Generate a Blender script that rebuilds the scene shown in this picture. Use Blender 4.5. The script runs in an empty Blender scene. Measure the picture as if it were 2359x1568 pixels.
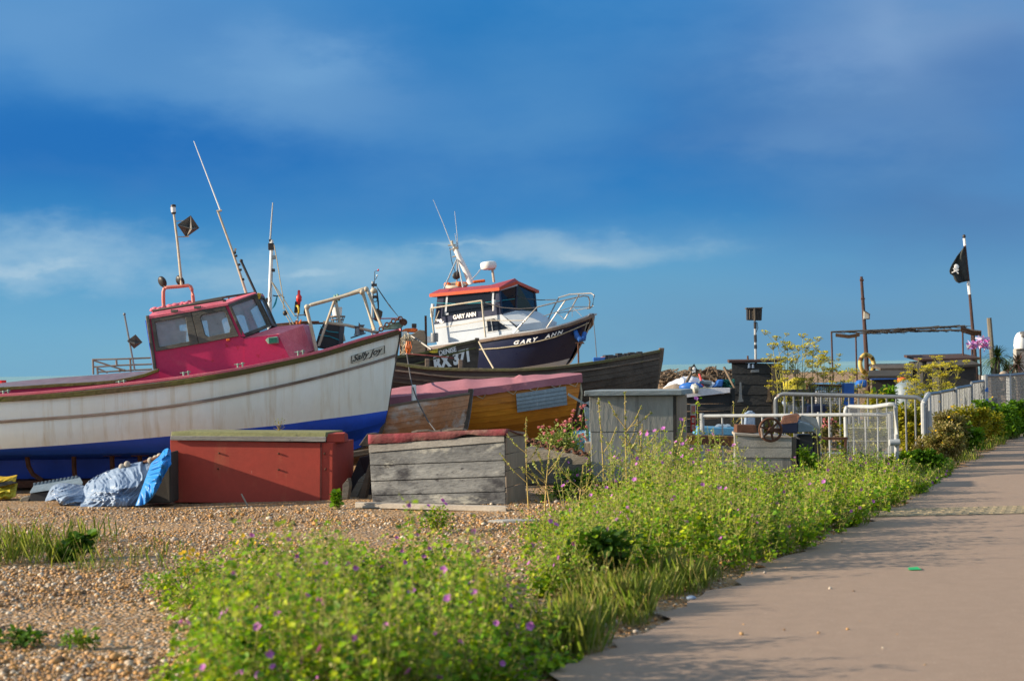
import bpy, bmesh, math, random
import numpy as np
from mathutils import Vector, Matrix, noise
R = random.Random(7)
NR = np.random.default_rng(11)
SC = bpy.context.scene
COL = SC.collection
V = Vector

# ------------------------------------------------------------------ camera frame (traced pixels are those of a 2359 x 1568 view)
F = 3632.0
PHI = 0.01836
PIT = math.atan(61.2 / F)
EYE = V((0, 0, 1.6))
_f = V((0, math.cos(PIT), math.sin(PIT)))
_u = V((0, -math.sin(PIT), math.cos(PIT)))
_r = V((1, 0, 0))
UP = _u * math.cos(PHI) + _r * math.sin(PHI)
RT = _r * math.cos(PHI) - _u * math.sin(PHI)

def ray(x, y):
    return _f * F + RT * (x - 1179.5) + UP * (784 - y)
def P(x, y, d):
    q = ray(x, y)
    return EYE + q * (d / q.y)
def G(x, y, z=0.0):
    q = ray(x, y)
    return EYE + q * ((z - EYE.z) / q.z)
def PL(lst, d=None):
    return [P(*(p if len(p) == 3 else (p[0], p[1], d))) for p in lst]

def smooth(t):
    t = max(0.0, min(1.0, t))
    return t * t * (3 - 2 * t)
PATH_L = [(-3.3, 0.0), (-1.6, 3.8), (0.17, 8.04), (1.69, 11.8), (4.26, 17.4), (5.97, 21.8), (10.8, 33.4), (17.5, 50), (30, 82)]
def path_x(y):
    return float(np.interp(y, [p[1] for p in PATH_L], [p[0] for p in PATH_L]))
def gz(x, y):
    z = 1.16 * smooth((y - 30) / 30.0)
    k = smooth((path_x(max(y, 0)) - 1.0 - x) / 5.0) if y > 0 else 1
    z *= 0.25 + 0.75 * k
    z -= 4.2 * smooth((y - 66) / 30.0)
    return z

# ------------------------------------------------------------------ mesh builder
class MB:
    def __init__(s):
        s.v = []; s.f = []
    def add(s, vs, fs):
        o = len(s.v)
        s.v += [V(p) for p in vs]
        s.f += [tuple(i + o for i in f) for f in fs]
        return s
    def poly(s, pts):
        return s.add(pts, [tuple(range(len(pts)))])
    def prism(s, pts, ext):
        n = len(pts); ext = V(ext)
        vs = list(pts) + [V(p) + ext for p in pts]
        fs = [tuple(range(n)), tuple(range(2 * n - 1, n - 1, -1))]
        fs += [(i, (i + 1) % n, n + (i + 1) % n, n + i) for i in range(n)]
        return s.add(vs, fs)
    def ring(s, outer, inner, ext):
        n = len(outer); ext = V(ext)
        vs = [V(p) for p in outer] + [V(p) for p in inner]
        vs += [p + ext for p in vs]
        fs = []
        for i in range(n):
            j = (i + 1) % n
            fs += [(i, j, n + j, n + i), (2*n+i, 3*n+i, 3*n+j, 2*n+j), (i, 2*n+i, 2*n+j, j), (n+i, n+j, 3*n+j, 3*n+i)]
        return s.add(vs, fs)
    def box(s, c, size, rz=0.0, rx=0.0, ry=0.0):
        m = Matrix.Translation(V(c)) @ Matrix.Rotation(rz, 4, 'Z') @ Matrix.Rotation(ry, 4, 'Y') @ Matrix.Rotation(rx, 4, 'X')
        x, y, z = [k / 2 for k in size]
        vs = [m @ V(p) for p in [(-x,-y,-z),(x,-y,-z),(x,y,-z),(-x,y,-z),(-x,-y,z),(x,-y,z),(x,y,z),(-x,y,z)]]
        return s.add(vs, [(0,3,2,1),(4,5,6,7),(0,1,5,4),(1,2,6,5),(2,3,7,6),(3,0,4,7)])
    def tube(s, pts, r, n=8, cap=True):
        pts = [V(p) for p in pts]
        rs = r if isinstance(r, (list, tuple)) else [r] * len(pts)
        o = len(s.v); ref = None
        for i, p in enumerate(pts):
            t = (pts[min(i + 1, len(pts) - 1)] - pts[max(i - 1, 0)])
            if t.length < 1e-9: t = V((0, 0, 1))
            t.normalize()
            if ref is None:
                ref = V((0, 0, 1)) if abs(t.z) < 0.9 else V((0, 1, 0))
            a = t.cross(ref)
            if a.length < 1e-4: a = t.cross(V((1, 0.3, 0)))
            a.normalize(); b = t.cross(a); ref = b.cross(t) * 1.0
            for k in range(n):
                w = 2 * math.pi * k / n
                s.v.append(p + (a * math.cos(w) + b * math.sin(w)) * rs[i])
            ref = b
            ref = -b if (V((0,0,1)).dot(-b) > 0.0) else b
            ref = V((0, 0, 1)) if abs(t.z) < 0.9 else V((0, 1, 0))
        for i in range(len(pts) - 1):
            for k in range(n):
                q = (k + 1) % n
                s.f.append((o + i*n + k, o + i*n + q, o + (i+1)*n + q, o + (i+1)*n + k))
        if cap:
            s.f.append(tuple(o + k for k in range(n - 1, -1, -1)))
            e = o + (len(pts) - 1) * n
            s.f.append(tuple(e + k for k in range(n)))
        return s
    def ell(s, c, rad, m=None, nu=14, nv=9):
        c = V(c); o = len(s.v); m = m or Matrix.Identity(3)
        for j in range(1, nv):
            th = math.pi * j / nv
            for i in range(nu):
                ph = 2 * math.pi * i / nu
                s.v.append(c + m @ V((rad[0]*math.sin(th)*math.cos(ph), rad[1]*math.sin(th)*math.sin(ph), rad[2]*math.cos(th))))
        t = len(s.v); s.v += [c + m @ V((0, 0, rad[2])), c + m @ V((0, 0, -rad[2]))]
        for j in range(nv - 2):
            for i in range(nu):
                k = (i + 1) % nu
                s.f.append((o + j*nu + i, o + (j+1)*nu + i, o + (j+1)*nu + k, o + j*nu + k))
        for i in range(nu):
            k = (i + 1) % nu
            s.f.append((t, o + i, o + k)); s.f.append((t + 1, o + (nv-2)*nu + k, o + (nv-2)*nu + i))
        return s
    def lathe(s, base, axis, prof, n=20):
        base = V(base); ax = V(axis).normalized()
        a = ax.cross(V((0.31, 0.77, 0.13))).normalized(); b = ax.cross(a)
        o = len(s.v)
        for (r, h) in prof:
            for k in range(n):
                w = 2 * math.pi * k / n
                s.v.append(base + ax * h + (a * math.cos(w) + b * math.sin(w)) * max(r, 1e-4))
        for i in range(len(prof) - 1):
            for k in range(n):
                q = (k + 1) % n
                s.f.append((o + i*n + k, o + i*n + q, o + (i+1)*n + q, o + (i+1)*n + k))
        s.f.append(tuple(o + k for k in range(n - 1, -1, -1)))
        e = o + (len(prof) - 1) * n
        s.f.append(tuple(e + k for k in range(n)))
        return s
    def torus(s, c, nrm, R0, r0, n=32, m=10, squash=1.0):
        c = V(c); nv = V(nrm).normalized()
        a = nv.cross(V((0, 0, 1)));
        if a.length < 1e-3: a = V((1, 0, 0))
        a.normalize(); b = nv.cross(a); o = len(s.v)
        for i in range(n):
            w = 2*math.pi*i/n; d = a*math.cos(w) + b*math.sin(w)
            for k in range(m):
                q = 2*math.pi*k/m
                s.v.append(c + d*(R0 + r0*math.cos(q)) + nv*(r0*squash*math.sin(q)))
        for i in range(n):
            for k in range(m):
                i2 = (i+1) % n; k2 = (k+1) % m
                s.f.append((o+i*m+k, o+i2*m+k, o+i2*m+k2, o+i*m+k2))
        return s
    def grid(s, rows):
        o = len(s.v); n = len(rows[0])
        for r in rows: s.v += [V(p) for p in r]
        for i in range(len(rows) - 1):
            for k in range(n - 1):
                s.f.append((o + i*n + k, o + i*n + k + 1, o + (i+1)*n + k + 1, o + (i+1)*n + k))
        return s
    def sweep(s, pts, sec):
        # sec: offsets (world vectors) around the cross-section, same at every point
        o = len(s.v); n = len(sec)
        for p in pts: s.v += [V(p) + V(q) for q in sec]
        for i in range(len(pts) - 1):
            for k in range(n):
                q = (k + 1) % n
                s.f.append((o+i*n+k, o+i*n+q, o+(i+1)*n+q, o+(i+1)*n+k))
        s.f.append(tuple(o + k for k in range(n))); e = o + (len(pts)-1)*n
        s.f.append(tuple(e + k for k in range(n - 1, -1, -1)))
        return s

def tag(o, label=None, cat=None, group=None, kind=None):
    if label: o['label'] = label
    if cat: o['category'] = cat
    if group: o['group'] = group
    if kind: o['kind'] = kind
    return o
def wpos(o):
    p = V((0, 0, 0))
    while o: p = p + V(o.location); o = o.parent
    return p
SPLIT = set('brace frame_post roof_rail elbow_joint mast_fitting mast_leg white_band black_band aerial_band orange_band grab_band reflector_bracket bolt_head broken_part tape hook_ring strap door_ornament torn_felt lid_rib guard_rope rolled_fender fender_cord leg_pair mooring_bitts bracket_mark window_bracket spokes twine'.split())
def islands(mb):
    par = list(range(len(mb.v)))
    def fd(i):
        while par[i] != i: par[i] = par[par[i]]; i = par[i]
        return i
    for f in mb.f:
        r = fd(f[0])
        for q in f[1:]: par[fd(q)] = r
    out = {}
    for f in mb.f: out.setdefault(fd(f[0]), []).append(f)
    res = []
    for fs in out.values():
        ids = sorted({i for f in fs for i in f}); mp = {i: k for k, i in enumerate(ids)}; m = MB(); m.add([mb.v[i] for i in ids], [tuple(mp[i] for i in f) for f in fs]); res.append(m)
    return res
def build(name, mb, mat, parent=None, label=None, bevel=0.0, shade=False, recalc=True, origin=None, auto=None):
    if name in SPLIT:
        l = islands(mb)
        if 1 < len(l) < 60:
            SPLIT.discard(name); os_ = [build(name, q, mat, parent, label, bevel, shade, recalc, origin, auto) for q in l]; SPLIT.add(name); return os_[0]
    me = bpy.data.meshes.new(name)
    off = wpos(parent) if parent else V((0, 0, 0))
    loc = V((0, 0, 0))
    if origin is not None: loc = V(origin) - off; off = V(origin)
    me.from_pydata([tuple(p - off) for p in mb.v], [], mb.f)
    if recalc:
        bm = bmesh.new(); bm.from_mesh(me)
        bmesh.ops.recalc_face_normals(bm, faces=bm.faces)
        bm.to_mesh(me); bm.free()
    o = bpy.data.objects.new(name, me); COL.objects.link(o)
    o.location = loc
    if parent: o.parent = parent
    me.materials.append(mat)
    if bevel:
        b = o.modifiers.new('bevel', 'BEVEL'); b.width = bevel; b.segments = 2; b.limit_method = 'ANGLE'; b.angle_limit = 0.6
    if shade or auto:
        for p in me.polygons: p.use_smooth = True
        if auto or (shade and auto is None):
            try:
                me.set_sharp_from_angle(angle=auto or 0.75)
            except Exception: pass
    if label: o['label'] = label
    return o
def thing(name, loc, label, cat, group=None):
    o = bpy.data.objects.new(name, None); COL.objects.link(o)
    o.empty_display_size = 0.1; o.location = loc
    return tag(o, label, cat, group)
def solo(name, mb, mat, label, cat, group=None, **k):
    org = V((sum(p.x for p in mb.v)/len(mb.v), sum(p.y for p in mb.v)/len(mb.v), min(p.z for p in mb.v)))
    o = build(name, mb, mat, None, origin=org, **k)
    return tag(o, label, cat, group)
def copy_tree(o, loc=None, rz=None, sc=None, label=None):
    c = o.copy(); COL.objects.link(c)
    if loc is not None: c.location = loc
    if rz is not None: c.rotation_euler = (c.rotation_euler[0], c.rotation_euler[1], rz)
    if sc is not None: c.scale = (sc, sc, sc)
    if label: c['label'] = label
    def rec(a, b):
        for ch in [q for q in COL.objects if q.parent == a]:
            d = ch.copy(); COL.objects.link(d); d.parent = b; rec(ch, d)
    rec(o, c)
    return c

# ------------------------------------------------------------------ materials
def mat(name, c1, c2=None, scale=4.0, st=(1, 1, 1), rough=0.7, bump=0.0, metal=0.0, spot=None, fine=0.12, rvar=0.15, contrast=(0.35, 0.65), bscale=None, spec=0.4, island=0.0, runs=None):
    m = bpy.data.materials.new(name); m.use_nodes = True
    nt = m.node_tree; N = nt.nodes; L = nt.links
    b = N['Principled BSDF']; b.inputs['Roughness'].default_value = rough; b.inputs['Metallic'].default_value = metal
    b.inputs['Specular IOR Level'].default_value = spec
    tc = N.new('ShaderNodeTexCoord'); mp = N.new('ShaderNodeMapping'); mp.inputs['Scale'].default_value = st
    L.new(tc.outputs['Object'], mp.inputs['Vector'])
    nz = N.new('ShaderNodeTexNoise'); nz.inputs['Scale'].default_value = scale; nz.inputs['Detail'].default_value = 8; nz.inputs['Roughness'].default_value = 0.62
    L.new(mp.outputs[0], nz.inputs['Vector'])
    mr = N.new('ShaderNodeMapRange'); mr.inputs[1].default_value = contrast[0]; mr.inputs[2].default_value = contrast[1]
    L.new(nz.outputs['Fac'], mr.inputs[0])
    mx = N.new('ShaderNodeMix'); mx.data_type = 'RGBA'
    mx.inputs[6].default_value = (*c1, 1); mx.inputs[7].default_value = (*(c2 or tuple(k * 0.72 for k in c1)), 1)
    L.new(mr.outputs[0], mx.inputs[0])
    out = mx.outputs[2]
    def mixin(fac, col, o):
        q = N.new('ShaderNodeMix'); q.data_type = 'RGBA'; L.new(fac, q.inputs[0]); L.new(o, q.inputs[6]); q.inputs[7].default_value = (*col, 1)
        return q.outputs[2]
    if spot:
        for sp in (spot if isinstance(spot, list) else [spot]):
            col, lo, hi, scl = sp[:4]; sst = sp[4] if len(sp) > 4 else (1, 1, 1)
            mp2 = N.new('ShaderNodeMapping'); mp2.inputs['Scale'].default_value = sst; mp2.inputs['Location'].default_value = (3.1 * scl % 7, 1.7, 5.3)
            L.new(tc.outputs['Object'], mp2.inputs['Vector'])
            n2 = N.new('ShaderNodeTexNoise'); n2.inputs['Scale'].default_value = scl; n2.inputs['Detail'].default_value = 7; n2.inputs['Roughness'].default_value = 0.65
            L.new(mp2.outputs[0], n2.inputs['Vector'])
            r2 = N.new('ShaderNodeMapRange'); r2.inputs[1].default_value = lo; r2.inputs[2].default_value = hi
            L.new(n2.outputs['Fac'], r2.inputs[0]); out = mixin(r2.outputs[0], col, out)
    # fine grain in value
    n3 = N.new('ShaderNodeTexNoise'); n3.inputs['Scale'].default_value = scale * 11; n3.inputs['Detail'].default_value = 4
    L.new(mp.outputs[0], n3.inputs['Vector'])
    r3 = N.new('ShaderNodeMapRange'); r3.inputs[1].default_value = 0.3; r3.inputs[2].default_value = 0.7; r3.inputs[3].default_value = 1 - fine; r3.inputs[4].default_value = 1 + fine
    L.new(n3.outputs['Fac'], r3.inputs[0])
    val = r3.outputs[0]
    if island:
        gi = N.new('ShaderNodeNewGeometry'); r4 = N.new('ShaderNodeMapRange'); r4.inputs[3].default_value = 1 - island; r4.inputs[4].default_value = 1 + island
        L.new(gi.outputs['Random Per Island'], r4.inputs[0])
        mm = N.new('ShaderNodeMath'); mm.operation = 'MULTIPLY'; L.new(val, mm.inputs[0]); L.new(r4.outputs[0], mm.inputs[1]); val = mm.outputs[0]
    vm = N.new('ShaderNodeVectorMath'); vm.operation = 'SCALE'; L.new(out, vm.inputs[0]); L.new(val, vm.inputs['Scale'])
    L.new(vm.outputs[0], b.inputs['Base Color'])
    rr = N.new('ShaderNodeMapRange'); rr.inputs[3].default_value = max(0.03, rough - rvar); rr.inputs[4].default_value = min(1, rough + rvar)
    L.new(nz.outputs['Fac'], rr.inputs[0]); L.new(rr.outputs[0], b.inputs['Roughness'])
    if bump:
        bp = N.new('ShaderNodeBump'); bp.inputs['Strength'].default_value = bump; bp.inputs['Distance'].default_value = 0.02
        if bscale:
            n4 = N.new('ShaderNodeTexNoise'); n4.inputs['Scale'].default_value = bscale; n4.inputs['Detail'].default_value = 6; L.new(mp.outputs[0], n4.inputs['Vector']); L.new(n4.outputs['Fac'], bp.inputs['Height'])
        else: L.new(n3.outputs['Fac'], bp.inputs['Height'])
        L.new(bp.outputs[0], b.inputs['Normal'])
    return m

def leafmat(name, cols, trans=0.35, rough=0.55):
    m = bpy.data.materials.new(name); m.use_nodes = True
    nt = m.node_tree; N = nt.nodes; L = nt.links
    b = N['Principled BSDF']; b.inputs['Roughness'].default_value = rough; b.inputs['Specular IOR Level'].default_value = 0.3
    g = N.new('ShaderNodeNewGeometry'); cr = N.new('ShaderNodeValToRGB')
    e = cr.color_ramp.elements
    while len(e) < len(cols): e.new(0.5)
    for i, c in enumerate(cols):
        e[i].position = i / max(1, len(cols) - 1); e[i].color = (*c, 1)
    L.new(g.outputs['Random Per Island'], cr.inputs[0]); L.new(cr.outputs[0], b.inputs['Base Color'])
    t = N.new('ShaderNodeBsdfTranslucent'); vm = N.new('ShaderNodeVectorMath'); vm.operation = 'MULTIPLY'
    vm.inputs[1].default_value = (1.25, 1.2, 0.5); L.new(cr.outputs[0], vm.inputs[0]); L.new(vm.outputs[0], t.inputs[0])
    mx = N.new('ShaderNodeMixShader'); mx.inputs[0].default_value = trans
    L.new(b.outputs[0], mx.inputs[1]); L.new(t.outputs[0], mx.inputs[2]); L.new(mx.outputs[0], N['Material Output'].inputs[0])
    return m
def glassmat(name, tint, tr, dirt, base, sp=.6):
    m = bpy.data.materials.new(name); m.use_nodes = True
    nt = m.node_tree; N = nt.nodes; L = nt.links
    b = N['Principled BSDF']; b.inputs['Roughness'].default_value = 0.08; b.inputs['Base Color'].default_value = (*base, 1); b.inputs['Specular IOR Level'].default_value = sp
    t = N.new('ShaderNodeBsdfTransparent'); t.inputs[0].default_value = (*tint, 1)
    mx = N.new('ShaderNodeMixShader')
    tc = N.new('ShaderNodeTexCoord'); nz = N.new('ShaderNodeTexNoise'); nz.inputs['Scale'].default_value = 9; L.new(tc.outputs['Object'], nz.inputs[0])
    mr = N.new('ShaderNodeMapRange'); mr.inputs[3].default_value = tr + dirt / 2; mr.inputs[4].default_value = tr - dirt / 2; L.new(nz.outputs[0], mr.inputs[0]); L.new(mr.outputs[0], mx.inputs[0])
    L.new(b.outputs[0], mx.inputs[1]); L.new(t.outputs[0], mx.inputs[2]); L.new(mx.outputs[0], N['Material Output'].inputs[0])
    return m

WX = (0.16, 1, 1)     # grain along x
WZ = (1, 1, 0.16)
M = {}
M['hull_white'] = mat('hull_white_paint', (0.82, 0.86, 0.85), (0.78, 0.78, 0.71), 1.2, (1, 1, 0.35), 0.38, 0.05, spot=[((0.50, 0.38, 0.20), 0.52, 0.86, 2.6, (3.0, 1, 0.09)), ((0.42, 0.28, 0.14), 0.67, 0.86, 3.4, (4.0, 1, 0.12)), ((0.60, 0.54, 0.40), 0.56, 0.85, 0.9, (1, 1, 0.6))], fine=0.03)
M['hull_blue'] = mat('bottom_blue_paint', (0.008, 0.075, 0.55), (0.008, 0.060, 0.42), 2.0, (1, 1, 1), 0.5, 0.05, spot=((0.18, 0.2, 0.26), 0.67, 0.74, 9), fine=0.05)
M['rail_moss'] = mat('mossy_wood', (0.085, 0.055, 0.028), (0.10, 0.10, 0.018), 2.2, (0.5, 1, 1), 0.85, 0.5, spot=((0.16, 0.13, 0.10), 0.62, 0.7, 9, (0.4, 1, 1)))
M['rail_wood'] = mat('worn_wood_rail', (0.13, 0.085, 0.06), (0.24, 0.20, 0.18), 5, WX, 0.85, 0.5)
M['pink'] = mat('faded_pink_paint', (0.62, 0.16, 0.21), (0.54, 0.10, 0.15), 5, (1, 1, 1), 0.5, 0.1, spot=((0.6, 0.33, 0.36), 0.6, 0.8, 6))
M['red'] = mat('crimson_paint', (0.52, 0.016, 0.100), (0.43, 0.020, 0.095), 2.2, (1, 1, 1), 0.42, 0.05, spot=[((0.30, 0.004, 0.012), 0.60, 0.70, 4.5), ((0.50, 0.10, 0.15), 0.62, 0.85, 1.4)], fine=0.05)
M['coam'] = mat('lilac_grey_coaming', (0.36, 0.34, 0.46), (0.30, 0.28, 0.36), 4, WX, 0.6, 0.2)
M['frame_dark'] = mat('weathered_grey_frame', (0.050, 0.052, 0.048), (0.11, 0.108, 0.095), 7, WX, 0.8, 0.4)
M['orange_pipe'] = mat('orange_red_pipe_paint', (0.55, 0.12, 0.075), (0.50, 0.20, 0.17), 7, (1,1,1), 0.5, 0.1)
M['cream'] = mat('cream_painted_pipe', (0.50, 0.46, 0.38), (0.40, 0.33, 0.24), 7, (1,1,1), 0.5, 0.1, spot=((0.30, 0.17, 0.08), 0.62, 0.75, 8))
M['white'] = mat('white_gloss', (0.78, 0.78, 0.78), (0.7, 0.7, 0.69), 5, (1,1,1), 0.35, fine=0.03)
M['black'] = mat('black_metal', (0.018, 0.018, 0.022), (0.035, 0.03, 0.03), 9, (1,1,1), 0.5)
M['galv'] = mat('galvanised_steel', (0.21, 0.23, 0.25), (0.15, 0.165, 0.185), 14, (1,1,1), 0.42, 0.08, metal=0.35, spot=((0.22, 0.10, 0.05), 0.64, 0.72, 7))
M['galvw'] = mat('white_painted_steel', (0.40, 0.42, 0.44), (0.31, 0.33, 0.35), 14, (1,1,1), 0.45, 0.08, spot=((0.24, 0.11, 0.05), 0.66, 0.72, 9))
M['rust'] = mat('rusty_iron', (0.125, 0.052, 0.028), (0.075, 0.032, 0.020), 14, (1,1,1), 0.85, 0.5)
M['reflector'] = mat('grey_radar_reflector', (0.13, 0.13, 0.135), (0.20, 0.19, 0.18), 10, (1,1,1), 0.45, metal=0.5)
M['teal'] = mat('verdigris_bronze', (0.20, 0.36, 0.31), (0.12, 0.22, 0.18), 18, (1,1,1), 0.6)
M['glass'] = glassmat('window_glass', (.88, .94, 1), .58, .25, (.50, .58, .66))  # pale base colour puts reflected sky into the panes
M['glass_dark'] = glassmat('dark_window_glass', (0.15, 0.2, 0.26), 0.25, 0.1, (.012, .017, .030), .25)
M['green_lens'] = mat('green_lamp_lens', (0.01, 0.11, 0.07), (0.02, 0.16, 0.1), 30, rough=0.15)
M['rope_pale'] = mat('pale_rope', (0.50, 0.45, 0.34), (0.36, 0.30, 0.2), 40, rough=0.9)
M['rope_dark'] = mat('dark_rope', (0.06, 0.06, 0.065), (0.1, 0.09, 0.09), 40, rough=0.9)
M['rope_cyan'] = mat('turquoise_twine', (0.02, 0.36, 0.45), (0.03, 0.25, 0.34), 40, rough=0.8)
M['rope_red'] = mat('dull_red_rope', (0.26, 0.06, 0.06), (0.17, 0.05, 0.05), 40, rough=0.9)
M['orange'] = mat('orange_plastic', (0.75, 0.16, 0.02), (0.6, 0.12, 0.02), 8, rough=0.45)
M['redplast'] = mat('red_plastic', (0.72, 0.03, 0.03), (0.6, 0.03, 0.03), 8, rough=0.35)
M['yellow'] = mat('yellow_plastic', (0.66, 0.43, 0.02), (0.5, 0.33, 0.03), 5, rough=0.5)
M['blueplast'] = mat('blue_plastic', (0.02, 0.13, 0.48), (0.02, 0.10, 0.36), 6, rough=0.45)
M['navy'] = mat('navy_hull_paint', (0.006, 0.012, 0.044), (0.009, 0.016, 0.052), 2, rough=0.32, fine=0.05)
M['ga_white'] = mat('boat_white_gelcoat', (0.46, 0.51, 0.58), (0.40, 0.44, 0.50), 1.5, (1,1,0.5), 0.32, fine=0.03, spot=((0.5, 0.48, 0.44), 0.6, 0.85, 1.3))
M['ga_top'] = mat('crimson_roof_top', (0.30, 0.045, 0.06), (0.25, 0.035, 0.05), 3, rough=0.5)  # darker crimson on the top, brighter orange on the fascia
M['ga_orange'] = mat('orange_red_roof', (0.52, 0.065, 0.010), (0.44, 0.05, 0.012), 3, rough=0.4)
M['steel'] = mat('stainless_rail', (0.42, 0.41, 0.40), (0.30, 0.27, 0.24), 20, rough=0.3, metal=0.6)
M['oldwood'] = mat('old_dark_planking', (0.060, 0.047, 0.038), (0.110, 0.088, 0.072), 3.0, (0.22, 1, 1), 0.85, 0.5, spot=[((0.02, 0.015, 0.013), 0.55, 0.7, 2.0, (0.3, 1, 1)), ((0.15, 0.13, 0.115), 0.68, 0.78, 7, (0.25, 1, 1))])
M['oldwood2'] = mat('grey_brown_planking', (0.20, 0.16, 0.125), (0.12, 0.09, 0.07), 3.0, (0.2, 1, 1), 0.85, 0.5, spot=((0.14, 0.14, 0.03), 0.6, 0.75, 4, (0.4, 1, 1)))
M['mosswood'] = mat('moss_streaked_timber', (0.13, 0.10, 0.07), (0.12, 0.13, 0.04), 3.5, (0.35, 1, 1), 0.9, 0.5)
M['varnish'] = mat('orange_varnished_planks', (0.66, 0.25, 0.020), (0.50, 0.165, 0.014), 2.6, (0.22, 1, 1), 0.45, 0.25, spot=[((0.16, 0.05, 0.01), 0.60, 0.76, 3, (0.3, 1, 1)), ((0.42, 0.2, 0.04), 0.62, 0.8, 9, (0.3, 1, 1))])
M['brownboat'] = mat('peeling_brown_planks', (0.44, 0.165, 0.055), (0.46, 0.28, 0.18), 2.0, (0.4, 1, 0.9), 0.75, 0.4, spot=[((0.50, 0.46, 0.43), 0.50, 0.60, 1.7, (0.8, 1, 1)), ((0.07, 0.035, 0.02), 0.6, 0.72, 6, (0.2, 1, 1))])
M['buoy'] = mat('faded_yellow_ring', (.62, .46, .16), (.52, .34, .08), 6, rough=.7)
M['mauve'] = mat('mauve_canvas', (0.36, 0.145, 0.18), (0.30, 0.11, 0.14), 2.5, rough=0.85, bump=0.15, fine=0.05)
M['greypatch'] = mat('grey_panel_paint', (0.21, 0.27, 0.32), (0.20, 0.25, 0.29), 3, (1, 1, 0.4), 0.6, spot=((0.34, 0.38, 0.42), 0.6, 0.75, 9, (2, 1, 0.3)))
M['boxred'] = mat('red_oxide_board', (0.38, 0.046, 0.030), (0.31, 0.044, 0.028), 1.5, rough=0.62, bump=0.06, spot=[((0.36, 0.12, 0.06), 0.58, 0.8, 1.6, (2, 1, 0.5)), ((0.5, 0.3, 0.26), 0.71, 0.76, 14)], fine=0.05)
M['lidgreen'] = mat('algae_green_felt', (0.22, 0.22, 0.10), (0.15, 0.15, 0.07), 3.5, (0.6, 1, 1), 0.9, 0.3, spot=((0.06, 0.055, 0.045), 0.62, 0.7, 7))
M['greybatten'] = mat('grey_batten', (0.30, 0.29, 0.27), (0.19, 0.18, 0.17), 6, WX, 0.85, 0.3, spot=((0.1, 0.09, 0.08), 0.66, 0.72, 12))
M['crate'] = mat('silvered_grey_boards', (0.22, 0.225, 0.225), (0.085, 0.09, 0.10), 3.0, (0.28, 1, 1.3), 0.85, 0.55, spot=[((0.030, 0.031, 0.038), 0.50, 0.62, 2.0, (0.7, 1, 1.2)), ((0.50, 0.49, 0.43), 0.60, 0.74, 4, (0.3, 1, 1)), ((0.04, 0.04, 0.045), 0.60, 0.66, 14, (0.08, 1, 1))], island=0.12)
M['felt_red'] = mat('torn_red_felt', (0.21, 0.028, 0.045), (0.14, 0.075, 0.065), 3.2, (0.5, 1, 1), 0.85, 0.4, spot=((0.27, 0.20, 0.16), 0.56, 0.72, 2.2))
M['crateside'] = mat('beige_weathered_boards', (0.33, 0.27, 0.21), (0.24, 0.19, 0.15), 3, WZ, 0.85, 0.4)
M['cabgrey'] = mat('grey_plywood', (0.28, 0.28, 0.265), (0.195, 0.195, 0.187), 2.6, (1, 1, 0.25), 0.8, 0.25, spot=[((0.07, 0.07, 0.072), 0.56, 0.74, 4, (2.0, 1, 0.2)), ((0.32, 0.31, 0.29), 0.64, 0.8, 8, (2, 1, 0.3))], fine=0.08)
M['cablid'] = mat('blue_grey_lid', (0.24, 0.29, 0.32), (0.17, 0.19, 0.20), 5, WX, 0.75, 0.3, spot=((0.07, 0.06, 0.05), 0.62, 0.7, 5))
M['oxide'] = mat('dark_red_base_paint', (0.11, 0.025, 0.022), (0.075, 0.02, 0.02), 3, rough=0.8)
M['blackwood'] = mat('tarred_black_boards', (0.018, 0.019, 0.021), (0.040, 0.041, 0.043), 3.5, (0.4, 1, 1.2), 0.8, 0.4, spot=((0.10, 0.10, 0.10), 0.68, 0.78, 5, (0.3, 1, 1)))
M['hutside'] = mat('brown_grey_hut_side', (0.10, 0.085, 0.07), (0.06, 0.05, 0.042), 4, WZ, 0.85, 0.4)
M['hutlid'] = mat('brown_felt_lid', (0.075, 0.038, 0.034), (0.05, 0.03, 0.026), 6, rough=0.9)
M['tarp_silver'] = mat('silver_grey_tarpaulin', (0.25, 0.33, 0.46), (0.17, 0.235, 0.36), 3, rough=0.38, bump=0.5, bscale=22, fine=0.05)
M['tarp_blue'] = mat('bright_blue_tarpaulin', (0.015, 0.22, 0.62), (0.012, 0.17, 0.50), 3, rough=0.4, bump=0.25, bscale=14, fine=0.05)
M['tarp_white'] = mat('white_sheeting', (0.72, 0.72, 0.78), (0.6, 0.61, 0.68), 4, rough=0.45, bump=0.1)
M['tarp_yellow'] = mat('yellow_sheeting', (0.52, 0.42, 0.02), (0.36, 0.30, 0.03), 4, rough=0.55, bump=0.2)
M['darkcrate'] = mat('dark_plastic_crate', (0.022, 0.026, 0.032), (0.04, 0.045, 0.05), 9, rough=0.6)
M['greycrate'] = mat('blue_grey_lid_plastic', (0.17, 0.23, 0.29), (0.12, 0.16, 0.2), 9, rough=0.5)
M['slate'] = mat('black_rubber_sheet', (0.02, 0.025, 0.035), (0.035, 0.035, 0.04), 6, rough=0.55)
M['plank'] = mat('bleached_plank', (0.40, 0.36, 0.31), (0.28, 0.25, 0.22), 5, WX, 0.85, 0.3)
M['stone'] = mat('grey_slab', (0.36, 0.35, 0.33), (0.26, 0.26, 0.25), 6, rough=0.85, bump=0.3)
M['log'] = mat('old_grey_timber', (0.21, 0.19, 0.16), (0.11, 0.10, 0.085), 5, WX, 0.9, 0.6)
M['beam_yel'] = mat('flaking_yellow_beam', (0.30, 0.22, 0.02), (0.22, 0.15, 0.02), 4, rough=0.75, bump=0.3, spot=[((0.05, 0.02, 0.012), 0.50, 0.56, 3.5), ((0.16, 0.05, 0.02), 0.58, 0.64, 5)])
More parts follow.
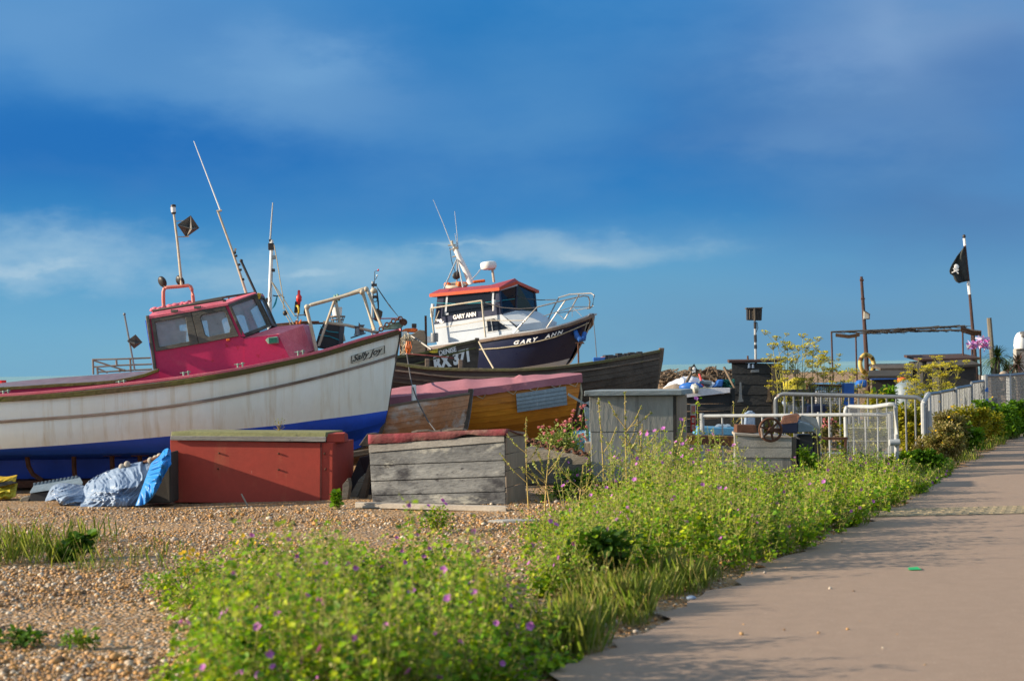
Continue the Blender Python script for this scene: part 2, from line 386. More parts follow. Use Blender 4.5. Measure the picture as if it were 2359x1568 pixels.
M['cloth_black'] = mat('black_flag_cloth', (0.022, 0.025, 0.028), (0.05, 0.055, 0.05), 5, rough=0.9)
M['net_teal'] = mat('teal_net', (0.02, 0.20, 0.19), (0.01, 0.12, 0.12), 14, rough=0.9, bump=0.8)
M['drift'] = mat('driftwood', (0.17, 0.125, 0.085), (0.10, 0.07, 0.05), 5, rough=0.9, bump=0.3, island=0.45)
M['post'] = mat('weathered_post', (0.19, 0.17, 0.135), (0.13, 0.115, 0.09), 8, WZ, 0.9, 0.3)
M['tray_blue'] = mat('pale_blue_tray', (0.10, 0.31, 0.52), (0.08, 0.24, 0.42), 5, rough=0.6)
M['gold'] = mat('straw_rope', (0.40, 0.27, 0.08), (0.3, 0.19, 0.06), 25, rough=0.9)
M['skirt'] = mat('dark_board', (0.03, 0.028, 0.026), (0.05, 0.045, 0.04), 6, rough=0.9)
M['text_white'] = mat('white_lettering', (0.88, 0.88, 0.88), (0.80, 0.80, 0.80), 20, rough=0.5)
M['text_black'] = mat('black_lettering', (0.02, 0.02, 0.025), (0.03, 0.03, 0.03), 20, rough=0.5)
M['plate'] = mat('cream_name_board', (0.62, 0.60, 0.52), (0.50, 0.48, 0.40), 9, rough=0.5)

def text(name, s, o, dx, up, size, m, parent, shear=0.0, off=0.0, extr=0.004, width=None, label=None):
    cu = bpy.data.curves.new(name, 'FONT'); cu.body = s; cu.size = 1.0; cu.shear = shear; cu.offset = off; cu.resolution_u = 3
    to = bpy.data.objects.new(name, cu); COL.objects.link(to)
    dg = bpy.context.evaluated_depsgraph_get(); dg.update()
    me = bpy.data.meshes.new_from_object(to.evaluated_get(dg))
    COL.objects.unlink(to); bpy.data.objects.remove(to)
    xs = [v.co.x for v in me.vertices]; w = max(xs) - min(xs); x0 = min(xs)
    dx = V(dx); up = V(up).normalized()
    dxn = dx.normalized(); sx = (width / w) if width else size
    n = dxn.cross(up).normalized()
    mb = MB()
    vs = [V(o) + dxn * ((v.co.x - x0) * sx) + up * (v.co.y * size) for v in me.vertices]
    fs = [tuple(p.vertices) for p in me.polygons]
    mb.add([q + n * extr for q in vs], fs)
    bpy.data.meshes.remove(me)
    # give the letters a little thickness
    ob = build(name, mb, m, parent, recalc=False, label=label)
    sm = ob.modifiers.new('thick', 'SOLIDIFY'); sm.thickness = extr * 0.8; sm.offset = -1
    return ob

def lerp_line(pts, n):
    """resample a traced line of tuples to n points, Catmull-Rom through the control points"""
    a = np.array(pts, float); k = len(a)
    t = np.concatenate([[0], np.cumsum(np.hypot(np.diff(a[:, 0]), np.diff(a[:, 1])))]); t /= t[-1]
    s = np.linspace(0, 1, n); out = np.zeros((n, a.shape[1]))
    mm = np.zeros_like(a)
    for i in range(k):
        i0, i1 = max(i - 1, 0), min(i + 1, k - 1)
        mm[i] = (a[i1] - a[i0]) / (t[i1] - t[i0])
    for q, u in enumerate(s):
        i = min(max(np.searchsorted(t, u, 'right') - 1, 0), k - 2)
        h = t[i + 1] - t[i]; z = (u - t[i]) / h
        out[q] = ((2*z**3-3*z**2+1)*a[i] + (z**3-2*z**2+z)*h*mm[i] + (-2*z**3+3*z**2)*a[i+1] + (z**3-z**2)*h*mm[i+1])
    return out

class Hull:
    """near-side lines traced as (x, y, halfbeam); dc(x) = depth of the centre plane; away = unit vector across the boat"""
    def __init__(s, dc, away=(0, 1, 0), n=40):
        s.dc = dc if callable(dc) else (lambda x, d=dc: d); s.away = V(away); s.n = n
    def line(s, pts, out=0.0):
        a = lerp_line(pts, s.n)
        near = []; far = []
        for x, y, b in a:
            d = s.dc(x) - b * s.away.y
            p = P(x, y, d)
            near.append(p - s.away * out); far.append(p + s.away * (2 * b + out))
        return near, far
    def between(s, A, B, rows, bulge=0.0):
        res = []
        for k in range(rows + 1):
            t = k / rows
            n = [a.lerp(b, t) - s.away * (bulge * 4 * t * (1 - t)) for a, b in zip(A[0], B[0])]
            f = [a.lerp(b, t) + s.away * (bulge * 4 * t * (1 - t)) for a, b in zip(A[1], B[1])]
            res.append((n, f))
        return res
    def skin(s, mb, A, B, rows=3, bulge=0.0, far=True):
        r = s.between(A, B, rows, bulge)
        mb.grid([q[0] for q in r])
        if far: mb.grid([q[1] for q in r])
        return mb
    def clinker(s, mb, A, B, strakes, lap=0.014, bulge=0.0, far=True):
        r = s.between(A, B, strakes, bulge)
        for k in range(strakes):
            for side, sg in ((0, -1), (1, 1)):
                if side and not far: continue
                top = r[k][side]; bot = [p + s.away * (sg * lap) for p in r[k + 1][side]]
                und = [p + s.away * (-sg * lap * 0.3) for p in r[k + 1][side]]
                mb.grid([top, bot, und])
        return mb
    def deck(s, mb, A, dz=0.0):
        mb.grid([[p + V((0, 0, dz)) for p in A[0]], [p + V((0, 0, dz)) for p in A[1]]])
        return mb
    def rail(s, mb, A, w, h, dz=0.0, far=True, inset=0.0):
        for side, sg in ((0, -1), (1, 1)):
            if side and not far: continue
            o = s.away * sg
            mb.sweep(A[side], [o * (-inset) + V((0,0,dz-h/2)), o * w + V((0,0,dz-h/2)), o * w + V((0,0,dz+h/2)), o * (-inset) + V((0,0,dz+h/2))])
        return mb
    def stem(s, mb, pts, w=0.05):
        """a stem post swept down the centre plane; pts = (x, y, width px)"""
        L = []
        for x, y, wp in pts:
            d = s.dc(x)
            a = P(x - wp, y, d); b = P(x, y, d)
            L.append((a - s.away * w, a + s.away * w, b + s.away * w, b - s.away * w))
        o = len(mb.v)
        for q in L: mb.v += [V(p) for p in q]
        for i in range(len(L) - 1):
            for k in range(4):
                j = (k + 1) % 4
                mb.f.append((o+i*4+k, o+i*4+j, o+(i+1)*4+j, o+(i+1)*4+k))
        mb.f.append((o, o+1, o+2, o+3)); e = o + (len(L)-1)*4; mb.f.append((e+3, e+2, e+1, e))
        return mb
def transom(mb, *lines):
    pts = [l[0][0] for l in lines] + [l[1][0] for l in reversed(lines)]
    return mb.poly(pts)
def chain(mb, pts, r, link):
    """alternating small tori along a polyline"""
    pts = [V(p) for p in pts]
    L = [0]
    for a, b in zip(pts, pts[1:]): L.append(L[-1] + (b - a).length)
    n = max(2, int(L[-1] / link))
    for i in range(n):
        s = L[-1] * i / n
        k = max(j for j in range(len(L) - 1) if L[j] <= s + 1e-9)
        p = pts[k].lerp(pts[k+1], (s - L[k]) / max(1e-6, L[k+1] - L[k])); t = (pts[k+1] - pts[k]).normalized()
        nn = t.cross(V((0, 0, 1))).normalized() if i % 2 else t.cross(V((0.2, 1, 0.3))).normalized()
        mb.torus(p, nn, link * 0.55, r, 10, 5)
    return mb
# ------------------------------------------------------------------ camera
cam = bpy.data.cameras.new('camera'); co = bpy.data.objects.new('camera', cam); COL.objects.link(co)
cam.sensor_width = 36; cam.lens = 36 * F / 2359; cam.clip_end = 20000; cam.clip_start = 0.1
mw = Matrix((RT, UP, -_f)).transposed().to_4x4(); mw.translation = EYE
co.matrix_world = mw
cam.dof.use_dof = True; cam.dof.focus_distance = 23.5; cam.dof.aperture_fstop = 2.7
SC.camera = co
SC.render.resolution_x = 1024; SC.render.resolution_y = 680

# ------------------------------------------------------------------ sun and sky
SUN_EL = math.radians(19); sx, sy = -math.cos(math.radians(5.5)), -math.sin(math.radians(5.5))
tosun = V((sx * math.cos(SUN_EL), sy * math.cos(SUN_EL), math.sin(SUN_EL)))
sl = bpy.data.lights.new('sun', 'SUN'); sl.energy = 4.8; sl.angle = math.radians(0.55); sl.color = (1.0, 0.84, 0.62)
so = bpy.data.objects.new('sun', sl); COL.objects.link(so)
so.rotation_euler = tosun.to_track_quat('Z', 'Y').to_euler()
EXPO = 1.0
w = bpy.data.worlds.new('World'); SC.world = w; w.use_nodes = True
nt = w.node_tree; N = nt.nodes; L = nt.links
bg = N['Background']; bg.inputs['Strength'].default_value = 0.1
sky = N.new('ShaderNodeTexSky'); sky.sky_type = 'NISHITA'; sky.sun_disc = False
sky.sun_elevation = SUN_EL; sky.sun_rotation = math.atan2(sx, sy)
tc = N.new('ShaderNodeTexCoord')
sep = N.new('ShaderNodeSeparateXYZ'); L.new(tc.outputs['Generated'], sep.inputs[0])
def math_(op, a, b=None, c=None, clamp=False):
    n = N.new('ShaderNodeMath'); n.operation = op; n.use_clamp = clamp
    for i, q in enumerate((a, b, c)):
        if q is None: continue
        if isinstance(q, (int, float)): n.inputs[i].default_value = q
        else: L.new(q, n.inputs[i])
    return n.outputs[0]
def lin(r, g, b):
    f = lambda c: (c / 12.92 if c <= 0.04045 else ((c + 0.055) / 1.055) ** 2.4)
    k = 10.0 / 2 ** EXPO
    return (f(r/255)*k, f(g/255)*k, f(b/255)*k, 1)
# warp the direction with noise so that bands and patches get cloud-like edges
mp = N.new('ShaderNodeMapping'); mp.inputs['Scale'].default_value = (1, 1, 2.4); L.new(tc.outputs['Generated'], mp.inputs[0])
nz = N.new('ShaderNodeTexNoise'); nz.inputs['Scale'].default_value = 9; nz.inputs['Detail'].default_value = 9; nz.inputs['Roughness'].default_value = 0.56; L.new(mp.outputs[0], nz.inputs[0])
nb = N.new('ShaderNodeTexNoise'); nb.inputs['Scale'].default_value = 3.6; nb.inputs['Detail'].default_value = 5; nb.inputs['Roughness'].default_value = 0.5; L.new(mp.outputs[0], nb.inputs[0])
wz = math_('ADD', sep.outputs['Z'], math_('MULTIPLY', math_('SUBTRACT', nb.outputs['Fac'], 0.5), 0.07))
wx = math_('ADD', sep.outputs['X'], math_('MULTIPLY', math_('SUBTRACT', nz.outputs['Fac'], 0.5), 0.12))
wz2 = math_('ADD', wz, math_('MULTIPLY', math_('SUBTRACT', nz.outputs['Fac'], 0.5), 0.05))
cr = N.new('ShaderNodeValToRGB'); e = cr.color_ramp.elements
stops = [(0.0, (118, 174, 202)), (0.03, (106, 170, 206)), (0.065, (84, 158, 204)), (0.095, (42, 130, 194)), (0.135, (16, 112, 186)), (0.18, (28, 120, 192)), (0.24, (52, 130, 196)), (0.45, (140, 166, 190)), (1.0, (160, 178, 200))]
while len(e) < len(stops): e.new(0.5)
for i, (p, c) in enumerate(stops): e[i].position = p; e[i].color = lin(*c)
L.new(wz, cr.inputs[0])
col = cr.outputs[0]
def blob(px, py, rx, ry, c, amt, sharp=False):
    """a lit or dark cloud bank centred on a direction"""
    global col
    q = ray(px, py).normalized()
    dx = math_('DIVIDE', math_('SUBTRACT', wx, q.x), rx / F); dz = math_('DIVIDE', math_('SUBTRACT', wz2, q.z), ry / F)
    r2 = math_('ADD', math_('MULTIPLY', dx, dx), math_('MULTIPLY', dz, dz))
    f = math_('POWER', 2.718, math_('MULTIPLY', r2, -1.0))
    if sharp:
        mr = N.new('ShaderNodeMapRange'); mr.interpolation_type = 'SMOOTHSTEP'
        mr.inputs[1].default_value, mr.inputs[2].default_value = (0.44, 0.92) if sharp is True else (0.66, 0.90); g0 = f; L.new(math_('ADD', math_('MULTIPLY', f, 0.40), math_('ADD', math_('MULTIPLY', nz.outputs['Fac'], 0.45), math_('MULTIPLY', n3.outputs['Fac'], 0.38))), mr.inputs[0]); f = math_('MULTIPLY', mr.outputs[0], math_('MULTIPLY', g0, 3.0, clamp=True))
    # only in front of the camera (the clouds are a place in the sky)
    f = math_('MULTIPLY', f, math_('GREATER_THAN', sep.outputs['Y'], 0.0))
    f = math_('MULTIPLY', f, amt, clamp=True)
    m = N.new('ShaderNodeMix'); m.data_type = 'RGBA'; L.new(f, m.inputs[0]); L.new(col, m.inputs[6]); m.inputs[7].default_value = lin(*c); col = m.outputs[2]
n3 = N.new('ShaderNodeTexNoise'); n3.inputs['Scale'].default_value = 34; n3.inputs['Detail'].default_value = 7; n3.inputs['Roughness'].default_value = 0.6; L.new(mp.outputs[0], n3.inputs[0])
blob(60, 60, 420, 150, (100, 154, 206), 0.8)
blob(640, 170, 260, 130, (104, 156, 206), 0.9)
blob(820, 215, 200, 60, (110, 158, 206), 0.7)
blob(260, 350, 520, 90, (10, 106, 184), 0.9)
blob(1150, 110, 420, 170, (22, 116, 186), 0.8)
blob(1340, 420, 700, 60, (30, 120, 190), 0.6)
blob(2130, 70, 360, 200, (112, 148, 194), 0.95)
blob(1990, 250, 230, 90, (98, 140, 188), 0.7)
blob(1890, 130, 130, 60, (128, 164, 208), 0.6)
blob(2060, 90, 90, 110, (132, 166, 208), 0.55)
blob(2250, 190, 130, 90, (66, 116, 176), 0.55)
blob(1840, 310, 150, 36, (108, 152, 200), 0.55)
blob(2150, 330, 120, 60, (100, 142, 190), 0.5)
blob(600, 90, 70, 60, (120, 168, 214), 0.45)
blob(720, 150, 110, 36, (124, 172, 216), 0.5)
blob(1700, 230, 260, 160, (52, 112, 176), 0.6)
blob(1250, 230, 200, 110, (78, 138, 194), 0.4)
blob(400, 60, 200, 120, (70, 132, 194), 0.6)
blob(2250, 480, 420, 160, (74, 122, 176), 0.85)
blob(110, 600, 300, 80, (160, 196, 220), 0.85, True)
blob(740, 625, 330, 60, (152, 190, 214), 0.75, True)
blob(60, 610, 190, 34, (178, 206, 224), 0.9, 2)
blob(720, 625, 150, 22, (170, 202, 222), 0.8, 2)
blob(1400, 572, 130, 18, (180, 206, 220), 0.85, 2)
blob(1080, 560, 150, 16, (150, 190, 214), 0.7, 2)
blob(1330, 570, 330, 46, (162, 194, 214), 0.8, True)
blob(1900, 760, 700, 120, (96, 146, 184), 0.8)
# thin veil over everything: fine streaks
m1 = N.new('ShaderNodeMapRange'); m1.inputs[1].default_value = 0.46; m1.inputs[2].default_value = 0.66; L.new(math_('ADD', math_('MULTIPLY', nb.outputs['Fac'], 0.7), math_('MULTIPLY', nz.outputs['Fac'], 0.3)), m1.inputs[0])
m = N.new('ShaderNodeMix'); m.data_type = 'RGBA'; L.new(math_('MULTIPLY', m1.outputs[0], 0.34), m.inputs[0]); L.new(col, m.inputs[6]); m.inputs[7].default_value = lin(100, 156, 204); col = m.outputs[2]
# unseen bright sky overhead and behind the camera, added as fill light
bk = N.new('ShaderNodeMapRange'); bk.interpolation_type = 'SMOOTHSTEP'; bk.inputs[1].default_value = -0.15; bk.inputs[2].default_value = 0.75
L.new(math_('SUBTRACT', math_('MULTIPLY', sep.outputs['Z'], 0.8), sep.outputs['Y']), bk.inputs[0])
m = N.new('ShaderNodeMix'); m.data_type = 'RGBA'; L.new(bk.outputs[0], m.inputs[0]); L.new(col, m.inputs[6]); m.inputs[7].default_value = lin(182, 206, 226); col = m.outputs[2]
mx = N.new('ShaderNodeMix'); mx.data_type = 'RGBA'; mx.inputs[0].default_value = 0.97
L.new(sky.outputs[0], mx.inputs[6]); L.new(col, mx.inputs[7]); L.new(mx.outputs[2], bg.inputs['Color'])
SC.view_settings.view_transform = 'Standard'; SC.view_settings.look = 'None'; SC.view_settings.exposure = EXPO; SC.view_settings.gamma = 1

# ------------------------------------------------------------------ shingle, sea, path
def shingle_mat():
    m = bpy.data.materials.new('flint_shingle'); m.use_nodes = True
    nt = m.node_tree; N = nt.nodes; L = nt.links; b = N['Principled BSDF']; b.inputs['Roughness'].default_value = 0.75
    tc = N.new('ShaderNodeTexCoord')
    nz = N.new('ShaderNodeTexNoise'); nz.inputs['Scale'].default_value = 0.7; nz.inputs['Detail'].default_value = 5; L.new(tc.outputs['Object'], nz.inputs[0])
    h = None; cols = None
    for i, sc in enumerate((29, 50)):
        vo = N.new('ShaderNodeTexVoronoi'); vo.inputs['Scale'].default_value = sc; L.new(tc.outputs['Object'], vo.inputs['Vector'])
        wn = N.new('ShaderNodeTexWhiteNoise'); wn.noise_dimensions = '3D'; L.new(vo.outputs['Position'], wn.inputs['Vector'])
        cr = N.new('ShaderNodeValToRGB'); e = cr.color_ramp.elements
        cs = [(0, (0.09, 0.062, 0.048)), (0.16, (0.21, 0.125, 0.065)), (0.36, (0.40, 0.205, 0.062)), (0.54, (0.32, 0.19, 0.092)), (0.72, (0.46, 0.26, 0.088)), (0.88, (0.27, 0.23, 0.20)), (0.97, (0.52, 0.44, 0.34)), (1.0, (0.68, 0.62, 0.54))]
        while len(e) < len(cs): e.new(0.5)
        for k, (p, c) in enumerate(cs): e[k].position = p; e[k].color = (*c, 1)
        L.new(wn.outputs['Value'], cr.inputs[0])
        dk = N.new('ShaderNodeMapRange'); dk.inputs[1].default_value = 0.0; dk.inputs[2].default_value = 0.9; dk.inputs[3].default_value = 1.0; dk.inputs[4].default_value = 0.0; L.new(vo.outputs['Distance'], dk.inputs[0])
        if cols is None: cols, h = cr.outputs[0], dk.outputs[0]
        else:
            q = N.new('ShaderNodeMix'); q.data_type = 'RGBA'; q.inputs[0].default_value = 0.45; L.new(cols, q.inputs[6]); L.new(cr.outputs[0], q.inputs[7]); cols = q.outputs[2]
            a = N.new('ShaderNodeMath'); a.operation = 'MULTIPLY_ADD'; L.new(dk.outputs[0], a.inputs[0]); a.inputs[1].default_value = 0.5; L.new(h, a.inputs[2]); h = a.outputs[0]
    vm = N.new('ShaderNodeVectorMath'); vm.operation = 'SCALE'; L.new(cols, vm.inputs[0])
    mr = N.new('ShaderNodeMapRange'); mr.inputs[1].default_value = 0.3; mr.inputs[2].default_value = 0.7; mr.inputs[3].default_value = 0.82; mr.inputs[4].default_value = 1.15; L.new(nz.outputs[0], mr.inputs[0]); L.new(mr.outputs[0], vm.inputs['Scale'])
    L.new(vm.outputs[0], b.inputs['Base Color'])
    bp = N.new('ShaderNodeBump'); bp.inputs['Strength'].default_value = 1.0; bp.inputs['Distance'].default_value = 0.03; L.new(h, bp.inputs['Height']); L.new(bp.outputs[0], b.inputs['Normal'])
    return m
M['shingle'] = shingle_mat()
xs = sorted(set([-400, -200, -120, -80, -60] + [x * 1.0 for x in range(-45, 46)] + [60, 80, 120, 200, 400]))
ys = sorted(set([-60, -30, -15] + [y * 1.0 for y in range(-8, 100, 1)] + [130]))
mb = MB(); rows = []
for y in ys:
    rows.append([V((x, y, gz(x, y) + (0.025 * math.sin(x*1.7 + y*0.9) * math.sin(y*1.3 - x*0.4) if x < path_x(max(y, 0)) - 0.6 else -0.012))) for x in xs])
mb.grid(rows)
tag(build('ground', mb, M['shingle'], shade=True, auto=3.0), kind='structure')
def sea_mat():
    m = bpy.data.materials.new('sea_water'); m.use_nodes = True
    nt = m.node_tree; N = nt.nodes; L = nt.links; b = N['Principled BSDF']; b.inputs['Roughness'].default_value = 0.35
    tc = N.new('ShaderNodeTexCoord'); mp = N.new('ShaderNodeMapping'); mp.inputs['Scale'].default_value = (0.02, 0.006, 1); L.new(tc.outputs['Object'], mp.inputs[0])
    nz = N.new('ShaderNodeTexNoise'); nz.inputs['Scale'].default_value = 1; nz.inputs['Detail'].default_value = 6; L.new(mp.outputs[0], nz.inputs[0])
    cr = N.new('ShaderNodeValToRGB'); e = cr.color_ramp.elements; e[0].position = 0.3; e[0].color = (0.16, 0.32, 0.32, 1); e[1].position = 0.68; e[1].color = (0.30, 0.46, 0.42, 1)
    L.new(nz.outputs[0], cr.inputs[0])
    mp2 = N.new('ShaderNodeMapping'); mp2.inputs['Scale'].default_value = (0.05, 0.006, 1); L.new(tc.outputs['Object'], mp2.inputs[0])
    n2 = N.new('ShaderNodeTexNoise'); n2.inputs['Scale'].default_value = 4; n2.inputs['Detail'].default_value = 5; L.new(mp2.outputs[0], n2.inputs[0])
    mr = N.new('ShaderNodeMapRange'); mr.inputs[1].default_value = 0.68; mr.inputs[2].default_value = 0.74; L.new(n2.outputs[0], mr.inputs[0])
    q = N.new('ShaderNodeMix'); q.data_type = 'RGBA'; L.new(mr.outputs[0], q.inputs[0]); L.new(cr.outputs[0], q.inputs[6]); q.inputs[7].default_value = (0.75, 0.8, 0.8, 1)
    L.new(q.outputs[2], b.inputs['Base Color'])
    bp = N.new('ShaderNodeBump'); bp.inputs['Strength'].default_value = 0.5; bp.inputs['Distance'].default_value = 0.4; n3 = N.new('ShaderNodeTexNoise'); n3.inputs['Scale'].default_value = 0.6; n3.inputs['Detail'].default_value = 6; L.new(tc.outputs['Object'], n3.inputs[0]); L.new(n3.outputs[0], bp.inputs['Height']); L.new(bp.outputs[0], b.inputs['Normal'])
    return m
mb = MB(); mb.grid([[V((x, y, -2.4)) for x in (-9000, -3000, -800, 0, 800, 3000, 9000)] for y in (82, 300, 1000, 4000, 12000)])
tag(build('sea', mb, sea_mat()), kind='structure')
M['path'] = mat('pinkish_path_surface', (0.300, 0.214, 0.160), (0.288, 0.206, 0.156), 0.7, rough=0.92, bump=0.35, bscale=170, fine=0.05, spot=[((0.22, 0.16, 0.13), 0.70, 0.95, 0.35), ((0.46, 0.37, 0.30), 0.60, 0.68, 80), ((0.10, 0.075, 0.065), 0.62, 0.70, 90)])
def path_strip(mb, y0, y1, n, a, b, z):
    rows = []
    for i in range(n + 1):
        y = y0 + (y1 - y0) * i / n
        x = path_x(y) if y >= 0 else -3.3 + y * 0.45
        row = []
        for k in range(7):
            t = k / 6; xx = x + a + (b - a) * t
            if k == 0: xx += 0.10 * math.sin(y * 2.1) * math.sin(y * 5.3 + 1) + 0.05 * math.sin(y * 13)
            row.append(V((xx, y, gz(xx, y) + z)))
        rows.append(row)
    return mb.grid(rows)
mb = MB(); path_strip(mb, -12, 84, 400, 0, 5.2, 0.018)
tag(build('path', mb, M['path']), kind='structure')
# strip of bumpy tactile paving across the path
mb = MB(); a, b, c, d = G(1770, 1195, .024), G(2420, 1180, .024), G(2420, 1162, .024), G(1830, 1177, .024)
M['tactile'] = mat('buff_tactile_paving', (0.30, 0.24, 0.145), (0.25, 0.195, 0.125), 4, rough=0.9, bump=0.2)
mb.poly([a, b, c, d])
for i in range(26):
    for k in range(4):
        p = a.lerp(b, (i + .5) / 26).lerp(d.lerp(c, (i + .5) / 26), (k + .5) / 4)
        mb.lathe(p, (0, 0, 1), [(0.034, 0), (0.024, 0.006)], 6)
tag(build('tactile_paving', mb, M['tactile'], label='buff strip of bumpy tactile paving set across the footpath'), kind='structure', cat='paving')

# ------------------------------------------------------------------ pebbles standing up from the shingle near the camera
def scatter_pebbles():
    ico = bmesh.new(); bmesh.ops.create_icosphere(ico, subdivisions=1, radius=1.0)
    iv = np.array([v.co[:] for v in ico.verts]); it = np.array([[v.index for v in f.verts] for f in ico.faces]); ico.free()
    pts = []
    while len(pts) < 40000:
        y = 6.2 + NR.random() ** 1.5 * 12.6; x = (NR.random() - 0.5) * 2 * 0.36 * y
        if x > path_x(y) - 0.03 and (x > path_x(y) + 0.3 * NR.random() ** 3 or NR.random() < .5): 
            if NR.random() > .012 or x > path_x(y) + 2.2: continue
        if x > path_x(y) - 2.2 and NR.random() < 0.7: continue
        pts.append((x, y))
    n = len(pts); pts = np.array(pts)
    r = 0.0062 + 0.013 * NR.random(n) ** 3.0
    r = np.where(NR.random(n) < .018, r + .008 + .012 * NR.random(n), r)
    sc = np.stack([r * (0.9 + .5*NR.random(n)), r * (0.8 + .4*NR.random(n)), r * (0.55 + .3*NR.random(n))], 1)
    an = NR.random(n) * 6.283
    v = iv[None] * sc[:, None] * (1 + 0.18 * (NR.random((n, len(iv), 1)) - .5))
    c, s = np.cos(an)[:, None], np.sin(an)[:, None]
    vx = v[..., 0]*c - v[..., 1]*s + pts[:, 0:1]; vy = v[..., 0]*s + v[..., 1]*c + pts[:, 1:2]
    gzv = 0.025 * np.sin(pts[:,0]*1.7 + pts[:,1]*0.9) * np.sin(pts[:,1]*1.3 - pts[:,0]*0.4)
    vz = v[..., 2] + r[:, None] * 0.35 + gzv[:, None]
    vv = np.stack([vx, vy, vz], -1).reshape(-1, 3)
    ff = (it[None] + (np.arange(n) * len(iv))[:, None, None]).reshape(-1, 3)
    return vv, ff
def np_mesh(name, v, faces_list, mats, midx=None, smooth=False):
    """faces_list: (k, nverts) int array"""
    me = bpy.data.meshes.new(name); v = np.asarray(v, np.float32); f = np.asarray(faces_list, np.int32)
    me.vertices.add(len(v)); me.vertices.foreach_set('co', v.ravel())
    k, w = f.shape; me.loops.add(k * w); me.loops.foreach_set('vertex_index', f.ravel())
    me.polygons.add(k); me.polygons.foreach_set('loop_start', np.arange(0, k * w, w, dtype=np.int32))
    if midx is not None: me.polygons.foreach_set('material_index', np.asarray(midx, np.int32))
    if smooth: me.polygons.foreach_set('use_smooth', np.ones(k, bool))
    for m in mats: me.materials.append(m)
    me.update(calc_edges=True); me.validate()
    return me
M['pebble'] = leafmat('pebble_colours', [(0.12, 0.08, 0.06), (0.25, 0.145, 0.07), (0.44, 0.222, 0.062), (0.34, 0.20, 0.095), (0.49, 0.27, 0.092), (0.26, 0.225, 0.20), (0.62, 0.53, 0.42), (0.20, 0.135, 0.085), (0.45, 0.27, 0.115)], trans=0.0, rough=0.6)
vv, ff = scatter_pebbles()
o = bpy.data.objects.new('pebbles', np_mesh('pebbles', vv, ff, [M['pebble']], smooth=True)); COL.objects.link(o)
tag(o, 'loose brown and tan flint pebbles lying over the shingle', 'pebbles', kind='stuff')
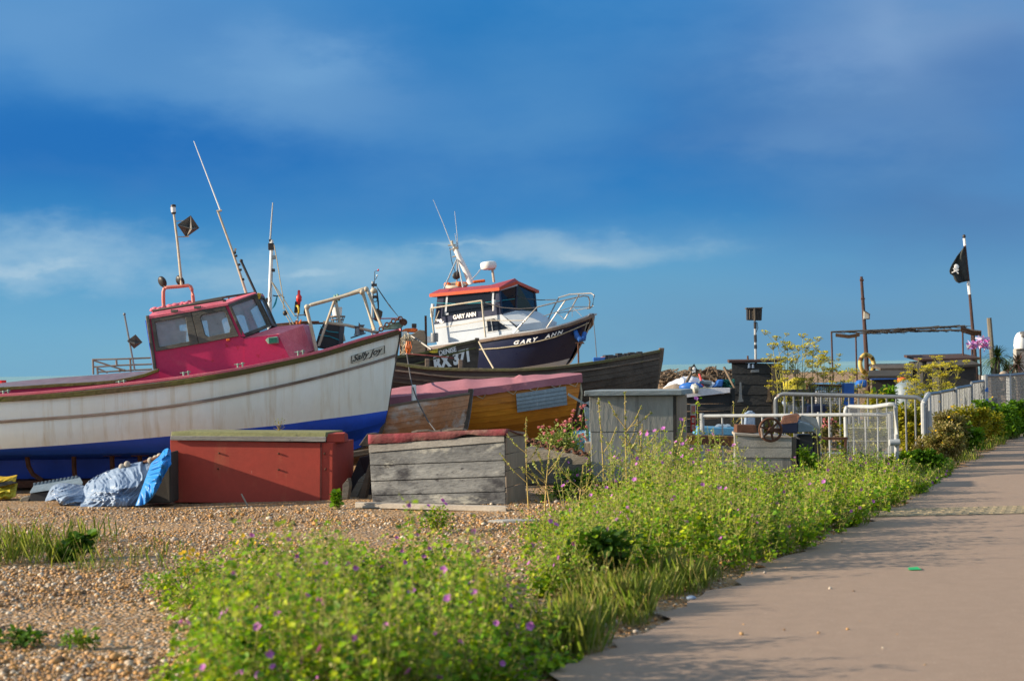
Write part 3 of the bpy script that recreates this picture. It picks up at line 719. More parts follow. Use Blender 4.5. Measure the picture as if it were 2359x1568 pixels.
# ================================================================== WHITE FISHING BOAT
DC = 22.6
def white_boat():
    base = G(440, 1112); base.y = DC; base.z = 0.0
    b = thing('fishing_boat', base, 'white fishing boat with blue bottom, crimson wheelhouse and Sally Joy on its bow', 'fishing boat')
    H = Hull(DC, n=48)
    bw = lambda x: 1.28 if x < 420 else max(0.0, 1.28 * (1 - ((x - 420) / 505.0) ** 2.3))
    def ln(pts, k=1.0, xe=None):
        out = []
        for x, y in pts:
            xx = x if xe is None else x * 925 / xe
            out.append((x, y, max(0.02, bw(min(xx, 925)) * k)))
        return out
    sheer = ln([(-420, 925), (-200, 918), (0, 907.8), (128, 898.5), (257, 885), (386, 870.6), (514, 853), (642, 829), (739, 807), (849, 774), (924, 757)])
    sheer2 = ln([(-420, 931), (-200, 924), (0, 913.8), (128, 904.8), (257, 891.5), (386, 877), (514, 859), (642, 834.5), (739, 812), (849, 781), (923, 762)], xe=923)
    railb = ln([(-420, 944), (-200, 936), (0, 925), (128, 918), (257, 907.5), (386, 892), (514, 871.5), (642, 845), (739, 824), (849, 790.5), (922, 766)], 0.985, 922)
    mid = ln([(-420, 990), (-200, 984), (0, 971), (128, 962), (257, 951.5), (386, 936), (514, 915.5), (642, 890), (739, 867.5), (849, 838), (913, 818)], 0.97, 915)
    wl = ln([(-420, 1052), (-200, 1046), (0, 1034), (128, 1026), (257, 1016), (391, 1004), (512, 991.7), (642, 979), (728, 967.5), (820, 956), (893, 945)], 0.9, 900)
    turn = ln([(-420, 1066), (-200, 1062), (0, 1048), (128, 1046), (257, 1044), (391, 1040), (512, 1032), (642, 1020), (728, 1008), (820, 990), (887, 972)], 0.74, 896)
    garb = [(-420, 1072, .11), (-200, 1070, .11), (12, 1060, .11), (128, 1058, .11), (257, 1056, .11), (391, 1054, .11), (512, 1050, .10), (642, 1043, .09), (728, 1034, .07), (820, 1015, .05), (882, 990, .03)]
    keel = [(-420, 1120, .09), (-200, 1118, .09), (12, 1116, .09), (128, 1114, .09), (257, 1112, .09), (391, 1108, .09), (512, 1098, .09), (642, 1082, .08), (728, 1064, .06), (820, 1034, .05), (878, 1002, .03)]
    Ls, L2, Lr, Lm, Lw, Lt, Lg, Lk = [H.line(q) for q in (sheer, sheer2, railb, mid, wl, turn, garb, keel)]
    mb = MB(); H.skin(mb, L2, Lr, 2); H.skin(mb, Lr, Lm, 4, 0.012); H.skin(mb, Lm, Lw, 6, 0.03); transom(mb, L2, Lr, Lm, Lw)
    build('hull', mb, M['hull_white'], b, shade=True, auto=0.9)
    mb = MB(); H.skin(mb, Lw, Lt, 4, 0.03); H.skin(mb, Lt, Lg, 4, -0.02); H.skin(mb, Lg, Lk, 3); transom(mb, Lw, Lt, Lg, Lk)
    build('bottom', mb, M['hull_blue'], b, shade=True, auto=0.9)
    mb = MB(); mid2 = H.between(L2, Lr, 2)[1]; H.rail(mb, mid2, 0.045, 0.072, inset=0.02); build('gunwale_rail', mb, M['rail_moss'], b, bevel=0.008)
    mb = MB(); H.rail(mb, Ls, 0.03, 0.04, dz=-0.015, inset=0.14); build('gunwale_cap', mb, M['pink'], b, bevel=0.006)
    mb = MB(); H.rail(mb, Lm, 0.028, 0.04, inset=0.01); build('rubbing_strake', mb, M['rail_wood'], b, bevel=0.006)
    mb = MB(); H.stem(mb, [(926, 756, 5), (914, 830, 5), (903, 890, 6), (895, 940, 6), (888, 975, 8), (879, 1003, 10), (850, 1026, 20), (800, 1052, 26)], 0.035)
    build('stem', mb, M['oldwood'], b, bevel=0.006)
    mb = MB(); H.deck(mb, H.line([(x, y + 16, q) for x, y, q in sheer])); build('deck', mb, M['rail_wood'], b)
    # inner coaming at the stern, lilac grey above a mossy trim, crimson below
    nd = DC - 1.02
    top = lerp_line([(-420, 898), (-200, 892), (0, 883), (35, 878), (128, 870), (206, 864.5), (300, 856.5), (347, 852.5), (366, 849)], 24)
    tri = lerp_line([(-420, 908), (-200, 903), (0, 895), (60, 892), (128, 887.5), (257, 879.5), (320, 868), (347, 860), (366, 852)], 24)
    low = lerp_line([(-420, 932), (-200, 926), (0, 915), (60, 910), (128, 905), (257, 892), (320, 884), (347, 880), (366, 877)], 24)
    for dd, off in ((nd, 0), (DC + 1.02, 2 * 1.02)):
        g = lambda l: [P(x, y, nd) + V((0, off, 0)) for x, y in l]
        mb = MB(); mb.grid([g(top), g(tri)]); mb.grid([[p + V((0, .05, 0)) for p in g(top)], [p + V((0, .05, 0)) for p in g(tri)]]); mb.grid([g(top), [p + V((0, .05, 0)) for p in g(top)]])
        build('coaming', mb, M['coam'], b)
        mb = MB(); mb.grid([g(tri), g(low)]); build('coaming_side', mb, M['red'], b)
        mb = MB(); mb.sweep(g(tri), [V((0, -.03, -.022)), V((0, .02, -.022)), V((0, .02, .022)), V((0, -.03, .022))]); build('coaming_trim', mb, M['rail_moss'], b, bevel=0.005)
    # ---- wheelhouse: near side plane at depth wn, mirrored to the far side
    wn = DC - 0.78; BK = V((0, 1.56, 0))
    def S(l, d=wn): return [P(x, y, d) for x, y in l]
    def both(mb, pts, ext):      # a slab on the near side and its mirror on the far side
        mb.prism(pts, ext); mb.prism([p + BK * 1.0 + V((0, -2 * (p.y - wn), 0)) for p in pts], V((ext[0], -ext[1], ext[2])))
    wh = build('wheelhouse', (lambda mb: (both(mb, S([(341, 733), (349.6, 732), (358.6, 809.6), (452.6, 792.5), (550.1, 774.4), (563, 779), (640.5, 769.9), (669.5, 830), (655, 850), (357, 893), (357, 850)]), V((0, .05, 0))),
        # back wall and the step in front
        mb.prism([P(341, 733, wn + .05), P(341, 733, wn) + BK - V((0, .05, 0)), P(357, 893, wn) + BK - V((0, .05, 0)), P(357, 893, wn + .05)], V((.05, 0, 0))),
        both(mb, S([(518, 705), (527, 700.3), (565, 776), (550.1, 774.4)]), V((0, .05, 0)))) and mb)(MB()), M['red'], b)
    # black edge strip and blue edge at the back corner
    mb = MB(); mb.tube(S([(339.5, 727), (357, 851)], wn - .02), 0.026, 6); build('corner_trim', mb, M['frame_dark'], wh)
    mb = MB(); mb.tube(S([(336.6, 738), (354, 846)], wn + .05), 0.014, 6); build('edge_strip', mb, M['hull_blue'], wh)
    # roof
    mb = MB(); 
    near = [(339, 724), (342, 732), (524, 701), (589, 677.5), (590, 672), (512, 694), (352, 718)]
    def roofline(l, off): return [P(x, y, d) + V((0, off, 0)) for x, y, d in l]
    edge_n = [P(340, 729, wn - .03), P(524, 697, wn - .03), P(590, 674, wn + .42)]
    edge_f = [V((p.x, 2 * DC - p.y, p.z)) for p in edge_n]
    rid_n = [P(352, 719, wn + .22), P(513, 693, wn + .22), P(583, 672, wn + .55)]
    rid_f = [V((p.x, 2 * DC - p.y, p.z)) for p in rid_n]
    mb.grid([edge_n, rid_n, rid_f, edge_f])
    mb.grid([[p - V((0, 0, .035)) for p in edge_n], [p - V((0, 0, .035)) for p in edge_f]])
    mb.grid([edge_n, [p - V((0, 0, .035)) for p in edge_n]]); mb.grid([edge_f, [p - V((0, 0, .035)) for p in edge_f]])
    mb.poly([edge_n[2], rid_n[2], rid_f[2], edge_f[2], edge_f[2] - V((0,0,.035)), edge_n[2] - V((0,0,.035))]); mb.poly([edge_n[0], rid_n[0], rid_f[0], edge_f[0], edge_f[0] - V((0,0,.035)), edge_n[0] - V((0,0,.035))])
    rf = build('roof', mb, M['pink'], wh)
    mb = MB()
    for q in (0, 1):
        l = S([(352, 719.5), (512, 693), (520, 697)], wn + .1)
        if q: l = [V((p.x, 2 * DC - p.y, p.z)) for p in l]
        mb.tube([p + V((0, 0, .02)) for p in l], 0.022, 6)
        l = [P(449, 697, wn + .3), P(520, 684, wn + .35), P(590, 674, wn + .5)]
        if q: l = [V((p.x, 2 * DC - p.y, p.z)) for p in l]
        mb.tube(l, 0.018, 6)
        for f in (.05, .3, .55, .8): p = l[0].lerp(l[2], f); mb.tube([p, p - V((0, 0, .06))], .012, 5)
    for x, y in ((402, 716), (455, 707.5)):
        mb.box(P(x, y, wn - .02), (.09, .05, .035))
    build('roof_rail', mb, M['frame_dark'], rf)
    # windows: frames with openings, panes between
    def window(outer, inner, d, ext=.03, mirror=True, gm='glass', fm='frame_dark', depths=None):
        o = [P(x, y, (depths[i] if depths else d) - .025) for i, (x, y) in enumerate(outer)]
        n = [P(x, y, (depths[i] if depths else d) - .025) for i, (x, y) in enumerate(inner)]
        for q in ((0, 1) if mirror else (0,)):
            oo, nn, e = o, n, V((0, ext + .03, 0))
            if q: oo = [V((p.x, 2*DC - p.y, p.z)) for p in o]; nn = [V((p.x, 2*DC - p.y, p.z)) for p in n]; e = -e
            fr = build('window', MB().ring(oo, nn, e), M[fm], wh, bevel=.006)
            build('pane', MB().poly([p + e * .5 for p in nn]), M[gm], fr)
    window([(347.5, 733), (390, 726), (439, 717.5), (449, 755), (457, 792), (408, 800.5), (358.6, 809.5), (353, 772)], [(356, 742), (390, 735.8), (426.4, 729.3), (431, 758), (435.4, 786), (400, 793), (365.9, 799.5), (361, 771)], wn)
    window([(440, 717.3), (480, 710.8), (518.5, 704.5), (534.5, 740), (549.6, 774), (505, 782.5), (458, 791.8), (450, 755)],
           [(461, 731), (466, 725), (510, 716), (518.5, 719), (530, 755), (528, 765.5), (480, 775.5), (472, 771)], wn)
    window([(525, 701), (557, 689), (589, 677), (606, 714), (622.4, 751), (590, 766), (559.5, 780), (542, 741)],
           [(533, 705), (560, 695.5), (585, 687.5), (599, 718), (613, 748), (586, 759), (561, 768), (547, 738)], wn, depths=[wn, wn+.2, wn+.42, wn+.46, wn+.5, wn+.27, wn+.03, wn], mirror=True)
    # centre windscreen joining the two quarter windows
    a, c = P(592, 678, wn + .44), P(628, 750, wn + .54)
    a2, c2 = [V((p.x, 2*DC - p.y, p.z)) for p in (a, c)]
    k1 = a.lerp(c, .08) + V((0, .06, 0)); k2 = a.lerp(c, .92) + V((0, .06, 0)); k3 = V((k2.x, 2*DC - k2.y, k2.z)); k4 = V((k1.x, 2*DC - k1.y, k1.z))
    fr = build('window', MB().ring([a, c, c2, a2], [k1, k2, k3, k4], V((-.05, 0, 0))), M['frame_dark'], wh)
    build('pane', MB().poly([p - V((.025, 0, 0)) for p in (k1, k2, k3, k4)]), M['glass'], fr)
    # raised foredeck trunk in front of the wheelhouse
    top = [P(563, 778.5, wn), P(640.5, 769.9, wn), P(698.3, 749.5, wn + .35)]; bot = [P(563, 850, wn), P(669.5, 828, wn), P(719, 808, wn + .40)]
    mir = lambda p: V((p.x, 2 * DC - p.y, p.z))
    rid = [P(590, 768, wn + .25), P(638.7, 752, wn + .3), P(699, 746, wn + .5)]
    mb = MB(); mb.grid([rid, top, bot]); mb.grid([[mir(p) for p in l] for l in (rid, top, bot)]); mb.grid([rid, [mir(p) for p in rid]])
    mb.poly([top[2], bot[2], mir(bot[2]), mir(top[2])]); mb.poly([rid[2], top[2], mir(top[2]), mir(rid[2])])
    fd = build('foredeck_trunk', mb, M['pink'], b)
    mb = MB(); mb.prism([P(563, 779.5, wn - .012), P(640.2, 770.8, wn - .012), P(669, 828, wn - .012), P(563, 850, wn - .012)], V((0, .008, 0))); build('trunk_side', mb, M['red'], fd)
    # green starboard lamp
    lp = P(624, 783.5, wn - .06)
    mb = MB(); mb.prism([P(611, 783, wn - .08), P(618, 777, wn - .1), P(639, 774.5, wn - .1), P(641, 790, wn - .1), P(618, 792, wn - .1)], V((0, .09, 0)))
    nl = build('side_lamp', mb, M['teal'], b, bevel=.008)
    build('lens', MB().prism([P(619.5, 779, wn - .115), P(637, 777, wn - .115), P(638, 788, wn - .115), P(620, 790, wn - .115)], V((0, .03, 0))), M['green_lens'], nl)
    build('marker_lamp', MB().box(P(525.7, 782.5, wn - .02), (.045, .03, .03), rz=0, ry=-.1), M['orange'], b, bevel=.005)
    for x, y in ((12, 905), (279, 882.5), (427, 862), (552, 842.5), (691, 814)):
        mb = MB()
        p = P(x - 4, y + 2, DC - bw(x) + .06); q = P(x + 7, y - .5, DC - bw(x) + .06)
        for k in (p, q): mb.lathe(k - V((0, 0, .03)), (0, 0, 1), [(.02, 0), (.013, .02), (.013, .05), (.02, .06), (.012, .075)], 10)
        mb.tube([p + V((-.05, 0, .03)), q + V((.03, 0, .03))], .007, 6)
        build('cleat', mb, M['teal'], b)
    # roof gear
    ar = MB(); l = [(377.6, 712), (376.5, 690), (376.4, 672), (378.5, 665), (384, 662), (410, 660), (434, 657.5), (439, 660), (442, 667), (444, 680), (446, 699)]
    ar.tube(S(l, DC - .1), .026, 10); arch = build('roof_arch', ar, M['orange_pipe'], b, shade=True)
    for x, y, t in ((374, 649, .42), (415, 647, .5)):
        mb = MB(); m3 = Matrix.Rotation(.75, 3, 'Z') @ Matrix.Rotation(-.42, 3, 'Y')
        mb.ell(P(x, y, DC - .05), (.045, .085, .085), m3, 16, 10); mb.tube([P(x + 3, y + 8, DC - .05), P(x + 7, y + 13, DC - .1)], .012, 6)
        build('flood_lamp', mb, M['black'], arch, shade=True)
    mb = MB(); 
    for i in range(46):
        t = i / 45; mb.ell(P(352 + 90 * t + R.uniform(-3, 3), 716 - 17 * t + R.uniform(-4, 2), DC + R.uniform(-.3, .3)), (R.uniform(.03, .06), R.uniform(.03, .06), R.uniform(.02, .035)), None, 8, 6)
    build('coiled_hose', mb, M['pink'], rf, shade=True)
    mb = MB(); mb.tube([P(419, 661, DC - .1), P(409, 560, DC - .1), P(400.5, 492, DC - .1)], [.022, .018, .016], 8)
    mast = build('light_mast', mb, M['cream'], b)
    mb = MB(); mb.lathe(P(400.3, 493, DC - .1), (-.08, 0, 1), [(.03, 0), (.035, .02), (.03, .03)], 12); mb.lathe(P(399.5, 477, DC - .1), (-.08, 0, 1), [(.038, 0), (.036, .03), (.01, .04)], 12)
    top_l = build('lamp_cap', mb, M['black'], mast)
    build('lamp_glass', MB().lathe(P(400, 489, DC - .1), (-.08, 0, 1), [(.033, 0), (.036, .03), (.033, .075)], 14), M['white'], mast, shade=True)
    def refl(cx, cy, s, d, parent, rot):
        # an octahedral radar reflector: three crossed square plates
        c = P(cx, cy, d); mb = MB(); m3 = Matrix.Rotation(rot, 3, 'Z') @ Matrix.Rotation(.35, 3, 'X') @ Matrix.Rotation(.12, 3, 'Y')
        ax = [V((s, 0, 0)), V((0, s, 0)), V((0, 0, s))]
        for i, j, k in ((0, 1, 2), (1, 2, 0), (0, 2, 1)):
            q = [ax[i], ax[j], -ax[i], -ax[j]]
            mb.prism([c + m3 @ p - (m3 @ ax[k]) * .004 for p in q], (m3 @ ax[k]) * .012)
        return build('radar_reflector', mb, M['reflector'], parent)
    refl(434, 521.5, .165, DC - .1, mast, .5)
    mb = MB(); mb.tube([P(403.5, 510, DC - .1), P(424, 508.5, DC - .1)], .007, 5); mb.tube([P(407, 545.8, DC - .1), P(436, 545, DC - .1)], .007, 5); build('reflector_bracket', mb, M['cream'], mast)
    mb = MB(); mb.tube([P(507, 483, DC + .3), P(446.5, 325, DC + .3)], [.011, .006], 8); an = build('whip_aerial', mb, M['white'], b)
    mb = MB(); mb.tube([P(567.5, 676, DC + .3), P(556, 640, DC + .3), P(535, 577, DC + .3), P(501.5, 486, DC + .3)], [.021, .02, .017, .015], 8); mb.tube([P(499, 486.5, DC + .3), P(511, 485, DC + .3)], .016, 6)
    mb.tube([P(541, 580, DC + .3), P(543, 572, DC + .3)], .014, 6)
    build('aerial_mount', mb, M['cream'], an)
    mb = MB()
    for x, y in ((541, 583), (544, 590), (551, 610), (554, 622), (560, 644)):
        mb.lathe(P(x, y + 2, DC + .3), P(x - 4, y - 14, DC + .3) - P(x, y, DC + .3), [(.024, 0), (.024, .03)], 8)
    build('aerial_band', mb, M['black'], an)
    mb = MB(); mb.tube([P(590, 676, DC - .25), P(556.5, 603, DC - .25)], .018, 8); mb.ell(P(555.6, 600.5, DC - .25), (.026, .026, .024), None, 10, 7); build('roof_pole', mb, M['black'], b)
    build('horn', MB().box(P(596, 682, DC - .3), (.05, .06, .09), ry=.25), M['yellow'], b, bevel=.01)
    # pipe gallows at the bow
    gn, gf = DC - .55, DC + .45
    def gal(pts): 
        mb = MB(); mb.tube(pts, .026, 10); return mb
    g1 = [P(729, 808, gn), P(716, 750, gn), P(706.5, 713, gn), P(708, 705.5, gn), P(716, 702.5, gn), P(772, 687.5, gn), P(825, 672.5, gn), P(833, 671.5, gn), P(837, 678, gn), P(862, 760, gn)]
    g2 = [P(773.5, 687, gf), P(830, 668, gf), P(840, 664.5, gf), P(846, 668, gf), P(850, 676, gf), P(879, 752, gf)]
    ga = build('bow_gallows', gal(g1), M['cream'], b, shade=True); build('far_frame', gal(g2), M['cream'], ga, shade=True)
    mb = MB()
    for (x, y, d) in ((707.5, 707, gn), (834, 673, gn), (843.5, 666, gf)): mb.ell(P(x, y, d), (.040, .040, .040), None, 12, 8)
    build('elbow_joint', mb, M['cream'], ga, shade=True)
    mb = MB()
    mb.tube([P(771.6, 689, gn + .1), P(752, 745, gn + .1), P(734, 797, gn + .1)], .019, 8); mb.tube([P(772.7, 690, gf), P(783, 745, gf), P(793, 786, gf)], .024, 8)
    mb.tube([P(745, 742, gn + .15), P(800, 749, gn + .3), P(871, 766, gn + .5)], .022, 8)
    build('brace', mb, M['cream'], ga, shade=True)
    mb = MB(); mb.torus(P(773, 688, gn + .2), (1, .2, .3), .04, .02, 14, 8); mb.torus(P(779, 685, gn + .3), (1, .2, .3), .035, .02, 14, 8); build('hook_ring', mb, M['teal'], ga)
    # bow fittings
    mb = MB(); mb.prism([P(878, 760, DC - .04), P(884, 752, DC - .04), P(905, 744, DC - .04), P(925, 739, DC - .04), P(931, 745, DC - .04), P(922, 757, DC - .04)], V((0, .16, 0)))
    br = build('bow_roller', mb, M['teal'], b, bevel=.008)
    mb = MB(); mb.lathe(P(928, 741, DC - .1), (0, 1, 0), [(.05, 0), (.035, .06), (.035, .18), (.05, .24)], 14); build('roller', mb, M['rust'], br)
    mb = MB(); chain(mb, [P(872, 764, DC - .1), P(884, 752, DC - .1), P(903, 741, DC - .1), P(924, 733, DC - .1), P(930, 735, DC - .1)], .011, .052); build('anchor_chain', mb, M['rust'], b)
    mb = MB()
    mb.lathe(P(823, 772, DC - .2), (0, 0, 1), [(.05, 0), (.035, .03), (.03, .1), (.05, .13)], 12); mb.lathe(P(833, 769, DC - .1), (0, 0, 1), [(.05, 0), (.035, .03), (.03, .1), (.05, .13)], 12); mb.tube([P(808, 778, DC - .2), P(842, 767, DC - .1)], .012, 6)
    build('mooring_bitts', mb, M['galv'], b)
    mb = MB(); mb.prism([P(826, 742, DC - .1), P(831, 749, DC - .1), P(833, 768, DC - .1), P(829, 768, DC - .1)], V((0, .04, 0))); build('anchor_fluke', mb, M['rust'], b)
    mb = MB(); mb.prism(S([(724, 800), (737, 758), (745, 744), (783, 747), (779, 795), (760, 806)], DC), V((.02, .5, 0))); build('net_box', mb, M['slate'], b, bevel=.02)
    mb = MB(); mb.tube(S([(738, 752), (755, 763), (780, 766)], DC - .02), .006, 5); mb.tube(S([(735, 771), (760, 775), (781, 783)], DC - .02), .006, 5); build('twine', mb, M['rope_cyan'], b)
    mb = MB(); q = P(5, 884, DC - .95); mb.lathe(q - V((0, 0, .06)), (0, 0, 1), [(.03, 0), (.03, .06), (.055, .065), (.055, .11)], 12); build('stern_post', mb, M['redplast'], b); build('blue_line', MB().tube(S([(4, 891), (20, 896), (34, 891), (38, 885)], DC - .95), .016, 6), M['blueplast'], b)
    # rudder-end rail and pole at the stern
    mb = MB(); sd = DC - .9
    for l in ([(213, 828), (280, 826.5), (347, 824)], [(215, 845), (280, 841), (350, 838.5)], [(213, 829), (250, 841), (288, 853)], [(224, 857), (262, 855), (350, 850)], [(224, 848), (248, 858)]): mb.tube(S(l, sd), .013, 6)
    for x, y0, y1 in ((214, 827, 862), (224, 845, 862), (300, 826, 856), (268, 829, 842), (275, 850, 857), (286, 850, 856)): mb.tube(S([(x, y0), (x + 1, y1)], sd), .014, 6)
    build('stern_rail', mb, M['rail_wood'], b)
    mb = MB(); mb.tube(S([(310.5, 854), (298, 785), (287, 727)], sd), .013, 7); mb.ell(P(286.5, 723.5, sd), (.02, .02, .02)); sp = build('stern_pole', mb, M['galv'], b)
    refl(310.5, 786.5, .105, sd, sp, .2)
    # cradle brackets under the turn of the bilge
    for x, w, bend in ((62, 70, 1), (170, 44, 0), (258, 40, 0), (322, 40, 0)):
        mb = MB(); d = DC - .55
        mb.prism([P(x - w/2, 1046, d), P(x + w/2, 1045, d), P(x + w/2, 1050, d), P(x - w/2, 1051, d)], V((0, .25, 0)))
        l = [(x, 1050), (x + 4, 1074), (x + 14, 1092), (x + 36, 1106)] if bend else [(x, 1050), (x + 1, 1080), (x + 3, 1108)]
        mb.tube(S(l, d + .05), .035, 6); build('cradle_bracket', mb, M['rust'], b)
    mb = MB(); mb.prism(S([(-60, 1108), (430, 1103), (430, 1122), (-60, 1124)], DC - .5), V((0, 1.0, 0))); build('cradle_beam', mb, M['rust'], b, bevel=.01)
    mb = MB(); mb.prism(S([(250, 1043.5), (376, 1040), (376, 1045), (250, 1048.5)], DC - .56), V((0, .02, 0))); build('bilge_strip', mb, M['tray_blue'], b)
    # name board
    q = [P(809.5, 819.3, DC - bw(809) - .0), P(886.7, 795.3, DC - .2), P(886.7, 813, DC - .19), P(810.2, 837, DC - .48)]
    a = q[0]; 
    def hp(x, y):   # point just off the bow planking
        return P(x, y, DC - bw(min(925, x * 925 / 919.0)) * 0.98 - .02)
    q = [hp(809.5, 819.3), hp(848, 807.5), hp(886.7, 795.3), hp(886.7, 812.9), hp(848, 825), hp(810.2, 837)]
    npl = build('name_board', MB().prism(q, V((.006, .012, 0))), M['plate'], b)
    q2 = [(811, 820.3), (848, 808.8), (885.5, 797), (885.5, 812), (848, 823.7), (811.5, 835.5)]
    build('board_edge', MB().ring(q, [p.lerp((q[1] + q[4]) * .5, .045) for p in q], V((-.001, -.006, 0))), M['frame_dark'], npl)
    o = hp(813.5, 832.5) + V((-.004, -.012, 0)); e = hp(884, 810.5) + V((-.004, -.012, 0))
    text('lettering', 'Sally Joy', o, e - o, V((.10, .0, 1)), .128, M['text_black'], npl, shear=.32, off=.012, width=(e - o).length * .96)
    return b
WB = white_boat()
# things inside the wheelhouse
mb = MB(); mb.lathe(P(411, 806, DC), (0, 0, 1), [(.10, 0), (.12, .26), (.125, .27)], 18); solo('plastic_tub', mb, M['plate'], 'cream plastic tub standing inside the crimson wheelhouse behind its rear window', 'tub', shade=True)

# ================================================================== OLD BOAT WITH PAINTED NUMBER (mostly hidden)
DN = 29.6
def denise():
    base = V((P(900, 850, DN).x, DN, gz(0, DN)))
    b = thing('fishing_boat', base, 'dark old wooden boat painted DENISE and RX 371 behind the long black hull', 'fishing boat')
    H = Hull(DN, n=30)
    bw = lambda x: .95 if x < 850 else max(.03, .95 * (1 - ((x - 850) / 250.0) ** 2.2))
    ln = lambda pts, k=1: [(x, y, max(.02, bw(x) * k)) for x, y in pts]
    sh = H.line(ln([(560, 822), (700, 826), (850, 826), (930, 820), (987, 811), (1040, 797), (1097, 784)])); md = H.line(ln([(560, 845), (700, 850), (850, 850), (930, 844), (987, 829.5), (1040, 815), (1097, 801)], .97))
    lw = H.line(ln([(560, 880), (700, 885), (850, 886), (930, 884), (987, 878), (1040, 868), (1097, 850)], .85)); kl = H.line([(x, y, .06) for x, y in [(560, 1000), (700, 1003), (850, 1003), (930, 1000), (987, 990), (1040, 965), (1094, 900)]])
    mb = MB(); H.skin(mb, sh, md, 2); build('sheer_strake', mb, M['oldwood'], b)
    mb = MB(); H.clinker(mb, md, lw, 3, .01); H.clinker(mb, lw, kl, 6, .01); transom(mb, sh, md, lw, kl); build('hull', mb, M['oldwood'], b)
    mb = MB(); H.rail(mb, sh, .03, .05, inset=.05); build('gunwale_rail', mb, M['mosswood'], b, bevel=.006)
    mb = MB(); H.rail(mb, md, .035, .03, inset=.0); build('rubbing_strake', mb, M['mosswood'], b, bevel=.006)
    mb = MB(); H.stem(mb, [(1104, 778, 10), (1103, 815, 10), (1100, 850, 10), (1092, 905, 14), (1040, 970, 20)], .05); build('stem', mb, M['oldwood'], b, bevel=.01)
    mb = MB(); H.deck(mb, sh, -.12); build('deck', mb, M['oldwood2'], b)
    on = lambda x, y, k=.985: P(x, y, DN - bw(x) * k - .03)
    o = on(1012, 819); e = on(1051.5, 808.5); text('lettering', 'DENISE', o, e - o, V((-.12, 0, 1)), .132, M['text_white'], b, off=.03, width=(e - o).length)
    o = on(1001, 851, .97); e = on(1082, 830, .97); text('number', 'RX 371', o + V((0, -.01, 0)), e - o, V((-.10, 0, 1)), .31, M['text_white'], b, off=.055, width=(e - o).length)
    # timbers standing on deck
    mb = MB(); mb.prism([P(940, 771, DN), P(952, 768, DN), P(966, 759.5, DN), P(978, 761, DN), P(981, 775, DN), P(980, 815, DN), P(936, 815, DN)], V((0, .06, 0))); build('upright_board', mb, M['oldwood2'], b, bevel=.01)
    mb = MB(); mb.tube([P(980.5, 727, DN + .3), P(982, 812, DN + .3)], .022, 8); build('upright_pole', mb, M['rust'], b)
    mb = MB(); mb.tube([P(939, 768, DN - .3), P(965, 785, DN - .5), P(994, 805, DN - .8)], .022, 8); build('tiller_bar', mb, M['reflector'], b)
    mb = MB(); mb.prism([P(988, 810, DN - .75), P(1004, 803, DN - .75), P(1008, 803, DN - .75), P(1008, 812, DN - .75), P(996, 813, DN - .75)], V((0, .1, 0))); build('yellow_fitting', mb, M['tarp_yellow'], b)
    # canopy boat tender top, lamp and bin
    mb = MB(); mb.prism([P(924, 761, DN + .2), P(935, 756, DN + .2), P(958, 755, DN + .2), P(961, 760, DN + .2), P(957, 765, DN + .2), P(926, 764, DN + .2)], V((0, .4, 0))); build('orange_float', mb, M['orange'], b, bevel=.02)
    mb = MB(); mb.box(P(954, 750, DN + .2), (.09, .08, .08)); build('work_lamp', mb, M['black'], b, bevel=.01)
    mb = MB(); mb.prism([P(927, 763, DN + .2), P(938, 763, DN + .2), P(940, 820, DN + .2), P(924, 820, DN + .2)], V((0, .3, 0))); build('white_locker', mb, M['hull_white'], b)
    # tangle of ropes
    mb = MB()
    for i in range(26):
        x = R.uniform(928, 945); y = R.uniform(768, 785); l = [P(x, y, DN - .5)]
        for k in range(4): l.append(P(x + R.uniform(-9, 9), y + (k + 1) * R.uniform(7, 12), DN - .5 + R.uniform(-.1, .1)))
        mb.tube(l, .009, 4)
    build('rope_tangle', mb, M['rope_pale'], b)
    mb = MB()
    for i in range(5):
        x = R.uniform(937, 946); mb.tube([P(x, 786, DN - .6), P(x + R.uniform(-4, 4), 800, DN - .62), P(x + R.uniform(-5, 5), 816, DN - .6)], .011, 4)
    build('orange_cord', mb, M['orange'], b)
    mb = MB(); mb.tube([P(936, 815, DN - .9), P(980, 818, DN - .95), P(1030, 823, DN - .95), P(1045, 825, DN - .9)], .012, 5); build('red_cord', mb, M['rope_red'], b)
    # first mast with whip aerial
    d = DN + .2
    mb = MB(); mb.tube([P(620, 850, d), P(621.5, 700, d), P(624.5, 610, d), P(626.5, 553, d)], [.042, .04, .036, .03], 10); mast = build('mast', mb, M['white'], b, shade=True)
    build('whip_aerial', MB().tube([P(622, 562, d), P(625, 515, d), P(628.5, 467, d)], [.017, .015, .011], 8), M['galvw'], mast)
    mb = MB()
    for x, y, s in ((624.5, 568, (.10, .1, .13)), (629.5, 622.5, (.06, .07, .06)), (615.5, 691, (.05, .05, .08)), (623, 554, (.05, .05, .05))): mb.box(P(x, y, d), s)
    mb.tube([P(627, 628, d - .05), P(627, 645, d - .05), P(620, 680, d - .05), P(625, 692, d - .05), P(619, 697, d - .05)], .007, 5)
    build('mast_fitting', mb, M['black'], mast, bevel=.006)
    build('mast_lamp', MB().box(P(630.5, 592.5, d), (.075, .07, .075)), M['greycrate'], mast, bevel=.008)
    mb = MB()
    for l in ([(631.4, 564), (638, 600), (646, 650), (652.6, 688), (653, 712)], [(626.4, 649), (650, 695), (676, 746)], [(628, 651), (648, 680), (679, 728)], [(646, 680), (652, 683), (653, 690)], [(659, 726), (666, 738), (669, 748)]): mb.tube([P(x, y, d - .05) for x, y in l], .010, 5)
    build('rigging', mb, M['rope_pale'], mast)
    mb = MB(); mb.ell(P(656.7, 721, d), (.046, .046, .052)); build('black_float', mb, M['black'], mast, shade=True)
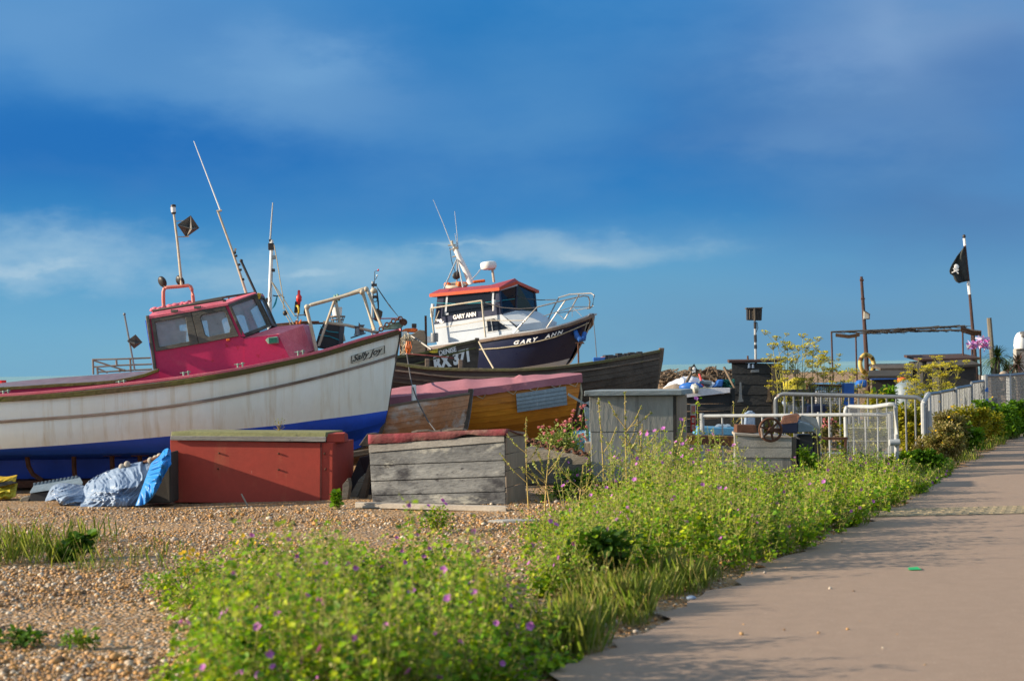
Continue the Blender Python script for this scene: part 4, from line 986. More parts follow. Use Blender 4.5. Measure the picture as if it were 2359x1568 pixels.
    mb = MB(); mb.grid([[P(637, 683, d), P(640, 682, d)], [P(633, 696, d), P(637, 698, d)], [P(630, 704, d), P(633, 706, d)], [P(626.5, 711, d), P(629, 710, d)]]); r = build('rag', mb, M['rope_cyan'], mast); s_ = r.modifiers.new('t', 'SOLIDIFY'); s_.thickness = .006
    mb = MB(); mb.tube([P(628.5, 680.5, d), P(638, 682, d), P(648, 680, d), P(655, 686, d)], .012, 5); build('crosstree', mb, M['black'], mast)
    # line marker with red float
    mb = MB(); mb.tube([P(685, 812, d), P(685.5, 750, d), P(686, 720, d)], .018, 7); mb.tube([P(679, 727, d), P(700, 725, d), P(705, 722, d)], .014, 6); dan = build('hauler_post', mb, M['galvw'], b)
    mb = MB(); mb.lathe(P(688.2, 701, d), (.03, 0, 1), [(.015, 0), (.03, .04), (.055, .07), (.055, .15), (.026, .19), (.026, .25), (.02, .27)], 14); build('red_float', mb, M['redplast'], dan, shade=True)
    mb = MB(); mb.torus(P(685.5, 713, d), (1, .5, .15), .075, .02, 18, 8); build('yellow_sheave', mb, M['yellow'], dan)
    mb = MB(); mb.box(P(685, 708, d + .04), (.10, .05, .22), ry=.1); mb.torus(P(704, 719, d), (1, .5, 0), .06, .018, 16, 6); build('block', mb, M['black'], dan)
    mb = MB(); mb.tube([P(682, 738, d - .03), P(684, 745, d - .03), P(690, 745, d - .03), P(694, 736, d - .03)], [.02, .03, .028, .012], 8); build('orange_hook', mb, M['orange'], dan)
    mb = MB(); mb.tube([P(632, 752, d + .1), P(700, 745, d + .1), P(765, 744, d + .1)], .022, 6); mb.tube([P(632, 747.5, d + .3), P(700, 741, d + .3), P(735, 741, d + .3)], .018, 6); mb.tube([P(640, 752, d + .1), P(640, 830, d + .1)], .02, 6); mb.tube([P(760, 744, d + .1), P(760, 830, d + .1)], .02, 6); build('deck_rail', mb, M['rust'], b)
    # white bucket on a wire stand
    mb = MB(); mb.lathe(P(777, 727, d), (0, 0, 1), [(.085, 0), (.095, .15), (.10, .16)], 18); bk = build('white_bucket', mb, M['white'], b, shade=True)
    mb = MB()
    for k in range(8):
        w = k * .785; mb.tube([P(777, 729, d) + V((.14*math.cos(w), .14*math.sin(w), 0)), P(777, 760, d) + V((.05*math.cos(w), .05*math.sin(w), 0))], .007, 4)
    mb.torus(P(777, 729, d), (0, 0, 1), .14, .016, 20, 6); mb.torus(P(777, 736, d), (0, 0, 1), .12, .01, 20, 6); mb.tube([P(777, 760, d), P(777, 825, d)], .02, 6)
    build('bucket_stand', mb, M['rail_wood'], bk)
    # second mast with red lamp
    mb = MB(); mb.tube([P(856.5, 850, d), P(857.5, 735, d), P(858.7, 648, d)], .022, 8); m2 = build('mast', mb, M['galvw'], b)
    mb = MB(); mb.tube([P(862.5, 655, d), P(863.5, 625, d), P(871, 624, d)], .007, 5); mb.tube([P(863, 645, d), P(868, 640, d), P(868, 636, d)], .006, 5); mb.box(P(862, 656.5, d), (.10, .06, .05))
    mb.tube([P(868, 668, d), P(871, 695, d), P(872, 712, d)], [.012, .018, .012], 6); mb.tube([P(858, 684, d), P(870, 683, d)], .03, 6); mb.torus(P(864, 690, d), (0, 1, 0), .04, .008, 14, 5)
    build('mast_fitting', mb, M['black'], m2)
    build('red_lamp', MB().ell(P(871.5, 622, d), (.014, .014, .022)), M['redplast'], m2); build('white_lamp', MB().ell(P(869, 634.5, d), (.016, .016, .018)), M['white'], m2)
    build('radome', MB().ell(P(861, 669.5, d - .02), (.065, .05, .055)), M['cream'], m2, shade=True)
    mb = MB(); mb.prism([P(861, 715, d), P(869, 710, d), P(881, 717, d), P(880, 726, d), P(874, 742, d), P(862, 738, d)], V((0, .06, 0))); build('brown_plate', mb, M['hutside'], m2)
    mb = MB(); mb.tube([P(868, 660, d), P(895, 700, d), P(919, 731, d)], .005, 4); mb.tube([P(869, 664, d), P(897, 705, d), P(921, 733, d)], .005, 4); mb.tube([P(896.5, 702, d), P(903, 712, d)], [.016, .006], 6); build('stay_wire', mb, M['rope_dark'], m2)
    mb = MB(); mb.tube([P(857, 734, d), P(923, 733, d)], .012, 5); build('red_spar', mb, M['rope_red'], m2)
    mb = MB(); mb.tube([P(923, 735, d), P(923, 830, d)], .02, 6); build('spar_post', mb, M['rust'], m2)
denise()

# ================================================================== NAVY BOAT
def navy_boat():
    ang = math.radians(30); AW = V((math.sin(ang), math.cos(ang), 0))
    x0 = 1150.0; d0 = 36.0
    # centre plane: world line through P(x0,..,d0) going right and towards the camera
    X0 = (x0 - 1179.5) / F * d0
    def dc(x):
        s = (x - 1179.5) / F; t = math.tan(ang)      # y = d0 - (X - X0) t ,  X = s y
        return (d0 + X0 * t) / (1 + s * t)
    base = V((P(1160, 850, d0).x, d0, gz(0, d0)))
    b = thing('fishing_boat', base, 'navy blue boat with red wheelhouse roof and GARY ANN lettered on its side', 'fishing boat')
    H = Hull(dc, AW, n=40)
    bw = lambda x: 1.2 if x < 1130 else max(.03, 1.2 * (1 - ((x - 1130) / 236.0) ** 2.2))
    ln = lambda pts, k=1, xe=1365: [(x, y, max(.02, bw(1130 + (x - 1130) * 235 / (xe - 1130) if x > 1130 else x) * k)) for x, y in pts]
    # near-side depth is dc - b*away.y in Hull.line
    sh = H.line(ln([(955, 805), (1006.8, 797), (1097.7, 784), (1183, 770), (1251.9, 760), (1315, 744), (1365, 725)]))
    s2 = H.line(ln([(955, 810), (1006.8, 802), (1097.7, 789), (1183, 775), (1251.9, 765), (1315, 750), (1363, 731)], 1, 1363))
    lo = H.line(ln([(955, 880), (1006.8, 873), (1097.7, 863), (1183, 849), (1251.9, 838.5), (1290, 831), (1313, 825)], .82, 1318))
    kl = H.line([(955, 930, .06), (1006.8, 925, .06), (1097.7, 915, .06), (1183, 900, .06), (1251.9, 880, .05), (1285, 860, .04), (1303, 841, .03)])
    mb = MB(); H.skin(mb, sh, lo, 8, .05); transom(mb, sh, lo); build('hull', mb, M['navy'], b, shade=True, auto=.9)
    mb = MB(); H.skin(mb, lo, kl, 4, .02); transom(mb, lo, kl); build('bottom', mb, M['ga_white'], b, shade=True, auto=.9)
    mb = MB(); H.rail(mb, sh, .05, .07, dz=-.03, inset=.05); build('gunwale_rail', mb, M['rail_wood'], b, bevel=.01)
    mb = MB(); H.rail(mb, sh, .02, .03, dz=.02, inset=.22); build('deck_edge', mb, M['ga_white'], b)
    mb = MB(); H.deck(mb, sh, -.01); build('deck', mb, M['ga_white'], b)
    mb = MB(); H.stem(mb, [(1367, 723, 4), (1343.5, 765, 4), (1325, 799, 4), (1304.5, 842, 5)], .03); build('stem', mb, M['navy'], b)
    # house: side plane offset hb from the centre line, mirrored
    hb = .80
    def N_(x, y, q=hb): return P(x, y, dc(x) - q * AW.y)
    def mirr(p, q=hb): return p + AW * (2 * q)
    def wall(name, pts, m, t=.04, q=hb, par=b):
        a = [N_(x, y, q) for x, y in pts]; mb = MB(); mb.prism(a, AW * t); mb.prism([mirr(p, q) for p in a], -AW * t); return build(name, mb, M[m], par)
    lw = wall('cabin_side', [(1000, 747.5), (1155.5, 724), (1196.8, 762), (1183, 770), (1098, 783), (1007, 796)], 'ga_white')
    # sloping trunk top from the wheelhouse foot to the foredeck
    a = [N_(1155.5, 724), N_(1188, 748), N_(1198, 762.5)]; tb = [N_(1188.5, 715, .5), N_(1246, 741, .38), N_(1250, 757, .3)]
    mb = MB(); mb.grid([a, tb, [mirr(p, k) for p, k in zip(tb, (.5, .38, .3))], [mirr(p) for p in a]]); build('trunk_top', mb, M['ga_white'], b, shade=True, auto=.5)
    wh = wall('wheelhouse', [(1008, 678), (1150, 663), (1155.5, 724), (1000, 747.5)], 'navy')
    mb = MB(); p = [N_(1009, 678), N_(1000, 747.5)]; p2 = [mirr(q) for q in p]; mb.poly([p[0], p[1], p2[1], p2[0]]); build('rear_bulkhead', mb, M['navy'], wh)
    # windscreen
    fa, fb = N_(1150.5, 664), N_(1156, 723.5); ga, gb = N_(1191, 650.5, .02), N_(1188.5, 711, .02)
    c1, c2 = mirr(fa), mirr(fb)
    mb = MB(); mb.poly([fa, fb, gb, ga]); mb.poly([ga, gb, c2, c1]); ws = build('windscreen', mb, M['glass_dark'], wh)
    mb = MB(); 
    for l in ([fa, ga, c1], [fb, gb, c2], [fa, fb], [ga, gb], [c1, c2]): mb.tube(l, .028, 6)
    build('windscreen_frame', mb, M['navy'], ws)
    mb = MB(); mb.tube([fa.lerp(fb, .06) + V((.02, -.03, 0)), fa.lerp(ga, .5) - V((0, .04, .05)), ga - V((0, .04, .06))], .02, 6); build('wiper_rail', mb, M['ga_white'], ws)
    # dark side window, bracket marks painted white
    wd = build('side_window', MB().prism([N_(1022, 683, hb + .01), N_(1132, 670.5, hb + .01), N_(1134, 712, hb + .01), N_(1018, 729, hb + .01)], AW * .012), M['glass_dark'], wh)
    mb = MB()
    for l in ([(1029.5, 680, 5), (1027, 722, 5)],): pass
    def barq(x0_, y0_, x1_, y1_, w):
        mb.prism([N_(x0_ - w/2, y0_, hb + .03), N_(x0_ + w/2, y0_, hb + .03), N_(x1_ + w/2, y1_, hb + .03), N_(x1_ - w/2, y1_, hb + .03)], AW * .01)
    barq(1030, 680, 1026, 725, 4); mb.prism([N_(1024, 721, hb + .03), N_(1033, 720, hb + .03), N_(1033, 724.5, hb + .03), N_(1024, 726, hb + .03)], AW * .01)
    barq(1136.5, 669, 1134.5, 701, 4); mb.prism([N_(1131, 669.5, hb + .03), N_(1138, 668.6, hb + .03), N_(1138, 673, hb + .03), N_(1131, 674, hb + .03)], AW * .01)
    build('window_bracket', mb, M['ga_white'], wh)
    o = N_(1044, 735.5, hb + .03); e = N_(1096.5, 727.5, hb + .03); text('lettering', 'GARY ANN', o, e - o, V((-.05, 0, 1)), .135, M['text_white'], wh, off=.035, width=(e - o).length)
    # small painted dolphin-like figure
    mb = MB(); fg = [(1007, 741), (1005, 736), (1009, 734.5), (1012, 735), (1015, 734), (1018, 736), (1018.5, 740), (1020, 741.5), (1023, 738.5), (1022, 742), (1018, 744), (1013, 743.5), (1011, 739)]
    mb.prism([N_(x, y, hb + .012) for x, y in fg], AW * .008); build('painted_figure', mb, M['text_white'], wh)
    # roof with chamfered front
    rb = hb + .12
    e0, e1, e2 = N_(989, 677, rb), N_(1150, 662, rb), N_(1193, 647, .06)
    f0, f1 = mirr(e0, rb), mirr(e1, rb)
    t0, t1, t2 = N_(1012, 666, rb - .28), N_(1146, 655, rb - .28), N_(1186, 641, .06)
    u0, u1 = mirr(t0, rb - .28), mirr(t1, rb - .28)
    dn = V((0, 0, -.07))
    mt = MB(); mt.poly([t0, t1, t2, u1, u0]); mb = MB(); mt.poly([e0, e1, t1, t0]); mt.poly([f0, f1, u1, u0]); mt.poly([e1, e2, t2, t1]); mt.poly([e2, f1, u1, t2]); mt.poly([e0, t0, u0, f0])
    ring = [e0, e1, e2, f1, f0]
    for i in range(5): q, r = ring[i], ring[(i + 1) % 5]; mb.poly([q, r, r + dn, q + dn])
    mb.poly([q + dn for q in ring]); rf = build('roof', mt, M['ga_top'], wh); build('roof_fascia', mb, M['ga_orange'], rf)
    # trunk window
    tw = [(1121, 736.5), (1139, 733.5), (1172, 757), (1124, 764)]
    fr = build('trunk_window', MB().ring([N_(1118.5, 734.5, hb + .012), N_(1140, 731, hb + .012), N_(1178, 758.5, hb + .012), N_(1121, 767, hb + .012)], [N_(x, y, hb + .012) for x, y in tw], AW * .03), M['galvw'], lw)
    build('pane', MB().poly([N_(x, y, hb + .004) for x, y in tw]), M['glass_dark'], fr)
    build('window_bar', MB().tube([N_(1131, 735, hb + .012), N_(1135, 762, hb + .012)], .014, 5), M['galvw'], fr)
    # radar
    dr = dc(1130)
    mb = MB(); c = P(1125.5, 612.5, dr); m3 = Matrix.Rotation(-.09, 3, 'Y')
    mb.lathe(c + m3 @ V((0, 0, -.085)), m3 @ V((0, 0, 1)), [(.10, 0), (.165, .02), (.185, .06), (.19, .12), (.17, .17), (.12, .185)], 28); ra = build('radar_dome', mb, M['white'], b, shade=True)
    mb = MB(); mb.tube([P(1138, 650, dr), P(1134.5, 622, dr)], .028, 8); mb.box(P(1133, 620.5, dr), (.16, .16, .02), ry=-.09); build('radar_post', mb, M['cream'], ra)
    mb = MB(); mb.tube([P(1110, 616, dr), P(1098, 632, dr), P(1085, 645, dr)], .012, 5); build('radar_cable', mb, M['ga_white'], ra)
    # leaning white mast with tripod and aerials
    dm = dc(1060)
    mb = MB(); l = [P(1086, 654, dm), P(1074, 625, dm), P(1058, 592, dm), P(1051, 577, dm), P(1044, 566, dm)]
    mb.tube(l, [.085, .07, .06, .06, .035], 10); ms = build('mast', mb, M['white'], b, shade=True)
    mb = MB(); mb.lathe(P(1043, 566, dm), (-.2, 0, 1), [(.028, 0), (.026, .07), (.03, .08), (.028, .12)], 12); mb.tube([P(1032, 565, dm), P(1050, 564, dm)], .018, 7); mb.tube([P(1036, 576, dm), P(1046, 571, dm)], .012, 6); mb.tube([P(1042, 592, dm), P(1058, 588, dm)], .018, 6); mb.box(P(1049, 574, dm), (.09, .08, .12), ry=.4); build('mast_head', mb, M['cream'], ms)
    mb = MB()
    for x, y, dd in ((1022, 666, -.55), (1052, 650, .5), (1066.5, 663, -.5)): mb.tube([P(1053.6, 594, dm), P(x, y, dm + dd)], .017, 7)
    build('mast_leg', mb, M['galvw'], ms)
    for nm, a, q in (('whip_aerial', (1041, 566), (998, 460)), ('whip_aerial', (1057, 594), (1047.3, 486)), ('whip_aerial', (1053, 572), (1048, 538))):
        build(nm, MB().tube([P(*a, dm), P((a[0]+q[0])/2 + 1, (a[1]+q[1])/2, dm), P(*q, dm)], [.012, .009, .005], 6), M['ga_white'], ms)
    mb = MB(); mb.tube([P(1036, 570, dm), P(1040, 600, dm), P(1049, 628, dm)], .008, 5); mb.tube([P(1055, 575, dm), P(1060, 586, dm)], .012, 5); build('mast_cable', mb, M['black'], ms)
    mb = MB(); mb.ell(P(1052, 634.5, dm), (.105, .03, .09), Matrix.Rotation(-.5, 3, 'Y')); mb.ell(P(1054, 631, dm), (.03, .1, .1)); build('black_ball_shape', mb, M['black'], ms, shade=True)
    # life raft ring on the roof
    mb = MB(); mb.torus(P(1050, 657.5, dm), (-.09, -.25, 1), .20, .06, 30, 10, .8); lr = build('life_ring', mb, M['cream'], rf, shade=True)
    mb = MB()
    for w in (0.2, 2.9, 5.2): mb.box(P(1050, 657.5, dm) + V((.20*math.cos(w), .20*math.sin(w), .02)), (.15, .15, .12), rz=w)
    build('orange_band', mb, M['orange'], lr, bevel=.04)
    mb = MB(); mb.box(P(1104, 648, dm), (.28, .2, .06), ry=-.09); build('orange_case', mb, M['orange'], rf, bevel=.02)
    # side and bow rails
    R_ = lambda l, q: [N_(x, y, q) for x, y in l]
    mb = MB(); mb.tube(R_([(992.5, 710), (1050, 701), (1110, 692)], 1.08), .018, 7); mb.tube(R_([(992.5, 710), (1000, 771)], 1.08), .02, 7); mb.tube(R_([(1110, 692), (1114, 735), (1118.5, 777)], 1.08), .022, 7)
    mb.tube(R_([(1004, 755.5), (1060, 748), (1114, 738), (1160, 738), (1212, 738)], 1.06), .010, 6); mb.tube(R_([(1002, 742), (1012, 716)], 1.08), .010, 5); build('side_rail', mb, M['cream'], b, shade=True)
    dcb = lambda x, q: P(x, 0, 30)
    nb, fbm = .75, -.55
    rs = lambda l: [P(x, y, dc(x) - q * AW.y) for x, y, q in l]
    mb = MB()
    mb.tube(rs([(1181.7, 768, .95), (1210, 737, .9), (1238, 707, .85), (1302.8, 690.8, .5), (1345, 681, .2), (1355, 683, .1), (1359, 694, .05), (1357, 710, .05), (1352, 711, .1)]), .016, 7)
    mb.tube(rs([(1256, 752, -.55), (1272, 715, -.55), (1287.7, 685.3, -.5), (1312.5, 677.8, -.4), (1362, 675.5, -.05), (1369, 680, 0), (1365, 705, 0), (1357, 711, .02)]), .016, 7)
    mb.tube(rs([(1251.9, 728, .8), (1290, 716, .6), (1318, 707, .4), (1362, 706, .05)]), .010, 6); mb.tube(rs([(1278, 722, -.5), (1318, 716, -.4), (1360, 708, 0)]), .010, 6)
    mb.tube(rs([(1258, 757, .6), (1283, 720, .6), (1303, 690.8, .5)]), .014, 6); mb.tube(rs([(1301, 735, -.3), (1318, 707, -.35), (1334, 678, -.3)]), .014, 6)
    for p_, q_ in (((1318, 706, -.3), (1318, 730, -.2)), ((1318, 706, -.3), (1340, 728, .0)), ((1284, 720, .5), (1300, 735, .4))): mb.tube(rs([p_, q_]), .007, 5)
    build('bow_rail', mb, M['steel'], b, shade=True)
    mb = MB(); mb.tube(rs([(1190, 681, .1), (1205, 687, .1), (1245, 691, .0), (1282, 690, .0)]), .010, 5); mb.tube(rs([(1114, 696, 1.05), (1155, 708, 1.0), (1197, 711.5, .95), (1235, 708.5, .85)]), .010, 5)
    build('guard_rope', mb, M['rope_dark'], b)
    mb = MB(); mb.tube(rs([(1004, 697.7, .9), (1060, 700, .9), (1110, 697, .95), (1150, 693, .85), (1186, 688, .1)]), .006, 5); build('turquoise_line', mb, M['rope_cyan'], b)
    mb = MB(); mb.tube(rs([(997, 700, .92), (995, 730, .92)]), .038, 8); mb.tube(rs([(1138, 690, .95), (1136.5, 716, .95)]), [.035, .02], 8); build('rolled_fender', mb, M['white'], b, shade=True)
    mb = MB(); mb.lathe(P(1001, 787, dc(1001) - 1.0), (0, 0, 1), [(.085, 0), (.09, .15), (.085, .2)], 14); build('exhaust_box', mb, M['galv'], b, shade=True)
    mb = MB(); mb.box(P(985, 782, dc(985)), (.35, .8, .14)); build('stern_thwart', mb, M['ga_white'], b)
    # rope swag, fender rope, hull lettering
    hn = lambda x, y, k=.96: P(x, y, dc(x) - (bw(1130 + (x - 1130) * 235 / 228.0) * k if x > 1130 else 1.2 * k) * AW.y - .05)
    mb = MB(); mb.tube([hn(1100, 805), hn(1150, 801.5), hn(1197, 795.5), hn(1245, 785), hn(1279, 776), hn(1325, 757), hn(1357, 743)], .012, 5); build('hull_rope', mb, M['rope_pale'], b)
    mb = MB(); mb.tube(rs([(1325, 762, .3), (1330, 776, .35), (1336, 781.5, .35), (1344, 781, .3), (1347, 766, .2)]), [.05, .062, .065, .062, .05], 10); mb2 = build('blue_fender', mb, M['blueplast'], b, shade=True)
    mb = MB(); mb.tube(rs([(1316, 748, .3), (1325, 762, .3)]), .008, 5); mb.tube(rs([(1347, 766, .2), (1352, 742, .1)]), .008, 5); build('fender_cord', mb, M['rope_pale'], mb2)
    word = 'GARY ANN'; xs_ = np.linspace(1182, 1297, 9)
    pts = [(1181, 793.5), (1210, 790), (1240, 783.5), (1270, 775.5), (1299, 766.5)]
    yy = lambda x: float(np.interp(x, [p[0] for p in pts], [p[1] for p in pts]))
    k = 0
    for i, ch in enumerate(word):
        if ch == ' ': continue
        xa, xb = xs_[i] + 1, xs_[i + 1] - 1.5
        o = hn(xa, yy(xa), .97); e = hn(xb, yy(xb), .97)
        text('letter', ch, o, e - o, V((.25, 0, 1)), .115, M['text_white'], b, off=.03, shear=.15, width=(e - o).length)
    return b
navy_boat()
# ================================================================== LONG DARK CLINKER BOAT
DK = 27.0
def dark_boat():
    base = V((P(1200, 850, DK).x, DK, gz(0, DK)))
    b = thing('wooden_boat', base, 'long blackened clinker boat with bare stem post lying behind the covered orange dinghy', 'boat')
    H = Hull(DK, n=44)
    bw = lambda x: 1.05 if x < 1200 else max(.04, 1.05 * (1 - ((x - 1200) / 325.0) ** 2.3))
    ln = lambda pts, k=1, xe=1521: [(x, y, max(.03, bw(1200 + (x - 1200) * 321 / (xe - 1200) if x > 1200 else x) * k)) for x, y in pts]
    sh = H.line(ln([(560, 815), (700, 820), (905, 838), (991, 848.5), (1134, 852), (1245, 849.5), (1340, 839.5), (1435, 825), (1521, 808)]))
    rb = H.line(ln([(560, 835), (700, 840), (908, 853), (1042, 868), (1180, 868), (1318, 856), (1435, 840), (1519, 825)], .99, 1519))
    bt = H.line(ln([(560, 940), (700, 945), (905, 955), (1042, 962), (1180, 958), (1318, 945), (1435, 925), (1511, 905)], .72, 1512))
    kl = H.line([(x, y, .06) for x, y in [(560, 1025), (700, 1027), (905, 1028), (1042, 1026), (1180, 1020), (1318, 1005), (1435, 970), (1508, 925)]])
    mb = MB(); H.clinker(mb, sh, rb, 1, .012); H.clinker(mb, rb, bt, 6, .014, .05); H.clinker(mb, bt, kl, 5, .012); transom(mb, sh, rb, bt, kl); build('hull', mb, M['oldwood'], b)
    mb = MB(); H.rail(mb, sh, .04, .05, inset=.06); build('gunwale_rail', mb, M['mosswood'], b, bevel=.008)
    mb = MB(); H.rail(mb, rb, .035, .03); build('rubbing_strake', mb, M['oldwood2'], b, bevel=.006)
    mb = MB(); H.stem(mb, [(1530, 801, 12), (1527, 830, 11), (1520, 868, 11), (1513, 905, 14), (1500, 940, 24)], .05); build('stem', mb, M['oldwood2'], b, bevel=.012)
    mb = MB(); H.deck(mb, sh, -.3); build('floorboards', mb, M['oldwood'], b)
    mb = MB()
    for x in (984, 1108, 1061):
        y = float(np.interp(x, [905, 991, 1134], [838, 848.5, 852])); mb.prism([P(x - 5, y - 22 if x < 1100 else y - 4, DK - 1.0), P(x + 5, y - 22 if x < 1100 else y - 4, DK - 1.0), P(x + 5, y + 2, DK - 1.0), P(x - 5, y + 2, DK - 1.0)], V((0, .12, 0)))
    build('timber_head', mb, M['oldwood2'], b, bevel=.01)
    mb = MB(); mb.box(P(1380, 829, DK - .3), (.2, .2, .09)); solo('blue_crate', mb, M['blueplast'], 'small bright blue crate on the gunwale of the long blackened boat', 'crate', bevel=.01)
    mb = MB(); mb.box(P(1391, 826, DK - .25), (.12, .1, .06), rz=.4); solo('orange_float', mb, M['orange'], 'small orange float beside the blue crate on the blackened boat', 'float', bevel=.02)
    mb = MB()
    for i in range(9): mb.box(P(1397 + i * 9.5, 823.5 - i * 1.0 + R.uniform(-1.5, 1.5), DK - .2), (.09, .3, R.uniform(.05, .1)), rz=R.uniform(-.2, .2))
    solo('pot_stack', mb, M['slate'], 'row of flat black fishing gear along the bow gunwale of the blackened boat', 'fishing gear', bevel=.008)
    return b
dark_boat()
# T-shaped pole standing behind the dark boat and its mooring lines
mb = MB(); p0 = P(1332, 790, 30.5); mb.tube([V((p0.x, p0.y, gz(p0.x, 30.5))), p0], .018, 7); mb.tube([P(1326, 790, 30.5), P(1346, 790, 30.5)], .016, 6)
solo('t_post', mb, M['rust'], 'thin rusty post with a short crossbar between navy bow and dark boat', 'post')
mb = MB(); mb.tube([P(1366, 728, 35), P(1371, 775, 32), P(1375, 826, 27.0)], .008, 5); solo('mooring_line', mb, M['rope_dark'], 'dark line hanging straight down from the navy bow to the blackened boat', 'rope')
mb = MB(); mb.tube([P(1103, 787, 29.3), P(1118, 816, 28.4), P(1137, 849, 26.2)], .014, 6); solo('mooring_line', mb, M['rope_pale'], 'pale rope slanting from the DENISE stem down to the dark gunwale', 'rope')
mb = MB(); mb.tube([P(937, 814, 28.2), P(944, 860, 25), P(948, 882, 23.0), P(957, 910, 22.3), P(968, 936, 22.15), P(985, 968, 22.0), P(1004, 993, 20.5)], .010, 5); solo('mooring_line', mb, M['rope_dark'], 'thin grey line drooping across the peeling brown dinghy', 'rope')

# ================================================================== COVERED ORANGE DINGHY
DO = 24.6
def orange_boat():
    base = V((P(1180, 850, DO).x, DO, 0))
    b = thing('covered_dinghy', base, 'orange varnished clinker dinghy under a mauve canvas cover with a grey panel', 'dinghy')
    H = Hull(DO, n=40)
    bw = lambda x: .85 if x < 1130 else .85 - .33 * ((x - 1130) / 210.0) ** 1.8
    ln = lambda pts, k=1: [(x, y, max(.03, bw(min(x, 1340)) * k)) for x, y in pts]
    sh = H.line(ln([(700, 938), (800, 934), (899, 928), (1080, 911), (1181, 898), (1260, 888), (1338, 877)], .98))
    bt = H.line(ln([(700, 1008), (800, 1008), (899, 1005), (1080, 990), (1181, 978), (1260, 965), (1324, 955)], .74))
    kl = H.line([(x, y, .05) for x, y in [(700, 1062), (800, 1062), (899, 1060), (1080, 1050), (1181, 1030), (1260, 1004), (1306, 980)]])
    mb = MB(); H.clinker(mb, sh, bt, 6, .014, .05); H.clinker(mb, bt, kl, 4, .012, .02); transom(mb, sh, bt, kl)
    e = [l[0][-1] for l in (sh, bt, kl)] + [l[1][-1] for l in (kl, bt, sh)]; mb.poly(e)
    build('hull', mb, M['varnish'], b)
    mb = MB(); H.rail(mb, kl, .02, .06, dz=-.03); build('keel', mb, M['oldwood'], b)
    # canvas cover: ridge along the middle, lapping over the gunwale, slightly scalloped
    top = lerp_line([(700, 905, .04), (800, 900, .04), (896, 895, .04), (937, 888.6, .04), (1054, 875.9, .04), (1197, 866.4, .04), (1308, 860.5, .04), (1336, 859.5, .04)], 64)
    eav = lerp_line([(700, 925, .1), (800, 922, .1), (899, 915, .1), (1080, 897, .1), (1181, 884, .1), (1260, 873, .1), (1341, 861.5, .1)], 64)
    low = lerp_line([(700, 944, .1), (800, 940, .1), (899, 931, .1), (1080, 913.5, .1), (1181, 900, .1), (1260, 890, .1), (1342, 880, .1)], 64)
    rows = [[], [], [], [], [], []]
    for i in range(64):
        x = eav[i][0]; k = bw(min(x, 1340)) + .03
        w1 = .007 * math.sin(x * .083) + .010 * math.sin(x * .031 + 1) + .035 * math.exp(-((x - 1199) / 8) ** 2) - .03 * math.exp(-((x - 1186) / 7) ** 2) - .025 * math.exp(-((x - 975) / 10) ** 2) + .02 * math.exp(-((x - 1075) / 12) ** 2); sc = .006 * math.sin(x * .21) + .004 * math.sin(x * .7)
        r0 = P(top[i][0], top[i][1], DO); r0.z += w1 * .5
        e0 = P(eav[i][0], eav[i][1], DO - k); l0 = P(low[i][0], low[i][1], DO - k - .01); l0.z += sc * .8; e0.y += w1
        mdl = r0.lerp(e0, .5); mdl.z += .03 + w1
        mr_ = lambda p: V((p.x, 2 * DO - p.y, p.z))
        for q, p in enumerate((l0, e0, mdl)): rows[q].append(p)
        rows[3].append(r0)
        for q, p in enumerate((mr_(mdl), mr_(e0))): rows[4 + q].append(p)
    rows.append([V((p.x, 2 * DO - p.y, p.z)) for p in rows[0]])
    mb = MB(); mb.grid(rows); mb.poly([r[-1] for r in rows]); cv = build('canvas_cover', mb, M['mauve'], b, shade=True, auto=.7)
    mb = MB()
    for i in (40, 47, 52, 57, 61):
        p = rows[0][i]; q = P(low[i][0] + 4, low[i][1] + 8, p.y + .02); mb.tube([rows[0][i - 1], q, rows[0][i + 1]], .006, 4)
    build('lacing', mb, M['rope_pale'], cv)
    # grey panel fixed over the strakes
    sk = H.between(sh, bt, 6, .05)
    k = DO - .80
    pn = [(1189, 906.5), (1246, 897.5), (1303.5, 889.5), (1305.7, 932), (1250, 941), (1192.4, 949.5)]
    mb = MB(); rows2 = []
    for j in range(6):
        t = j / 5.0
        r1 = []
        for i in range(9):
            s = i / 8; x = 1189 + (1304 - 1189) * s + 3 * t; y = (906.5 + (889.5 - 906.5) * s) * (1 - t) + (949.5 + (932 - 949.5) * s) * t
            r1.append(P(x, y, DO - bw(x) * (.98 - .06 * t) - .065 - .03 * math.sin(t * 2.6)))
        rows2.append(r1)
        if 0 < j < 5: rows2.append([p + V((0, .014, -.004)) for p in r1])
    mb.grid(rows2); pnl = build('grey_panel', mb, M['greypatch'], b); sm = pnl.modifiers.new('t', 'SOLIDIFY'); sm.thickness = .012
    mb = MB(); mb.tube([P(1336, 880, DO - .5), P(1340, 905, DO - .52), P(1338, 930, DO - .5), P(1332, 955, DO - .45)], .015, 6); build('stern_line', mb, M['rope_pale'], b)
    mb = MB(); mb.prism([P(1308, 880, DO - .56), P(1340, 877, DO - .5), P(1322, 960, DO - .42), P(1306, 985, DO - .2), P(1300, 985, DO - .2), P(1313, 955, DO - .45)], V((0, .05, 0))); build('transom_edge', mb, M['varnish'], b, bevel=.01)
    return b
orange_boat()

